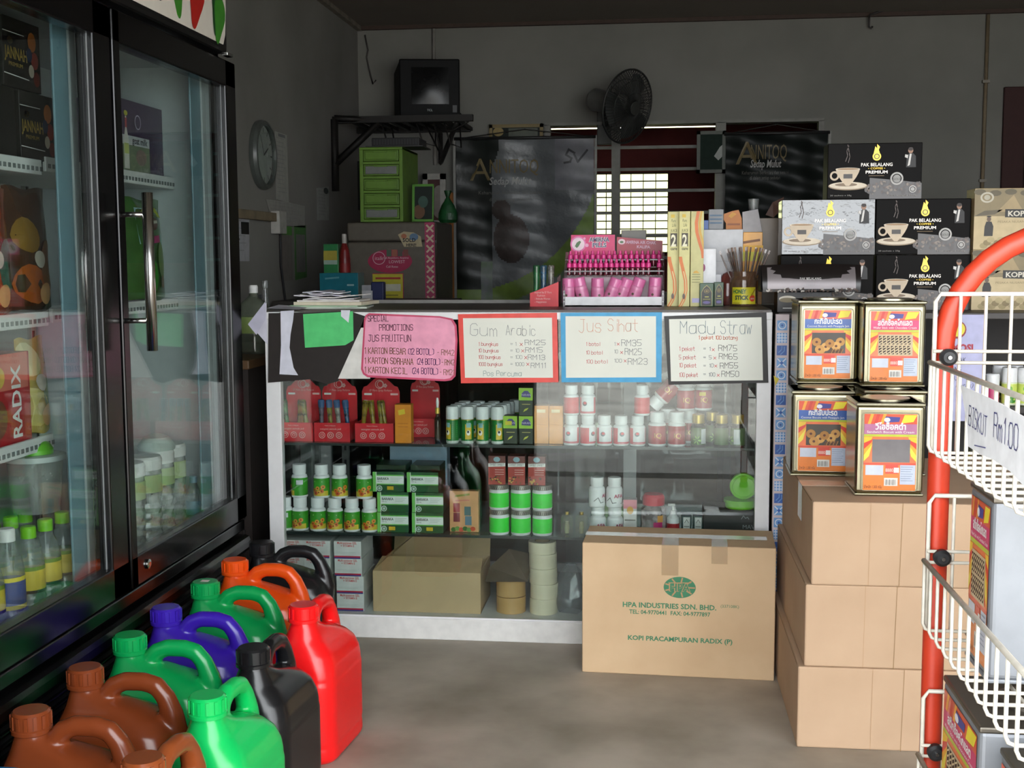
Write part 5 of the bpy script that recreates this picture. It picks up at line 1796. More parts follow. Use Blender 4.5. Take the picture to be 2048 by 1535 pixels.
# grey plastic chair behind the case
t = thing('plastic_chair', 'blue grey plastic chair behind the display case', 'chair', (.10, 4.75, 0))
pl = mat('7f95a3', .4)
MB().box(-.22, .22, -.02, .42, .42, .45, pl, .012).build('seat', t)
MB().box(-.21, .21, -.05, -.02, .45, .86, pl, .012).build('backrest', t)
for xx in (-.20, .17):
    for yy in (0, .38):
        MB().box(xx, xx + .03, yy, yy + .03, 0, .42, pl, .004).build('leg', t)

# ---------------------------------------------------------------- signs on the front
GY = CY - .006
GF = Flat((0, 0, 0))


def sign(name, label, poly, h, cat='sign', off=0.0, rough=.35, paper_edge=None):
    pts = [hit('y', GY - off, *p) for p in poly]
    a0, b0 = min(p.x for p in pts), min(p.z for p in pts)
    t = thing(name, label, cat, (a0, GY - off, b0))
    q = [(p.x - a0, p.z - b0) for p in pts]
    MB().prism(Flat((0, 0, 0)), q, .0012, mat(h, rough, spec=.25), 0.0).build('sheet', t)
    return t, (a0, b0), (lambda px, py: (hit('y', GY - off, px, py).x - a0, hit('y', GY - off, px, py).z - b0))


blk_p = '2a2523'
sign('paper_sheet', 'large torn black paper covering the left end of the case front', [(536, 765), (537, 626), (700, 622), (730, 632), (676, 762), (655, 768), (620, 758)], blk_p, 'paper', 0, .6)
sign('paper_sheet', 'white sheet showing between the black paper and the pink sign', [(676, 757), (722, 655), (745, 655), (740, 757)], 'd8d6d0', 'paper', .0016, .6)
sign('paper_strip', 'torn white paper strip hanging on the black paper', [(559, 748), (562, 690), (561, 622), (588, 620), (586, 640), (581, 668), (579, 695), (587, 735), (596, 750)], 'd5d6e2', 'paper', .0016, .6)
k, _, _ = sign('paper_note', 'bright green note hanging on the black paper', [(610, 695), (606, 628), (706, 622), (707, 680), (690, 690)], '5ac878', 'note', .0018, .5)
sign('paper_scrap', 'small white scrap stuck over the green note', [(682, 620), (700, 620), (697, 645), (682, 632)], 'd9dae2', 'scrap', .0034, .6)

t, o2, P2 = sign('price_sign', 'pink rounded card with handwritten special promotions', [(728, 640), (731, 630), (738, 626), (880, 632), (905, 637), (913, 650), (915, 680), (911, 752), (903, 760), (890, 762), (735, 754), (726, 748), (722, 738)], 'c8506e', 'sign', .003, .4)
k = MB()
F0 = Flat((0, -.0004, 0))
inner = [P2(*p) for p in ((731, 642), (734, 633), (740, 630), (879, 635), (902, 640), (909, 652), (911, 680), (907, 749), (900, 756), (888, 758), (737, 750), (729, 745), (726, 737))]
k.shape(F0, inner, mat('e69ab4', .45), .0003)
k.build('card_face', t)
k = MB()
dk, bw_ = mat('57203a', .5), mat('7a5228', .5)


def hw(k, F, P, s_, px, py, hpx, m_, w=.0018, slope=0.0, fit=None):
    a, b = P(px, py)
    size = hpx * 3.594 / FPX
    sq = 1.0
    if fit:
        natural = sum(NARROW.get(c, 5.3) for c in s_) * size / 6
        sq = ((fit - px) * 3.594 / FPX) / natural
    k.hand(F, s_, a, b, size, m_, w, .0012, slope, .3, sq)


hw(k, F0, P2, 'SPECIAL', 736, 642, 12, dk, fit=780)
hw(k, F0, P2, 'PROMOTIONS', 759, 660, 12, dk, fit=830)
hw(k, F0, P2, 'JUS FRUITFUN', 737, 682, 13, dk, fit=827)
for j, (s1, s2, s3, yy) in enumerate((('1 KARTON BESAR', '(12 BOTOL)', '- RM42', 706), ('1 KARTON SDRHANA', '(24 BOTOL)', '- RM42', 726), ('1 KARTON KECIL', '(24 BOTOL)', '- RM21', 745))):
    hw(k, F0, P2, s1, 729, yy, 12, bw_, fit=(816, 832, 820)[j], slope=-.02)
    hw(k, F0, P2, s2, (816, 834, 824)[j], yy + 2, 12, mat('6a3a6a', .5), fit=(870, 882, 878)[j], slope=-.02)
    hw(k, F0, P2, s3, (874, 883, 879)[j], yy + 3.5, 11, bw_, .0014, fit=911, slope=-.02)
k.build('handwriting', t)

pap = mat('d9dace', .5, amt=.04, scale=6)
grn_i, gry_i, red_i, org_i = mat('4a5a50', .5), mat('74787a', .5), mat('c8323a', .5), mat('d08a6a', .5)


def a4(label, outer, innerp, h, lines):
    t, o_, P = sign('price_sign', label, outer, h, 'sign', .003, .3)
    k = MB()
    F = Flat((0, -.0004, 0))
    k.shape(F, [P(*p) for p in innerp], pap, .0003)
    k.build('paper_face', t)
    k = MB()
    for s_, px, py, hp, m_, fit, w in lines:
        hw(k, F, P, s_, px, py, hp, m_, w, 0.0, fit)
    k.build('handwriting', t)
    # clear tape strips over the corners
    return t


a4('red bordered price sign with handwritten gum prices', [(916, 628), (1114, 625), (1117, 764), (922, 766)], [(926, 636), (1104, 635), (1106, 755), (930, 755)], 'e0544c',
   [('Gum', 941, 671, 24, gry_i, 1000, .0012), ('Arabic', 1012, 670, 20, gry_i, 1074, .0012)] +
   [(a, 957, y, 7, red_i, x2, .0010) for a, y, x2 in (('1 bungkus', 691, 998), ('10 bungkus', 704, 999), ('100 bungkus', 717, 1003), ('1000 bungkus', 731, 1007))] +
   [(a, 1021, y, 7, gry_i, x2, .0009) for a, y, x2 in (('= 1', 691, 1034), ('= 10', 704, 1040), ('= 100', 717, 1046), ('= 1000', 731, 1050))] +
   [('x', x, y, 8, red_i, None, .0013) for x, y in ((1040, 691), (1043, 704), (1049, 717), (1053, 731))] +
   [(a, x, y, 10, gry_i, x2, .0013) for a, x, y, x2 in (('RM25', 1050, 689, 1094), ('RM15', 1051, 704, 1088), ('RM13', 1056, 719, 1093), ('RM11', 1062, 735, 1094))] +
   [('Pos Percuma', 967, 751, 10, mat('7a9490', .5), 1046, .0012)])
a4('blue bordered price sign with handwritten juice prices', [(1121, 625), (1324, 624), (1323, 764), (1123, 764)], [(1131, 632), (1312, 632), (1312, 754), (1132, 755)], '3e9ccb',
   [('Jus', 1158, 664, 26, org_i, 1206, .0012), ('Sihat', 1216, 662, 24, org_i, 1278, .0012)] +
   [(a, 1172, y, 7, red_i, x2, .0010) for a, y, x2 in (('1 botol', 691, 1201), ('10 botol', 708, 1206), ('100 botol', 726, 1216))] +
   [(a, 1228, y, 7, gry_i, x2, .0009) for a, y, x2 in (('1', 691, None), ('10', 706, 1237), ('100', 724, 1245))] +
   [('x', x, y, 7, red_i, None, .0013) for x, y in ((1234, 690), (1241, 707), (1248, 724))] +
   [(a, x, y, 12, gry_i, x2, .0013) for a, x, y, x2 in (('RM35', 1243, 691, 1285), ('RM25', 1250, 709, 1285), ('RM23', 1256, 728, 1297))])
a4('black bordered price sign with handwritten honey straw prices', [(1328, 632), (1533, 624), (1537, 765), (1337, 769)], [(1338, 638), (1523, 634), (1526, 760), (1342, 762)], '151312',
   [('Madu', 1360, 667, 24, mat('6a7c84', .5), 1432, .0014), ('Straw', 1441, 668, 26, mat('6a7c84', .5), 1504, .0013), ('1 peket 100 batang', 1397, 678, 7, mat('d8683c', .5), 1474, .0012)] +
   [(a, 1358, y, 8, red_i, x2, .0010) for a, y, x2 in (('1 peket', 701, 1390), ('5 peket', 718, 1392), ('10 peket', 734, 1393), ('100 peket', 753, 1396))] +
   [('=', 1407, y, 6, gry_i, None, .0012) for y in (700, 717, 734, 751)] +
   [(a, x, y, 7, gry_i, x2, .0012) for a, x, y, x2 in (('1', 1418, 701, None), ('5', 1418, 718, None), ('10', 1418, 734, 1428), ('100', 1417, 752, 1431))] +
   [('x', x, y, 7, red_i, None, .0013) for x, y in ((1424, 701), (1427, 718), (1429, 734), (1434, 752))] +
   [(a, x, y, 11, ink, x2, .0012) for a, x, y, x2 in (('RM75', 1437, 701, 1475), ('RM65', 1438, 718, 1476), ('RM55', 1440, 736, 1477), ('RM50', 1443, 753, 1479))])

# ================================================================ ON THE COUNTER TOP
TZ = CT + .0015


def tx_(px, y, py=610):
    return X(px, py, y)


# stack of papers and a folder at the left end
px_c = tx_(665, 3.78)
t = thing('paper_pile', 'folded papers and a worn cream folder piled at the left counter end', 'papers', (px_c, 3.80, TZ))
rr = random.Random(5)
z = 0
for i in range(9):
    w, d = .10 + rr.uniform(-.012, .012), .085 + rr.uniform(-.01, .01)
    th_ = (.005, .004, .010, .005, .003, .003, .003, .003, .003)[i]
    mm = mat(('d4e0cf', 'b9d8b4', 'ddd3bb', 'e0dcd4', 'd6d6d8', 'e4e2de', 'c8c8d0', 'e6e6ea', 'b8bac6')[i], .7)
    ox, rz_ = rr.uniform(-.012, .012) - (.004 * i if i > 5 else 0), rr.uniform(-.12, .12)
    sh_ = (1.05, 1.05, 1.0, 1.0, .9, .85, .75, .62, .5)[i]
    nn = 8
    vs, fs = [], []
    for zz_ in (0, th_):
        for j in range(nn + 1):
            for i2 in range(nn + 1):
                a, b = i2 / nn * 2 - 1, j / nn * 2 - 1
                bend = (.006 * abs(a) ** 3 * (1 if i % 2 else -.2) + .003 * math.sin(4 * a + i)) if i > 3 else 0
                vs.append((ox + a * w * sh_ * math.cos(rz_) - b * d * math.sin(rz_), a * w * sh_ * math.sin(rz_) + b * d * math.cos(rz_), z + zz_ + max(0, bend)))
    M_ = (nn + 1) ** 2
    for j in range(nn):
        for i2 in range(nn):
            q = j * (nn + 1) + i2
            fs += [(q + nn + 1, q + nn + 2, q + 1, q), (M_ + q, M_ + q + 1, M_ + q + nn + 2, M_ + q + nn + 1)]
    for i2 in range(nn):
        for (a, b) in ((i2, i2 + 1), ((nn + 1) * nn + i2 + 1, (nn + 1) * nn + i2), ((i2 + 1) * (nn + 1), i2 * (nn + 1)), (i2 * (nn + 1) + nn, (i2 + 1) * (nn + 1) + nn)):
            fs.append((a, b, M_ + b, M_ + a))
    MB().add(vs, fs, mm).build('paper_sheet' if i != 2 else 'folder', t)
    z += th_ + .0006 + (.002 if i > 3 else 0)
# crumpled sheets hanging over the corner
pts = {'a': (497, 648), 'b': (533, 607), 'c': (560, 605), 'd': (590, 618), 'e': (531, 690), 'f': (531, 640)}
P3 = {k_: hit('y', CY - .02, *v) for k_, v in pts.items()}
base = P3['b']
t = thing('folded_paper', 'crumpled white papers hanging over the left corner of the counter', 'papers', (base.x, CY, CT + .002))
bz = Vector((base.x, CY, CT + .002))
L_ = lambda v, dy=0, dz=0: v - bz + Vector((0, dy, dz))
cm = mat('c6c5d2', .6)
MB().add([L_(P3['a'], .01), L_(P3['b'], .0, .004), L_(P3['f'], .012), L_(P3['e'], .02)], [(0, 3, 2, 1)], cm).build('hanging_flap', t)
MB().add([L_(P3['a'], -.006), L_(P3['b'], -.008, .008), L_(P3['f'], -.004), L_((P3['a'] + P3['e']) / 2, -.006)], [(0, 3, 2, 1)], mat('b4b3c4', .6)).build('hanging_flap', t)
MB().add([(0, -.02, .006), (.05, -.03, .004), (.10, -.02, .002), (.09, .10, .004), (.04, .12, .008), (0, .10, .012)], [(0, 1, 4, 5), (1, 2, 3, 4)], mat('d4d3dc', .6)).build('top_sheet', t)
# red tester stand with tubes
Y_ = 3.87
x0, x1 = tx_(1060, Y_), tx_(1117, Y_)
t = thing('tester_stand', 'red wedge shaped perfume tester stand on the counter beside the pink display', 'stand', (x0, Y_, TZ))
w_ = x1 - x0
h1, h2 = .042, .078
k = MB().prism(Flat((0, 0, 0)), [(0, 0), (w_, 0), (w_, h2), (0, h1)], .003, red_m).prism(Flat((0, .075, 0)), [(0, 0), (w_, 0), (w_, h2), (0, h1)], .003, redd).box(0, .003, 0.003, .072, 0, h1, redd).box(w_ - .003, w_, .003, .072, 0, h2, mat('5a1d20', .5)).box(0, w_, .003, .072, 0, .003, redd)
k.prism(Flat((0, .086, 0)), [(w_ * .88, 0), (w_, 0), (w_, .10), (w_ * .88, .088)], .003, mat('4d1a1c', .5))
k.build('holder', t)
F = Flat((0, -.0006, 0))
k = MB()
for i, s_ in enumerate(("Inspired by D' Flora", 'Fashion', '- Attitude Woman', '- Happiness')):
    k.text(F, s_, w_ * (.16 if i != 1 else .25), .042 - i * .010, .009, pinkw, lift=.0004, width=w_ * (.6, .28, .55, .42)[i])
k.build('print', t)
for nm, px, h in (('green', 1073, '3f9a5c'), ('blue', 1087, '4a7fa4'), ('clear', 1102, 'a9a49a')):
    q = thing('perfume_tube', '%s perfume tester tube standing in the red wedge stand on the counter' % nm, 'perfume', (tx_(px, Y_ + .03), Y_ + .03, TZ + .004), 0, None)
    MB().lathe([(.008, 0), (.009, .05), (.010, .10)], clear(h, .6, .12), 12).build('tube', q)
    MB().lathe([(.0105, .10), (.0115, .122), (.010, .126)], clear(h, .75, .12), 12).build('cap', q)

# pink display rack
Y_ = 3.88
x0, x1 = tx_(1126, Y_), tx_(1328, Y_)
W_ = x1 - x0
t = thing('display_rack', 'clear acrylic display rack with pink header cards on the counter', 'display rack', (x0, Y_, TZ))
acr = clear('d9c4cc', .10, .4)
edge = clear('5a4a50', .8, .3)
hot = mat('e0287e', .4)
k = MB()
k.box(0, W_, 0, .10, 0, .004, wht).box(0, W_, 0, .003, 0, .03, mat('ececee', .4))
for x_ in (0, W_ - .004):
    k.prism(Flat((x_ + .004, 0, 0), (0, 1, 0), (0, 0, 1)), [(0, 0), (.20, 0), (.20, .172), (.12, .172), (.0, .05)], .004, acr)
k.box(.004, W_ - .004, .10, .104, .004, .092, mat('dcc6d0', .5))
k.box(.004, W_ - .004, .066, .122, .093, .0965, acr).box(.004, W_ - .004, .126, .20, .120, .1235, acr)
k.box(0, W_, .063, .066, .108, .112, edge).box(0, W_, .122, .126, .144, .148, edge)
k.box(0, W_, .002, .095, .004, .008, mat('f2f2f2', .4))
k.build('acrylic_rack', t)
for x_ in (0.0, W_ - .007):
    k = MB()
    for i in range(3):
        k.disc(Flat((x_, -.001, 0)), .0035, .015 + i * .012, .0018, .0018, wht, .001, 8)
    k.box(x_, x_ + .007, -.0005, .002, .0, .05, edge)
    k.build('edge_strip', t)


def header(a0, a1, zt0, zt1, h, f, y=.19):
    q = [(a0 * W_, .135), (a1 * W_, .135), (a1 * W_, zt1), (a0 * W_, zt0)]
    MB().prism(Flat((0, y, 0)), q, .002, mat(h, .4)).build('header_card', t)
    k = MB()
    f(k, Flat((0, y - .0006, 0)))
    k.build('header_print', t)


def hp1(k, F):
    k.disc(F, W_ * .115, .198, .026, .026, mat('e06aa8', .4), .0004, 26)
    k.disc(F, W_ * .115, .198, .021, .021, mat('e6cdd6', .4), .0007, 26)
    k.shape(F, [(W_ * .08, .191), (W_ * .1, .203), (W_ * .13, .209), (W_ * .145, .205), (W_ * .12, .191), (W_ * .10, .185)], mat('3f6a34', .4), .001)
    k.disc(F, W_ * .205, .194, .006, .006, mat('e8a0c4', .4), .0005).disc(F, W_ * .18, .216, .004, .004, mat('e8a0c4', .4), .0005)
    k.text(F, 'AMIRNA', W_ * .335, .206, .019, wht, 'c', bold=.09, lift=.0006, width=W_ * .21)
    k.text(F, 'PILLS', W_ * .335, .188, .019, wht, 'c', bold=.09, lift=.0006, width=W_ * .15)
    k.text(F, 'AMIRNA', W_ * .335, .206, .019, mat('4a3a6a', .4), 'c', bold=.03, lift=.0012, width=W_ * .205)
    k.text(F, 'PILLS', W_ * .335, .188, .019, mat('4a3a6a', .4), 'c', bold=.03, lift=.0012, width=W_ * .145)


def hp2(k, F):
    k.disc(F, W_ * .565, .205, .012, .009, mat('e4c8d0', .4), .0004).disc(F, W_ * .565, .204, .006, .004, mat('3f6a34', .4), .0008)
    k.text(F, 'AMIRNA AIR CHAK', W_ * .61, .199, .014, mat('d0a0b8', .4), bold=.04, lift=.0006, width=W_ * .31, slope=-.03)
    k.text(F, 'KALIFA', W_ * .72, .184, .013, mat('d0a0b8', .4), bold=.04, lift=.0006, width=W_ * .14, slope=-.03)


header(.04, .495, .228, .228, 'd8206c', hp1)
header(.515, .985, .221, .207, 'a8243c', hp2)
dcap = mat('e03a8c', .35)
dbody = clear('a82048', .62, .1)
db = None
for r_, (yy, zz, n_, gaps) in enumerate(((.082, .097, 17, (16,)), (.142, .124, 17, ()))):
    for i in range(18 if gaps else 17):
        if i in gaps:
            continue
        loc = (x0 + W_ * (.045 + .905 * i / (17 if gaps else 16)), Y_ + yy, TZ + zz)
        if db is None:
            db = thing('dropper_bottle', 'small dark pink dropper bottle with a pink cap in the clear rack, lower row', 'bottle', loc, 0, 'pink dropper bottles, lower row')
            MB().lathe([(.0074, 0), (.0078, .003), (.0078, .022), (.0055, .025)], dbody, 10).build('body', db)
            MB().lathe([(.0074, .025), (.0080, .0255), (.0076, .038), (.0042, .041), (.0038, .051), (.002, .0515)], dcap, 10).build('cap', db)
        else:
            d_ = dup(db, None, loc)
            if r_:
                d_['label'] = 'small dark pink dropper bottle with a pink cap in the clear rack, upper row'
                d_['group'] = 'pink dropper bottles, upper row'
pj = mat('e07aae', .3, coat=.3)
first = None
for i, (px, ly, tilt, hz, lab) in enumerate(((1137, .035, 0, .0, 'upright at the end by the red stand'), (1163, .035, -.24, .004, 'second from the red stand, leaning'), (1195, .035, 0, .0, 'third, upright'), (1224, .035, .36, .004, 'fourth, leaning over'), (1245, .037, .38, .004, 'fifth, leaning in front'), (1271, .035, .34, .004, 'sixth, leaning beside the last one'), (1309, .035, .06, .002, 'last one next to the cream boxes'))):
    loc = (tx_(px, Y_ + ly, 590) - math.sin(tilt) * .035, Y_ + ly, TZ + .0085 + hz)
    if first is None:
        r, h = .0205, .080
        first = thing('pill_jar', '', 'jar', loc, 0, 'pink pill jars in the clear rack')
        MB().lathe([(r * .9, 0), (r, .004), (r, .049), (r * .93, .053)], mat('d887ae', .3, coat=.3), 22).build('body', first)
        MB().lathe([(r * .98, .0532), (r * .98, .077), (r * .9, .080)], pj, 22).build('cap', first)
        F = Round(r * 1.01)
        k = MB().lathe([(r * 1.01, .006), (r * 1.01, .042)], mat('cf7aa2', .35), 22, caps=False)
        k.disc(F, -.006, .026, .004, .004, mat('5a4a3c', .4), .0006).sheet(F, -.012, .009, .012, .018, mat('c090b4', .4), 6, 1, .0005)
        k.build('paper_label', first)
        d_ = first
    else:
        d_ = dup(first, None, loc)
    d_['label'] = 'pink pill jar, ' + lab
    d_.rotation_euler = (0, tilt, .3 * i)
    d_.rotation_mode = 'XYZ'
    if tilt:
        d_.rotation_euler = (0, tilt, 0)

# cream juice boxes
def juice_box(label, x, y, w, d, rz, h=.295):
    t = thing('juice_box', label, 'box', (x, y, TZ), rz, 'tall cream juice boxes')
    MB().box(0, w, 0, d, 0, h, mat('d8d08c', .45), .0015).build('body', t)
    k = MB()
    og, og2, yl = mat('e07a2c', .45), mat('ece0a0', .45), mat('e0bc2c', .45)

    def band(F, pts, ww, m_, l_):
        for (a, b), (c_, e) in zip(pts, pts[1:]):
            k.shape(F, [(a, b), (a + ww, b), (c_ + ww, e), (c_, e)], m_, l_)
    for F, wd in ((Flat((0, -.0005, 0)), w), (Flat((w + .0005, 0, 0), (0, 1, 0)), d)):
        s_ = wd / .05
        P = [(.0, .0), (.016, .02), (.026, .05), (.024, .08), (.014, .11), (.003, .14), (.0, .155)]
        band(F, [(a * s_, b) for a, b in P], .015 * s_, og, .0004)
        band(F, [(a * s_ + .006 * s_, b) for a, b in P[:-2]], .004 * s_, og2, .0007)
        k.shape(F, [(.012 * s_, .187), (.041 * s_, .187), (.041 * s_, .228), (.012 * s_, .228)], mat('4c4434', .5), .0005)
        k.text(F, '2', .026 * s_, .188, .05, mat('efe9c8', .4), 'c', bold=.03, lift=.0008, width=.022 * s_)
        k.text(F, 'JUICE', .027 * s_, .232, .012, mat('4a4426', .5), 'c', lift=.0005, width=.028 * s_)
        k.text(F, 'care', .027 * s_, .176, .013, mat('4a4426', .5), 'c', bold=.02, lift=.0005, width=.028 * s_)
        k.text(F, 'Pure', .024 * s_, .262, .014, mat('6a6a40', .5), 'c', shear=.3, lift=.0005, width=.02 * s_)
        k.text(F, 'Life', .027 * s_, .248, .014, mat('6a6a40', .5), 'c', shear=.3, lift=.0005, width=.018 * s_)
        k.shape(F, [(.014 * s_, .276), (.030 * s_, .276), (.030 * s_, .286), (.014 * s_, .286)], yl, .0005)
        k.disc(F, .024 * s_, .032, .006 * s_, .009, mat('5a4034', .4), .0010)
    k.build('print', t)
    return t


Y_ = 3.87
jb = juice_box('tall cream juice box with orange swirls, touching the pink display', tx_(1334, Y_ + .02), Y_ + .015, .036, .05, 0)
juice_box('tall cream juice box turned so two printed sides show', tx_(1356, Y_) + .001, Y_ - .004, .034, .05, .0)
t = thing('juice_box', 'plain sided cream juice box with orange wave, nearest the white boxes', 'box', (tx_(1380, Y_), Y_, TZ), 0, 'tall cream juice boxes')
w_ = tx_(1406, Y_) - tx_(1380, Y_)
MB().box(0, w_, 0, .05, 0, .295, mat('ccc586', .45), .0015).build('body', t)
k = MB()
F = Flat((0, -.0005, 0))
og, yl = mat('dd7430', .45), mat('d8a83a', .45)
P = [(.018, .295), (.012, .26), (.014, .23), (.022, .20), (.032, .17), (w_ - .006, .15)]
for (a, b), (c_, e) in zip(P, P[1:]):
    k.shape(F, [(a, b), (min(a + .010, w_), b), (min(c_ + .010, w_), e), (c_, e)], og, .0004)
    k.shape(F, [(min(a + .012, w_), b), (min(a + .018, w_), b), (min(c_ + .018, w_), e), (min(c_ + .012, w_), e)], yl, .0006)
for i in range(4):
    k.line(F, [(.006, .10 - i * .008), (.03, .10 - i * .008)], .0015, mat('6a6a3c', .5), .0005)
k.shape(F, [(.006, .012), (.032, .012), (.032, .026), (.006, .026)], mat('b9b4d8', .5), .0005)
k.shape(F, [(.008, .104), (.028, .104), (.02, .112), (.012, .11)], yl, .0005)
k.build('print', t)


# green incense boxes
def attar(F, k, w, h):
    k.shape(F, [(w * .12, h * .04), (w * .88, h * .04), (w * .88, h * .62), (w * .72, h * .80), (w * .5, h * .92), (w * .28, h * .80), (w * .12, h * .62)], mat('b8a85a', .4), .0004)
    k.shape(F, [(w * .15, h * .05), (w * .85, h * .05), (w * .85, h * .61), (w * .70, h * .78), (w * .5, h * .89), (w * .30, h * .78), (w * .15, h * .61)], mat('10130f', .4), .0008)
    k.disc(F, w * .5, h * .66, w * .2, h * .1, mat('8a7434', .4), .0011, 10).ring(F, w * .5, h * .66, w * .14, h * .08, w * .05, mat('10130f', .4), .0014, 10)
    k.line(F, [(w * .4, h * .42), (w * .62, h * .42)], .003, mat('c8c050', .4), .0011)
    k.line(F, [(w * .25, h * .32), (w * .75, h * .32)], .0015, mat('c8c050', .4), .0011)
    k.disc(F, w * .5, h * .18, w * .28, h * .06, mat('6a5a9a', .4), .0011, 12)


for lab, a0, a1, yt, yy in (('dark green arch patterned box in front of the white container', 1399, 1427, 566, 3.86), ('darker green narrow box behind the arch patterned one', 1428, 1447, 564, 3.90)):
    a, b = tx_(a0, yy), tx_(a1, yy)
    h_ = Z(a0, yt, yy) - TZ
    carton('incense_box', lab, 'box', (a, yy, TZ), b - a, .03, h_, '1d4a24', (lambda k, F, w=b - a, h=h_: attar(F, k, w, h)), 0, 'dark green arch boxes on the counter')
# honey stick jar
Y_ = 3.90
hx_ = tx_(1487, Y_)
t = thing('honey_jar', 'clear jar with yellow honey stick label on the counter', 'jar', (hx_, Y_, TZ))
r, h = .044, .108
MB().lathe([(r * .94, 0), (r, .006), (r, .082), (r * .92, .09), (r * .86, .094), (r * .86, h), (r * .80, h), (r * .80, .092), (r * .92, .08), (r * .93, .01)], clear('b08a6a', .22, .06), 32, caps=False).lathe([(.001, .002), (r * .93, .003)], clear('6a4a34', .5, .1), 32, caps=False).build('glass_body', t)
F = Round(r * 1.01, 0, -PI / 2 - .05)
k = MB().sheet(F, -.040, .008, .040, .060, mat('dfd52e', .4), 14, 1, .0004)
gt = mat('2f6a3a', .4)
k.text(F, 'HONEY', -.036, .041, .0175, gt, bold=.05, lift=.001, width=.043)
k.text(F, 'STICK', -.028, .022, .0175, mat('38503a', .4), bold=.05, lift=.001, width=.043)
k.shape(F, [(.008, .045), (.038, .055), (.038, .035), (.024, .036)], mat('ece6b0', .4), .0008)
k.line(F, [(.024, .036), (.036, .052)], .004, mat('a88a2c', .4), .0012)
k.disc(F, .027, .026, .010, .010, mat('d8402c', .4), .0010, 14).text(F, 'RM1', .027, .022, .008, wht, 'c', lift=.0014)
for i in range(3):
    k.line(F, [(-.036 + .008 * i, .011), (-.030 + .008 * i, .011)], .002, mat('7a742c', .4), .0008)
k.build('paper_label', t)
for i, (zz, hh) in enumerate(((.066, .012), (.083, .007), (.098, .005))):
    pass
hs = None
st_m = clear('7a4a24', .7, .12)
rr = random.Random(11)
for i in range(26):
    a_ = 2 * PI * i / 26 + rr.uniform(-.1, .1)
    r0_ = rr.uniform(.006, .030)
    dx = math.cos(a_) * rr.uniform(.03, .075)
    dy = math.sin(a_) * rr.uniform(.005, .03)
    L_h = rr.uniform(.165, .185)
    bx_, by_ = hx_ + math.cos(a_) * r0_ * .5, Y_ + math.sin(a_) * r0_ * .5
    v = Vector((dx, dy, L_h)).normalized()
    q = Vector((0, 0, 1)).rotation_difference(v).to_euler()
    if hs is None:
        hs = thing('honey_stick', 'thin brown honey straw sticking out of the honey jar', 'honey stick', (bx_, by_, TZ + .006), 0, 'honey straws in the jar', q)
        MB().lathe([(.0022, 0), (.0022, .168)], st_m, 8).build('straw', hs)
        MB().box(-.0028, .0028, -.0006, .0006, .168, .180, st_m).build('sealed_end', hs)
    else:
        dup(hs, None, (bx_, by_, TZ + .006), q)


# white boxes and scraps behind
def top_box(name, label, a0, a1, yt, yb, y, d, col, art=None, cat='box', z0=None):
    a, b = X(a0, yb, y), X(a1, yb, y)
    zb = TZ if z0 is None else z0
    return carton(name, label, cat, (a, y, zb), b - a, d, Z(a0, yt, y) - zb, col, art)


cont = top_box('storage_box', 'plain white box standing at the back of the counter', 1380, 1485, 459, 560, 4.02, .13, 'bdbdc0', lambda k, F: k.line(F, [(.0, .14), (.16, .14)], .0012, mat('9a9a9e', .5)))
cz = Z(1400, 459, 4.02)
top_box('medicine_box', 'small bright white box with a pink and blue logo beside the cream boxes', 1404, 1432, 497, 556, 3.935, .02, 'e2e2e6', lambda k, F: k.disc(F, .004, .12, .006, .012, mat('a04a78', .5)))
top_box('booklet', 'flat white booklet edge under the small white box', 1405, 1442, 548, 612, 3.965, .015, 'cfcfd2')
top_box('tea_box', 'grey card with blue lines standing on the white box', 1417, 1447, 418, 457, 4.04, .02, '6a6c70', lambda k, F: [k.line(F, [(.006, .045 - .012 * i), (.04, .045 - .012 * i)], .005, mat('4f6a84', .5)) for i in range(3)], z0=cz + .0005)
t = top_box('cloth', 'bright blue cloth corner beside the grey card', 1406, 1420, 440, 457, 4.045, .02, '2858a8', z0=cz + .0005)
t = thing('orange_pack', 'crumpled orange packet leaning on the white box', 'packet', (X(1452, 458, 4.06), 4.06, cz + .0005))
F = Flat((0, 0, 0))
s_ = 4.06 / FPX
MB().prism(F, [(0, 0), (31 * s_, 0), (30 * s_, 22 * s_), (24 * s_, 38 * s_), (12 * s_, 36 * s_), (-11 * s_, 28 * s_), (0, 12 * s_)], .03, mat('b8702a', .5)).build('packet_body', t)
MB().line(F, [(4 * s_, 10 * s_), (25 * s_, 10 * s_)], .006, mat('8a4a1c', .5), .001).shape(F, [(4 * s_, 26 * s_), (12 * s_, 34 * s_), (20 * s_, 30 * s_), (10 * s_, 22 * s_)], mat('c8902c', .5), .001).build('print', t)
t = top_box('display_box', 'yellow and orange box with an open white lid at the back of the counter', 1485, 1524, 464, 560, 4.04, .08, 'd8961c', lambda k, F: (k.shape(F, [(0, .155), (.064, .155), (.064, .19), (0, .19)], mat('e0a81c', .5)), k.line(F, [(.004, .20), (.05, .207)], .008, mat('7a4a1c', .5)), k.shape(F, [(0, .14), (.064, .14), (.064, .17), (0, .17)], mat('c9c030', .5), .0008)))
h_ = Z(1485, 464, 4.04) - TZ
wd = X(1524, 464, 4.04) - X(1485, 464, 4.04)
MB().add([(0, .02, h_), (wd, .02, h_), (wd - .012, .05, h_ + .075), (.0, .05, h_ + .066)], [(0, 1, 2, 3)], mat('b9b6b8', .6)).build('lid', t)
t = thing('plastic_cup', 'clear plastic cup standing behind the yellow box', 'cup', (X(1507, 420, 4.16), 4.16, TZ))
zc = Z(1507, 420, 4.16) - TZ
top_box('carton', 'brown carton pushed behind the yellow box at the back of the counter', 1496, 1560, 436, 600, 4.13, .06, '6a5844')
t.location.z = Z(1500, 436, 4.16) + .001
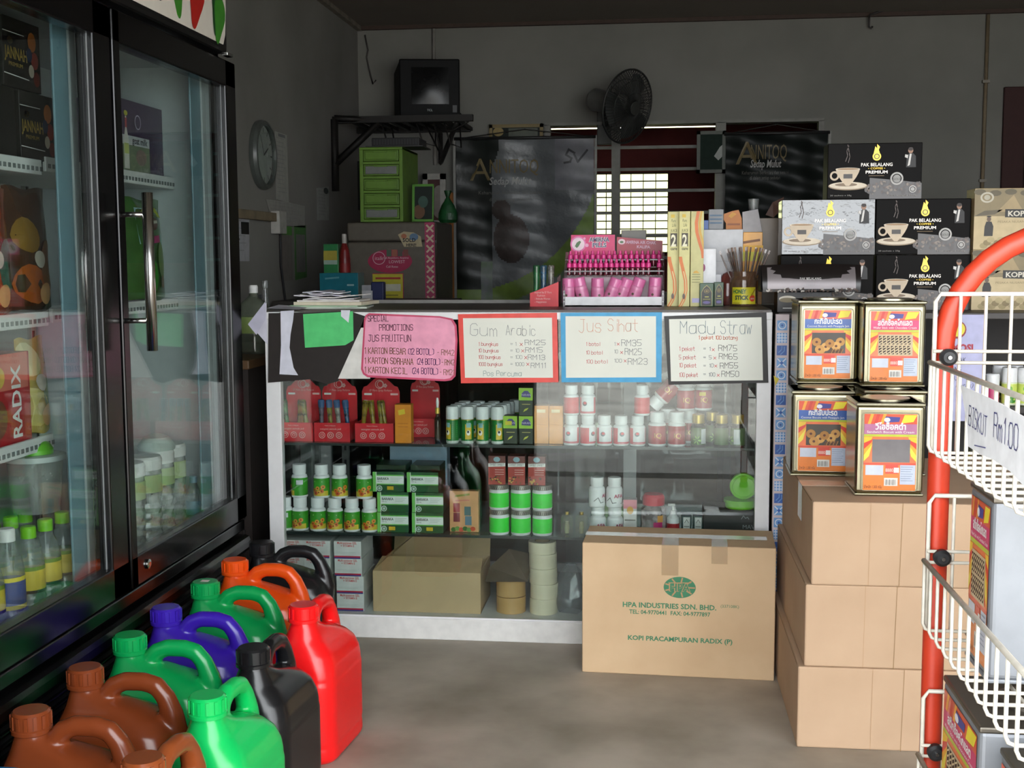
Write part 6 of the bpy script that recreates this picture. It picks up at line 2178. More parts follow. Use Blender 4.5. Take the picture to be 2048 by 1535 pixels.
MB().lathe([(.013, 0), (.018, Z(1507, 398, 4.16) - t.location.z), (.016, Z(1507, 398, 4.16) - t.location.z), (.011, .004)], clear('c8ccca', .25, .06), 20, caps=False).build('cup_body', t)
t.location.z += .0005
top_box('cardboard_box', 'dark grey box behind the pink display by the window', 1242, 1292, 460, 560, 4.12, .05, '5d564a')
t = thing('plastic_bag', 'clear bag with red print slumped behind the honey jar', 'bag', (X(1458, 600, 3.985), 3.985, TZ))
MB().lathe([(.035, 0), (.042, .03), (.036, .07), (.02, .10), (.004, .108)], clear('b85a50', .4, .15), 14, M=Matrix.Diagonal((1, .55, 1, 1))).build('bag_body', t)

# ================================================================ RIGHT SIDE: CARTONS, TINS, COFFEE BOXES, RACK
# patterned tile board beside the case
ty_ = 3.56
a, b = X(1549, 800, ty_), X(1573, 800, ty_)
t = thing('tile_board', 'narrow white board with a column of blue patterned tiles beside the display case', 'board', (a, ty_, 0))
w_, h_ = b - a + .004, .998
MB().box(0, w_, 0, .02, 0, h_, mat('cdbfc2', .5), .001).build('board', t)
k = MB()
F = Flat((0, -.0005, 0))
tb1, tb2, tb3 = mat('6a9ad0', .4), mat('2c5aa8', .4), mat('d5dcea', .4)
step = 24.6 * ty_ / FPX
sq_ = 19.5 * ty_ / FPX
for i in range(27):
    z = h_ - .028 - (i + .5) * step
    x0_ = (w_ - sq_) / 2 - .001
    dark = i % 4 == 2
    k.shape(F, [(x0_, z), (x0_ + sq_, z), (x0_ + sq_, z + sq_), (x0_, z + sq_)], tb2 if dark else tb1, .0003)
    cx_, cz_ = x0_ + sq_ / 2, z + sq_ / 2
    mm = tb1 if dark else tb3
    if i % 4 == 0:
        k.ring(F, cx_, cz_, sq_ * .40, sq_ * .40, sq_ * .1, mm, .0006, 12).disc(F, cx_, cz_, sq_ * .12, sq_ * .12, tb2, .0006, 8)
    elif i % 4 == 1:
        for u in range(3):
            k.line(F, [(x0_ + sq_ * (.2 + .3 * u), z + sq_ * .06), (x0_ + sq_ * (.2 + .3 * u), z + sq_ * .94)], sq_ * .09, mm, .0006).line(F, [(x0_ + sq_ * .06, z + sq_ * (.2 + .3 * u)), (x0_ + sq_ * .94, z + sq_ * (.2 + .3 * u))], sq_ * .09, mm, .0009)
    elif i % 4 == 2:
        k.line(F, [(x0_ + sq_ * .2, z + sq_ * .3), (x0_ + sq_ * .5, z + sq_ * .6), (x0_ + sq_ * .5, z + sq_ * .9)], sq_ * .08, mm, .0006).line(F, [(x0_ + sq_ * .4, z + sq_ * .1), (x0_ + sq_ * .75, z + sq_ * .45), (x0_ + sq_ * .75, z + sq_ * .85)], sq_ * .08, mm, .0006)
    else:
        k.line(F, [(x0_ + sq_ * .1, z + sq_ * .1), (x0_ + sq_ * .9, z + sq_ * .9)], sq_ * .12, mm, .0006).line(F, [(x0_ + sq_ * .1, z + sq_ * .9), (x0_ + sq_ * .9, z + sq_ * .1)], sq_ * .12, mm, .0009).disc(F, cx_, cz_, sq_ * .16, sq_ * .16, tb2, .0012, 10)
k.build('tile_pattern', t)
k = MB().shape(F, [(-.004, h_ - .175), (.012, h_ - .185), (.002, h_ - .205)], mat('c8b42c', .5), .001).build('sticker', t)

kraft = mat('cdb08c', .8, amt=.05, scale=5, tint2='c0a27e')
kraft2 = mat('bfa184', .8, amt=.05, scale=4, tint2='b39578')
kraft_d = mat('a98a67', .85, amt=.06, scale=6)
tape_m = clear('eadfc8', .10, .1)
# big carton in front of the case
hw_, hh_, hd_ = .530, .372, .22
t = thing('cardboard_carton', 'big printed cardboard carton standing on the floor before the display case', 'carton', (-.194, 3.352, 0), -.042)
MB().box(0, hw_, 0, hd_, 0, hh_, kraft, .003).build('body', t)
gpr = mat('3f7f5c', .7)
F = Flat((0, -.0005, 0))
s_ = 3.33 / FPX
P = lambda px, py: ((px - 1168) * s_, hh_ - (py - 1092 - (px - 1168) * .04) * s_ * 1.02)
k = MB()
a, b = P(1367, 1185)
k.disc(F, a, b, .044, .030, gpr, .0004, 36)
for i in range(9):
    ang = i * .7
    k.line(F, [(a + .026 * math.cos(ang), b + .016 * math.sin(ang)), (a + .040 * math.cos(ang), b + .026 * math.sin(ang))], .004, mat('b6926b', .8), .0007)
k.line(F, [(a - .03, b + .012), (a + .03, b + .014)], .002, mat('b6926b', .8), .0007)
k.text(F, 'HPA', a, b - .010, .030, mat('b6926b', .8), 'c', bold=.06, lift=.0010, width=.060)
k.text(F, 'HPA', a, b - .010, .030, gpr, 'c', bold=.015, lift=.0013, width=.056)
a, b = P(1251, 1224)
k.text(F, 'HPA INDUSTRIES SDN. BHD.', a, b, .020, gpr, bold=.025, width=190 * s_, slope=0)
a, b = P(1449, 1226)
k.text(F, '(337108K)', a, b, .012, gpr, width=37 * s_)
a, b = P(1265, 1238)
k.text(F, 'TEL: 04-9770441  FAX: 04-9777897', a, b, .0165, gpr, bold=.02, width=164 * s_)
a, b = P(1262, 1292)
k.text(F, 'KOPI PRACAMPURAN RADIX (P)', a, b, .0185, gpr, bold=.025, width=212 * s_)
k.build('printed_front', t)
k = MB()
for px, wpx, ln in ((1347, 34, .085), (1446, 32, .048)):
    a = (px - 1168) * s_
    k.box(a - wpx * s_ / 2, a + wpx * s_ / 2, -.0012, -.0004, hh_ - ln, hh_ + .0004, tape_m).box(a - wpx * s_ / 2, a + wpx * s_ / 2, -.0012, .13, hh_ + .0004, hh_ + .0012, tape_m)
k.box(.0, hw_ - .02, hd_ / 2 - .022, hd_ / 2 + .022, hh_ + .0013, hh_ + .0019, mat('cfc8ba', .2, coat=.6))
k.build('packing_tape', t)
k = MB().box(.002, hw_ - .002, hd_ / 2 - .001, hd_ / 2 + .001, hh_ - .001, hh_ + .0006, kraft_d).build('lid_seam', t)

# stack of three cartons
bw_, bd_, bh3 = .60, .665, .1975
for i, (dx, dy, lab) in enumerate(((0, 0, 'plain brown cardboard carton at the bottom of the stack of three'), (.014, .003, 'plain brown cardboard carton in the middle of the stack of three'), (.026, .0, 'plain brown cardboard carton on top of the stack, under the biscuit tins'))):
    t = thing('cardboard_carton', lab, 'carton', (.345 + dx, 2.872 + dy, i * (bh3 + .0005)), .0, 'plain cartons stacked beside the rack')
    MB().box(0, bw_, 0, bd_, 0, bh3, kraft2, .004).build('body', t)
    k = MB()
    F = Flat((0, -.0004, 0))
    xs_ = (.24, .205, .20)[i]
    k.line(F, [(xs_, .0), (xs_ + .004, bh3)], .0016, mat('9c7d59', .85), .0003).line(F, [(xs_ - .07, .0), (xs_ - .068, bh3)], .0008, mat('ae8a63', .85), .0003)
    FL = Flat((-.0004, bd_, 0), (0, -1, 0), (0, 0, 1))
    k.line(FL, [(.02, bh3 - .001), (bd_ - .02, bh3 - .001)], .003, mat('8a6d4c', .85), .0003)
    k.build('crease', t)
    if i == 2:
        k = MB().box(-.0014, -.0006, .20, .28, bh3 - .09, bh3, tape_m).box(-.001, .12, .20, .28, bh3 + .0004, bh3 + .0012, mat('b9ab94', .2, coat=.6)).build('packing_tape', t)
ZT = 3 * bh3 + .0015


# biscuit tins ------------------------------------------------------------------
tin_m = mat('a39d84', .26, 1.0, amt=.04)
tin_l = mat('a8a38c', .3, 1.0, amt=.05)


def biscuit(k, F, w, h, kind):
    """printed label, w wide and h high, lower left corner at the frame's origin"""
    R = lambda a0, b0, a1, b1, c_, l_: k.shape(F, [(a0 * w, b0 * h), (a1 * w, b0 * h), (a1 * w, b1 * h), (a0 * w, b1 * h)], mat(c_, .35, coat=.3), l_)
    band = {'pine': '2f5aa6', 'choc': 'd02868', 'black': 'b06a90'}[kind]
    R(0, 0, 1, 1, 'e07a24', .0004)
    R(0, .87, 1, 1, 'd9502c', .0007)
    for i in range(3):
        k.shape(F, [(w * (.06 + .12 * i), h * .87), (w * (.12 + .12 * i), h * .87), (w * (.02 + .12 * i) + w * .16, h), (w * (-.04 + .12 * i) + w * .16, h)], mat('e8a030' if i % 2 == 0 else 'c8382c', .35), .001)
    k.shape(F, [(w * .70, h * .88), (w * .93, h * .90), (w, h * .99), (w * .76, h * .99)], mat('ecd82c', .35), .001)
    k.shape(F, [(w * .38, h * .89), (w * .66, h * .90), (w * .68, h * .96), (w * .40, h * .97)], mat('3a3a8a', .35), .0013)
    k.disc(F, w * .43, h * .925, w * .06, h * .03, mat('e8e6ee', .35), .0016, 10)
    R(0, .735, 1, .87, band, .0007)
    R(0, .705, 1, .735, 'b8c42c', .0007)
    th_t = {'pine': 'กะทิสับปะรด', 'choc': 'สติ๊กช็อคโกแลต', 'black': 'วีโอช็อคดำ'}[kind]
    k.text(F, th_t, w * .5, h * .80, .020, wht, 'c', bold=.03, lift=.0012, width=w * {'pine': .60, 'choc': .72, 'black': .58}[kind])
    k.text(F, {'pine': 'Coconut Biscuits with Pineapple Jam', 'choc': 'Wafer Stick with Chocolate Cream', 'black': 'Sandwich Biscuit with Cream'}[kind], w * .5, h * .752, .008, wht, 'c', lift=.0012, width=w * .9)
    R(0, .36, 1, .705, 'e8703c', .0008)
    for i, c_ in enumerate(('ecc02c', 'd83c2c', 'e8a42c', 'ecd848')):
        k.shape(F, [(w * (-.0 + .0 * i), h * (.70 - .08 * i)), (w * .16, h * (.70 - .03 * i)), (w * .10, h * (.60 - .05 * i)), (w * .0, h * (.62 - .08 * i))], mat(c_, .35), .0010 + i * .0001)
        k.shape(F, [(w, h * (.70 - .08 * i)), (w * .84, h * (.70 - .03 * i)), (w * .90, h * (.60 - .05 * i)), (w, h * (.62 - .08 * i))], mat(c_, .35), .0010 + i * .0001)
    R(.16, .37, .88, .67, {'pine': '3a3024', 'choc': 'c8b08a', 'black': '6f6a6c'}[kind], .0015)
    rr_ = random.Random(len(kind))
    if kind == 'pine':
        for i in range(7):
            a, b = w * rr_.uniform(.22, .82), h * (.41 + .03 * (i % 3) + rr_.uniform(0, .16))
            k.disc(F, a, b, w * .10, w * .095, mat(('c8924a', 'd8a458', 'b8803a')[i % 3], .5), .0018 + i * .0003, 14).disc(F, a, b, w * .03, w * .028, mat('5a2a14', .5), .00195 + i * .0003, 8)
        for i in range(8):
            k.line(F, [(w * (.55 + .035 * i), h * .38), (w * (.58 + .035 * i), h * .43)], w * .018, mat(('6a3c1c', 'b07a3c')[i % 2], .5), .0042)
    elif kind == 'choc':
        for r_ in range(2):
            for i in range(8):
                a0, b0 = w * (.18 + .085 * i), h * (.39 + .14 * r_)
                k.shape(F, [(a0, b0), (a0 + w * .06, b0), (a0 + w * .05, b0 + h * .12), (a0 - w * .01, b0 + h * .12)], mat('382018', .5), .0018)
                for j in range(3):
                    k.shape(F, [(a0, b0 + h * .04 * j), (a0 + w * .055, b0 + h * (.04 * j + .022)), (a0 + w * .055, b0 + h * (.04 * j + .038)), (a0, b0 + h * (.04 * j + .014))], mat('d8c49a', .5), .0021)
    R(0, .335, 1, .36, 'd8482c', .0008)
    R(.04, .20, .38, .33, 'c4cad8', .0010)
    R(.42, .22, .66, .335, 'd8402c', .0012)
    R(.70, .08, .99, .335, 'b9c2d4', .0010)
    for i in range(7):
        k.line(F, [(w * .72, h * (.31 - .03 * i)), (w * (.94 - .02 * (i % 3)), h * (.31 - .03 * i))], h * .008, mat('8a94a8', .5), .0013)
    k.text(F, '8880', w * .42, h * .245, .012, mat('f0d8c8', .4), lift=.0015, width=w * .15)
    R(.58, .235, .68, .30, 'e8e4e0', .0015)
    R(.40, .06, .66, .165, 'd8d4cc', .0012)
    for i in range(9):
        k.line(F, [(w * (.44 + .022 * i), h * .075), (w * (.44 + .022 * i), h * .14)], w * (.006 + .006 * (i % 3 == 0)), ink, .0015)
    k.text(F, 'น้ำหนัก 1,300 กรัม', w * .02, h * .025, .010, mat('5a2a10', .5), lift=.0012, width=w * .34)


def tin(label, x, y, z, rz, kind, w=.158, d=.158, h=.2285, group=None, turn=0):
    t = thing('biscuit_tin', label, 'tin', (x, y, z), rz, group)
    MB().box(-w / 2, w / 2, 0, d, .004, h - .012, tin_m, .010, 3).build('body', t)
    k = MB()
    k.box(-w / 2 - .0015, w / 2 + .0015, -.0015, d + .0015, 0, .006, tin_m, .0025)
    k.build('base_rim', t)
    k = MB().box(-w / 2 - .0015, w / 2 + .0015, -.0015, d + .0015, h - .014, h - .006, tin_l, .003).box(-w / 2 + .006, w / 2 - .006, .006, d - .006, h - .009, h - .006, tin_l)
    k.lathe([(.058, h - .006), (.058, h - .001), (.052, h), (.0, h)], tin_l, 30, (0, d / 2, 0), caps=False)
    k.build('lid', t)
    # pressed frame around the label
    fr_ = MB()
    F = Flat((0, -.0003, 0))
    lw, lh = w * .74, h * .80
    pts = []
    for cx_, cz_, a0 in ((lw / 2, .012 + .008, -PI / 2), (lw / 2, h - .036, 0), (-lw / 2, h - .036, PI / 2), (-lw / 2, .02, PI)):
        pts += [(cx_ + .007 * math.cos(a0 + PI / 2 * i / 5), cz_ + .007 * math.sin(a0 + PI / 2 * i / 5)) for i in range(6)]
    fr_.tube([F(a, b) for a, b in pts], .0014, tin_m, 5, True)
    fr_.build('pressed_edge', t)
    k = MB()
    biscuit(k, Flat((-lw / 2 - .002, -.0004, .014)), lw + .004, h - .046, kind)
    k.build('paper_label', t)
    return t


tcx = lambda px, py, y: X(px, py, y)
D_ = tin('square biscuit tin with pale plum banded label, at the front carton edge', tcx(1779, 900, 2.96), 2.955, ZT, 0, 'black')
C_ = tin('square biscuit tin with blue banded label, standing on the carton under another blue one', tcx(1646, 850, 3.2), 3.21, ZT, -.03, 'pine')
tin('plain backed biscuit tin hidden behind the glaring tin', tcx(1790, 770, 3.25), 3.235, ZT, 0, 'choc')
tin('plain backed biscuit tin hidden behind the lower blue banded tin', tcx(1650, 770, 3.45), 3.40, ZT, 0, 'choc')
A_ = tin('square biscuit tin with blue banded label, on top of the left pile of tins', tcx(1656, 670, 3.36) - .004, 3.335, ZT + .2292, 0, 'pine')
B_ = tin('square biscuit tin with pink banded label and striped wafer sticks', tcx(1788, 670, 3.27), 3.262, ZT + .2292, 0, 'choc')

# cabinet behind, carrying the coffee
cbx0, cbx1, cby0, cby1 = .375, 1.75, 3.74, 4.34
cab = thing('shelf_cabinet', 'dark open shelf cabinet behind the cartons at the right', 'cabinet', (cbx0, cby0, 0))
cm_ = mat('2a2422', .6)
k = MB().box(0, .02, 0, .6, 0, .975, cm_).box(1.355, 1.375, 0, .6, 0, .975, cm_).box(.02, 1.355, .58, .6, 0, .975, cm_)
k.build('carcass', cab)
MB().box(-.005, 1.38, -.01, .6, .976, .995, mat('3a3431', .5), .002).build('top_board', cab)
SZ = Z(2020, 808, 3.80)
for z in (.08, .40, SZ - .001):
    MB().box(.021, 1.354, 0, .579, z - .018, z, mat('302a28', .6)).build('shelf_board', cab)
CZ = .9955


# coffee boxes
cup_m, cup_d = mat('cdb79a', .4), mat('8f7654', .4)


def coffee_art(k, F, w, h):
    k.shape(F, [(w * .45, h * .0), (w, h * .0), (w, h * .28), (w * .75, h * .33), (w * .45, h * .38)], mat('241510', .3), .0003)
    rr_ = random.Random(2)
    for i in range(90):
        a = rr_.uniform(.40, .98)
        b = rr_.uniform(.10, .34 - .22 * abs(a - .75))
        k.disc(F, a * w, b * h, .0052, .0034, mat(('3a2418', '1c100c', '5a4234', '2c1c14', '7a6a5c')[i % 5], .35), .0006 + i * .000006, 6, rr_.uniform(0, 3))
    k.disc(F, w * .22, h * .235, w * .21, h * .075, cup_d, .0013, 26).disc(F, w * .22, h * .245, w * .20, h * .065, mat('d8c8b0', .4), .0015, 26).disc(F, w * .20, h * .26, w * .12, h * .03, mat('7a6040', .4), .0017, 20)
    body = [(w * .085, h * .54), (w * .345, h * .54)] + [(w * (.345 - .012 * i - .004 * i * i), h * (.54 - .075 * i)) for i in range(1, 5)] + [(w * (.085 + .012 * i + .004 * i * i), h * (.54 - .075 * i)) for i in range(4, 0, -1)]
    k.shape(F, body[::-1], cup_m, .0020)
    k.disc(F, w * .215, h * .54, w * .13, h * .025, mat('e0d2bc', .4), .0022, 24).disc(F, w * .215, h * .54, w * .115, h * .018, mat('a07a4c', .4), .0024, 24)
    k.ring(F, w * .075, h * .42, w * .05, h * .085, w * .02, cup_m, .0019, 20)
    k.shape(F, [(w * .17, h * .37), (w * .265, h * .37), (w * .265, h * .45), (w * .17, h * .45)], mat('2a1c14', .4), .0026)
    for q in ([(.19, .68), (.21, .78), (.20, .86), (.22, .95)], [(.22, .66), (.235, .76), (.225, .84), (.21, .97)]):
        k.line(F, [(a * w, b * h) for a, b in q], .0022, mat('4a342a', .4), .0010)
    gl = mat('b99a3c', .3, .7)
    cx_ = w * .52
    k.disc(F, cx_, h * .76, h * .075, h * .075, gl, .0010, 18).ring(F, cx_, h * .76, h * .05, h * .05, h * .016, mat('2a2410', .4), .0013, 14)
    k.shape(F, [(cx_ - h * .06, h * .80), (cx_ + h * .055, h * .80), (cx_ + h * .03, h * .88), (cx_ + h * .05, h * .93), (cx_ + h * .0, h * .98), (cx_ + h * .005, h * .90), (cx_ - h * .03, h * .94)], gl, .0011)
    sv = mat('c4bcb4', .3, .3)
    k.text(F, 'PAK BELALANG', cx_, h * .585, h * .085, sv, 'c', bold=.012, lift=.0010, width=w * .335)
    k.text(F, '• COFFEE •', cx_, h * .53, h * .05, gl, 'c', lift=.0010, width=w * .18)
    k.text(F, 'PREMIUM', cx_, h * .455, h * .075, sv, 'c', bold=.02, lift=.0010, width=w * .235)
    k.line(F, [(cx_ - w * .08, h * .415), (cx_ + w * .08, h * .415)], .0014, mat('8a6a3c', .4), .001)
    k.ring(F, w * .735, h * .36, h * .115, h * .115, h * .03, mat('b4b0ac', .4), .0030, 24).disc(F, w * .735, h * .36, h * .07, h * .07, mat('8f8c88', .4), .0030, 18).text(F, 'GOLD', w * .735, h * .335, h * .05, ink, 'c', lift=.0034)
    k.ring(F, w * .905, h * .17, h * .065, h * .065, h * .014, mat('c4c0bc', .4), .0030, 18).disc(F, w * .905, h * .17, h * .035, h * .035, mat('a8a4a0', .4), .0030, 10)
    k.disc(F, w * .875, h * .86, h * .045, h * .055, mat('a07860', .5), .0012, 14).disc(F, w * .875, h * .885, h * .045, h * .032, mat('2a1a14', .5), .0014, 12)
    k.shape(F, [(w * .83, h * .56), (w * .835, h * .76), (w * .86, h * .81), (w * .90, h * .81), (w * .93, h * .76), (w * .935, h * .56)], mat('161214', .5), .0011)
    k.shape(F, [(w * .846, h * .58), (w * .866, h * .80), (w * .886, h * .80), (w * .870, h * .60)], mat('d8d4d0', .5), .0014)
    k.shape(F, [(w * .815, h * .74), (w * .845, h * .72), (w * .85, h * .78), (w * .818, h * .79)], mat('d8d4d0', .5), .0014)
    for a0, a1, b in ((.03, .26, .055), (.65, .95, .05)):
        k.text(F, '20 sachets x 25g' if a0 < .5 else 'Net weight 500g', w * a0, h * b, h * .035, mat('9a9490', .5), lift=.0032, width=w * (a1 - a0))


cw, ch, cd_ = .283, .170, .10
cblk = mat('0a0706', .4, amt=.1, scale=5, spec=.06)
cshine = mat('15100f', .10, amt=.1, scale=11, bump=.9, coat=.9)
cof = None
CYB = 3.92
for lab, px, yb, lv, dy in (('black coffee box with cup picture on top of the pile', 1654, 390, 2, 0), ('shiny black coffee box in the middle layer, catching white glare', 1561, 506, 1, -.02), ('black coffee box in the middle layer beside the camel coloured boxes', 1750, 506, 1, 0),
                       ('black coffee box in the lowest layer behind the tilted silver box', 1558, 620, 0, -.02), ('black coffee box in the lowest layer behind the pink banded tin', 1750, 620, 0, 0)):
    loc = (X(px, yb, CYB), CYB + dy, CZ + lv * (ch + .0007))
    if cof is None:
        cof = thing('coffee_box', lab, 'box', loc, 0, 'black coffee boxes')
        MB().box(0, cw, 0, cd_, 0, ch, cblk, .002).build('body', cof)
        k = MB()
        coffee_art(k, Flat((0, -.0004, 0)), cw, ch)
        k.build('printed_front', cof)
    else:
        c_ = dup(cof, lab, loc)
        if 'glare' in lab:
            bd = [x_ for x_ in c_.children if x_.name.startswith('body')][0]
            bd.data = bd.data.copy()
            bd.data.materials[0] = cshine
            c_.rotation_euler = (-.03, 0, 0)
            c_.location.z += .0005
# tilted silver tray box and a small box under it
ty2 = 3.70
z1, z0 = Z(1620, 530, ty2), Z(1620, 584, ty2)
x0, x1 = X(1523, 560, ty2), X(1724, 560, ty2)
t = thing('display_box', 'black open display box with a curved silver front, tilted before the coffee boxes', 'box', (x0, ty2, z0))
w_, h_ = x1 - x0, z1 - z0
k = MB()
nx = 12
vs, fs = [], []
for j in range(7):
    for i in range(nx + 1):
        a, b = i / nx, j / 6
        vs.append((w_ * (a - .5) * (1 - .03 * (1 - b)) + w_ / 2, .05 * (1 - b) ** 1.5 * 0 - .012 * math.sin(PI * b) + .03 * b, h_ * b + .004 * math.sin(PI * a)))
for j in range(6):
    for i in range(nx):
        q = j * (nx + 1) + i
        fs.append((q, q + 1, q + nx + 2, q + nx + 1))
class TF:
    def __call__(s, a, b, lift=0.0):
        bb = min(max(b / h_, 0), 1)
        return Vector((a, -.012 * math.sin(PI * bb) + .03 * bb - lift - .0004, b))
k.add(vs, fs, mat('1a1515', .3), True)
k.box(0, w_, .032, .12, 0, .004, cblk).box(0, .003, .03, .12, 0, h_, cblk).box(w_ - .003, w_, .03, .12, 0, h_, cblk).box(0, w_, .117, .12, 0, h_, cblk)
k.build('box_body', t)
k = MB()
TFx = TF()
k.sheet(TFx, w_ * .06, h_ * .12, w_ * .94, h_ * .92, mat('8d8587', .4, .3, amt=.1, scale=6), 10, 6, .0006)
rr_ = random.Random(4)
for i in range(70):
    k.disc(TFx, w_ * rr_.uniform(.04, .96), h_ * rr_.uniform(.02, .14), .004, .0028, mat(('3a2418', 'b0a8a0', '5a4a44')[i % 3], .3), .001 + i * .00001, 6, i)
k.text(TFx, 'PAK BELALANG', w_ * .49, h_ * .46, .010, mat('e8e6e4', .3), 'c', lift=.0012, width=.062)
k.text(TFx, 'COFFEE', w_ * .49, h_ * .34, .006, mat('8a8688', .3), 'c', lift=.0012)
k.text(TFx, 'PREMIUM', w_ * .49, h_ * .22, .009, mat('8a8688', .3), 'c', lift=.0012, width=.045)
k.disc(TFx, w_ * .49, h_ * .72, .006, .009, mat('b99a3c', .3, .7), .0012, 10)
k.build('silver_panel', t)
sb0, sb1 = X(1556, 600, 3.73), X(1597, 600, 3.73)
# what carries it
t2 = thing('coffee_pack', 'small black coffee pack with a gold cup rim under the silver box', 'box', (sb0 - .05, ty2 + .004, CT - .31))
carry = cab
t2.location = (sb0, 3.752, CZ)
MB().box(0, sb1 - sb0 + .10, 0, .10, 0, max(.01, z0 - CZ - .001), mat('1c1817', .3), .001).build('body', t2)
ph = z0 - CZ - .001
MB().disc(Flat((0, -.0004, 0)), (sb1 - sb0) / 2, ph * .66, (sb1 - sb0) * .42, ph * .16, mat('c8bfae', .4), .0004).disc(Flat((0, -.0004, 0)), (sb1 - sb0) / 2, ph * .60, (sb1 - sb0) * .40, ph * .12, mat('6a5a34', .4), .0008).line(Flat((0, -.0004, 0)), [((sb1 - sb0) * .3, ph * .2), ((sb1 - sb0) * .9, ph * .2)], .003, mat('b8b4ae', .4)).build('printed_front', t2)

# camel coloured coffee boxes
def kopi_art(k, F, w=.30, h=.182):
    k.shape(F, [(0, 0), (w, 0), (w, h), (0, h)], mat('c9b48a', .5), .0002)
    k.shape(F, [(0, h * .55), (w, h * .55), (w, h), (0, h)], mat('8a7a58', .5), .0004)
    k.shape(F, [(w * .22, h * .62), (w * .48, h * .62), (w * .42, h * .78), (w * .38, h * .90)], mat('a8926a', .5), .0007)
    k.shape(F, [(0, h * .55), (w * .1, h * .64), (w * .28, h * .66), (w * .2, h * .58), (w * .0, h * .55)][:4], mat('5f5540', .5), .0007)
    for i in range(7):
        k.disc(F, w * (.05 + .15 * i), h * (.95 - .02 * (i % 2)), w * .06, h * .05, mat('5f553c', .5), .0006 + i * .0001, 10)
    k.ring(F, w * .12, h * .86, h * .11, h * .09, h * .03, mat('c0b8a4', .5), .0016, 18).disc(F, w * .12, h * .86, h * .05, h * .045, mat('b4ac98', .5), .0016, 10)
    k.shape(F, [(w * .30, h * .53), (w * .53, h * .52), (w * .53, h * .66), (w * .30, h * .665)], mat('1c1916', .5), .0012)
    k.text(F, 'KOPI', w * .415, h * .55, h * .12, mat('d8d0c0', .5), 'c', bold=.03, lift=.0015, width=w * .18)
    k.text(F, 'PESAKA NUSANTARA', w * .41, h * .44, h * .05, mat('8f7f5c', .5), 'c', lift=.0008, width=w * .36)
    for i in range(26):
        k.disc(F, w * (.1 + .034 * i), h * (.06 + .05 * ((i * 7) % 3)), w * .04, h * .05, mat(('a8966a', '8f7d54', 'b8a67a')[i % 3], .5), .0006 + i * .00002, 8)
    k.disc(F, w * .145, h * .50, h * .035, h * .042, mat('6a5444', .5), .0014, 10).shape(F, [(w * .10, h * .50), (w * .12, h * .535), (w * .17, h * .535), (w * .16, h * .555), (w * .13, h * .555)], ink, .0016)
    k.shape(F, [(w * .10, h * .22), (w * .105, h * .38), (w * .12, h * .46), (w * .17, h * .46), (w * .19, h * .38), (w * .185, h * .22)], mat('24201e', .5), .0014)


KY = 3.90
kx = X(1946, 500, KY)
zz = CZ + .0005
for lab, i in (('camel coloured coffee box with a man figure, lower of two', 0), ('camel coloured coffee box with a man figure, upper of two', 1)):
    carton('coffee_box', lab, 'box', (kx, KY, zz + i * (.1845)), .30, .10, .184, 'bfa87c', kopi_art, 0, 'camel coloured coffee boxes')

# lilac promotion poster on the cabinet front
py_ = cby0 - .012
x0, x1, z1, z0 = X(1868, 640, py_), X(1972, 640, py_), Z(1960, 629, py_), Z(1960, 842, py_)
t = thing('poster', 'lilac promotion poster with red heading on the dark cabinet behind the rack', 'poster', (x0, py_, z0))
w_, h_ = x1 - x0, z1 - z0
MB().box(0, w_, 0, .002, 0, h_, mat('b4b4d8', .5)).build('sheet', t)
k = MB()
F = Flat((0, -.0004, 0))
k.disc(F, w_ * .45, h_ * .86, w_ * .18, h_ * .085, mat('8a2420', .5), .0003, 18).disc(F, w_ * .45, h_ * .865, w_ * .155, h_ * .07, mat('e4d838', .5), .0006, 18)
k.text(F, 'PROMOSI', w_ * .02, h_ * .66, h_ * .09, mat('a82038', .5), bold=.05, width=w_ * .75)
for i, s_ in enumerate(('PAK', 'BELALANG', 'PREMIUM')):
    k.text(F, s_, w_ * .55, h_ * (.555 - .085 * i), h_ * .065, mat('3a3a54', .5), 'r' if i else 'c', lift=.0008, width=w_ * (.18, .42, .36)[i])
k.text(F, '(3 kotak)', w_ * .8, h_ * .32, h_ * .06, mat('5a5a74', .5), 'r', shear=.2, width=w_ * .5)
k.build('print', t)

# bottles on the cabinet shelf behind the rack
sprm = mat('c9d86a', .35)
gb = None
for i, (px, yy, lab) in enumerate(((2018, 3.79, 'white capped bottle with lime fruit label, first behind the rack wires'), (2050, 3.79, 'white capped bottle with lime fruit label at the picture edge'), (1998, 3.87, 'white capped bottle standing behind, above the pink one'), (2030, 3.87, 'white capped bottle standing behind in the second row'))):
    loc = (X(px, 780, yy), yy, SZ)
    if gb is None:
        gb = thing('spray_bottle', lab, 'bottle', loc, 0, 'white capped bottles on the cabinet shelf')
        r, h = .0225, .112
        MB().lathe([(r * .93, 0), (r, .004), (r, .068)], mat('dfe6c8', .35), 22).build('body', gb)
        MB().lathe([(r * .99, .0685), (r * .99, .104), (r * .9, .112)], wp, 22).build('cap', gb)
        F = Round(r * 1.012)
        k = MB().lathe([(r * 1.01, .006), (r * 1.01, .064)], sprm, 22, caps=False)
        k.disc(F, .004, .018, .014, .011, mat('3f8a2c', .35), .0006, 12).disc(F, -.004, .050, .008, .008, mat('6fb03c', .35), .0006, 12).text(F, 'Lime Natur', 0, .032, .009, mat('5a7a1c', .4), 'c', lift=.0006, width=.028)
        k.build('paper_label', gb)
    else:
        dup(gb, lab, loc)
t = thing('spray_bottle', 'short bottle with white cap and magenta label beside the poster', 'bottle', (X(1984, 780, 3.78), 3.78, SZ))
MB().lathe([(.019, 0), (.02, .004), (.02, .058)], mat('a82c5c', .35), 20).build('body', t)
MB().lathe([(.0205, .0585), (.0205, .09), (.018, .094)], wp, 20).build('cap', t)
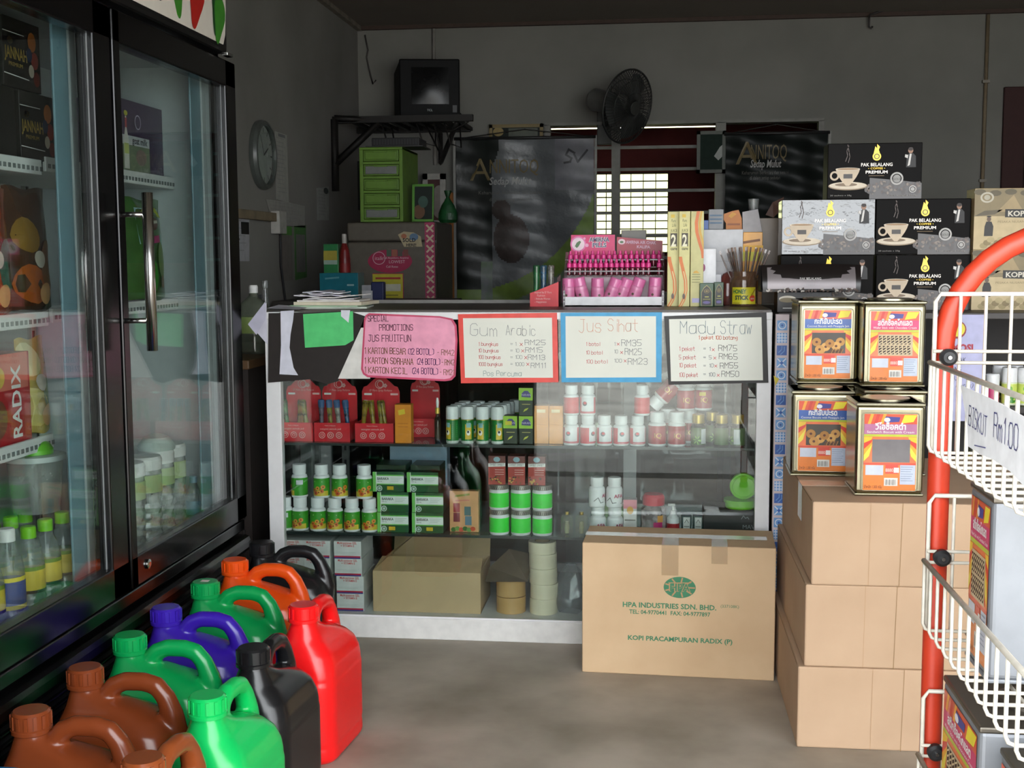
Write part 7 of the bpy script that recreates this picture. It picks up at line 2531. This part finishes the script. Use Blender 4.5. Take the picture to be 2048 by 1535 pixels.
MB().lathe([(.0203, .008), (.0203, .05)], mat('b83a68', .35), 20, caps=False).build('paper_label', t)
bottle('oil_bottle', 'yellow green bottle on the low cabinet shelf behind the red post', (X(1942, 930, 3.80), 3.80, .4005), .028, .19, mat('8f8a2c', .4), mat('3a3a2c', .4), [(.2, .5, mat('b0a83a', .4))])
t = thing('plastic_crate', 'dark navy crate on the low cabinet shelf behind the red post', 'crate', (X(1893, 930, 3.9), 3.92, .4005))
k = MB().box(0, .10, 0, .2, 0, .12, mat('1c2240', .5), .004)
k.build('crate_body', t)
k = MB()
for i in range(4):
    k.box(.012 + .021 * i, .025 + .021 * i, -.0015, -.0003, .02, .10, mat('141830', .5))
k.build('slot', t)

# ---------------------------------------------------------------- red wire rack
RXL, RY1, RY0 = .445, 2.02, .98
redp = mat('c43a20', .42, amt=.06, scale=10, tint2='ad321c')
wire = mat('d8d2c4', .4, amt=.1, scale=40)
rack = thing('wire_rack', 'red tube display rack with cream wire baskets at the right', 'display rack', (RXL, RY1, 0))
RW, RH, RR = .60, 1.200, .19


def frame_path():
    P = [(0.014, 0.012)]
    P += [(0.014, z) for z in (.3, .6, .9)]
    P += [(0.014 + RR + RR * math.cos(a_), RH - RR + RR * math.sin(a_)) for a_ in (PI - PI / 2 * i / 9 for i in range(10))]
    P += [(RW - RR - .014 + RR * math.cos(a_), RH - RR + RR * math.sin(a_)) for a_ in (PI / 2 - PI / 2 * i / 9 for i in range(10))]
    P += [(RW - .014, z) for z in (.9, .6, .3, .012)]
    return P


for y in (0, RY0 - RY1):
    f_ = MB().tube([(a, y, b) for a, b in frame_path()], .0175, redp, 14).build('arch_frame', rack)
    for a in (0.014, RW - .014):
        MB().lathe([(.022, 0), (.022, .02), (.018, .025)], ink, 14, (a, y, 0)).build('foot', f_)
BASK = ((1.102, 1.012, .994, .994, .850), (.780, .690, .672, .674, .560), (.457, .367, .349, .350, .235))
for bi, (zt, za, zb, zr, zf) in enumerate(BASK):
    k = MB()
    r_ = .0028
    yb_ = -.022                       # far end panel, just before the arch
    L_b = RY1 - RY0 - .04
    W_b = RW
    # far end: frame, uprights and double cross wires
    k.tube([(-.004, yb_, zf), (-.004, yb_, zt - .012), (.004, yb_, zt), (W_b - .01, yb_, zt), (W_b, yb_, zt - .01), (W_b, yb_, zf)], .0036, wire, 8)
    for i in range(1, 16):
        x_ = -.004 + i * .0385
        k.tube([(x_, yb_, zf), (x_, yb_, zt)], r_, wire, 6)
    for z in (za, zb):
        k.tube([(-.006, yb_ - .004, z), (W_b, yb_ - .004, z)], r_, wire, 6)
    # front rim, uprights running down and under as the floor wires
    k.tube([(-.010, yb_, zr), (-.010, yb_ - L_b, zr)], .0042, wire, 8)
    k.tube([(W_b, yb_, zr), (W_b, yb_ - L_b, zr)], .0042, wire, 8)
    n_w = 22
    for i in range(n_w):
        y_ = yb_ - .006 - i * (L_b - .012) / (n_w - 1)
        k.tube([(-.010, y_, zr), (-.010, y_, zf + .012), (-.006, y_, zf + .003), (.002, y_, zf), (W_b - .01, y_, zf), (W_b, y_, zf + .01), (W_b, y_, zr)], r_, wire, 6)
    for x_ in (.06, .30, .54):
        k.tube([(x_, yb_, zf - .0045), (x_, yb_ - L_b, zf - .0045)], r_, wire, 6)
    # near end
    yn = yb_ - L_b
    k.tube([(-.004, yn, zf), (-.004, yn, zt - .012), (.004, yn, zt), (W_b - .01, yn, zt), (W_b, yn, zt - .01), (W_b, yn, zf)], .0036, wire, 8)
    bk = k.build('wire_basket', rack)
    kb_ = MB().lathe([(.0135, 0), (.0135, .010), (.009, .014)], ink, 18, M=Matrix.Translation((.016, yb_ - .004, (za + zb) / 2)) @ Matrix.Rotation(PI / 2, 4, 'X')).lathe([(.004, .014), (.003, .018)], steel, 10, M=Matrix.Translation((.016, yb_ - .004, (za + zb) / 2)) @ Matrix.Rotation(PI / 2, 4, 'X'))
    kb_.build('bolt', bk)
# tins standing in the rack, labels towards the aisle
for lab, x, y, z, w, d, h, kind in (('biscuit tin in the middle basket showing a plain silver side', .470, 1.862, BASK[1][4] + .0035, .125, .22, .272, 'choc'),
                              ('biscuit tin in the lower basket with an orange label, under the silver sided one', .462, 1.955, BASK[2][4] + .0035, .22, .20, .268, 'choc'),
                              ('biscuit tin in the lower basket at the picture corner', .482, 1.705, BASK[2][4] + .0035, .21, .20, .252, 'pine')):
    t = thing('biscuit_tin', lab, 'tin', (x, y - w / 2, z), -PI / 2, 'biscuit tins in the rack')
    sil = mat('84878c', .5, .35, amt=.04)
    drk = mat('6d675e', .4, .8, amt=.1, scale=12)
    MB().box(-w / 2, w / 2, 0, d, .004, h - .012, sil, .008, 3).build('body', t)
    MB().box(-w / 2 - .001, w / 2 + .001, -.001, d + .001, h - .016, h - .006, drk, .003).lathe([(.05, h - .006), (.05, h - .001), (.045, h), (0, h)], drk, 26, (0, d / 2, 0), caps=False).build('lid', t)
    MB().box(-w / 2 - .001, w / 2 + .001, -.001, d + .001, 0, .006, sil, .002).build('base_rim', t)
    k = MB()
    biscuit(k, Flat((-w / 2 + .012, -.0006, .016)), w - .024, h - .04, kind)
    k.build('paper_label', t)
# handwritten price sheet on the rim
gx = RXL - .0165
poly = [(1921, 770), (1958, 786), (2000, 806), (2060, 840), (2060, 985), (2020, 942), (1985, 918), (1960, 908), (1936, 892), (1934, 850)]
pts = [hit('x', gx, *p) for p in poly]
o_ = pts[0]
t = thing('price_sheet', 'torn white paper with handwritten biscuit price hung on the top basket', 'sign', o_)
PF = Flat((0, 0, 0), (0, -1, 0), (0, 0, 1))
q = [(-(p.y - o_.y), p.z - o_.z) for p in pts]
MB().prism(PF, q, .0012, mat('f3f3f6', .6), 0).build('sheet', t)
k = MB()


def pxy(px, py):
    p = hit('x', gx, px, py)
    return -(p.y - o_.y), p.z - o_.z


bi = mat('4a4a8a', .5)
a, b = pxy(1938, 850)
k.hand(PF, 'BISKUT', a, b, .026, bi, .0016, .0008, -.03, .3, .72)
a, b = pxy(1988, 872)
k.hand(PF, 'Rm1.00', a, b, .030, bi, .0018, .0008, -.03, .3, .8)
k.line(PF, [pxy(1950, 890), pxy(1972, 895)], .0014, bi)
k.build('handwriting', t)
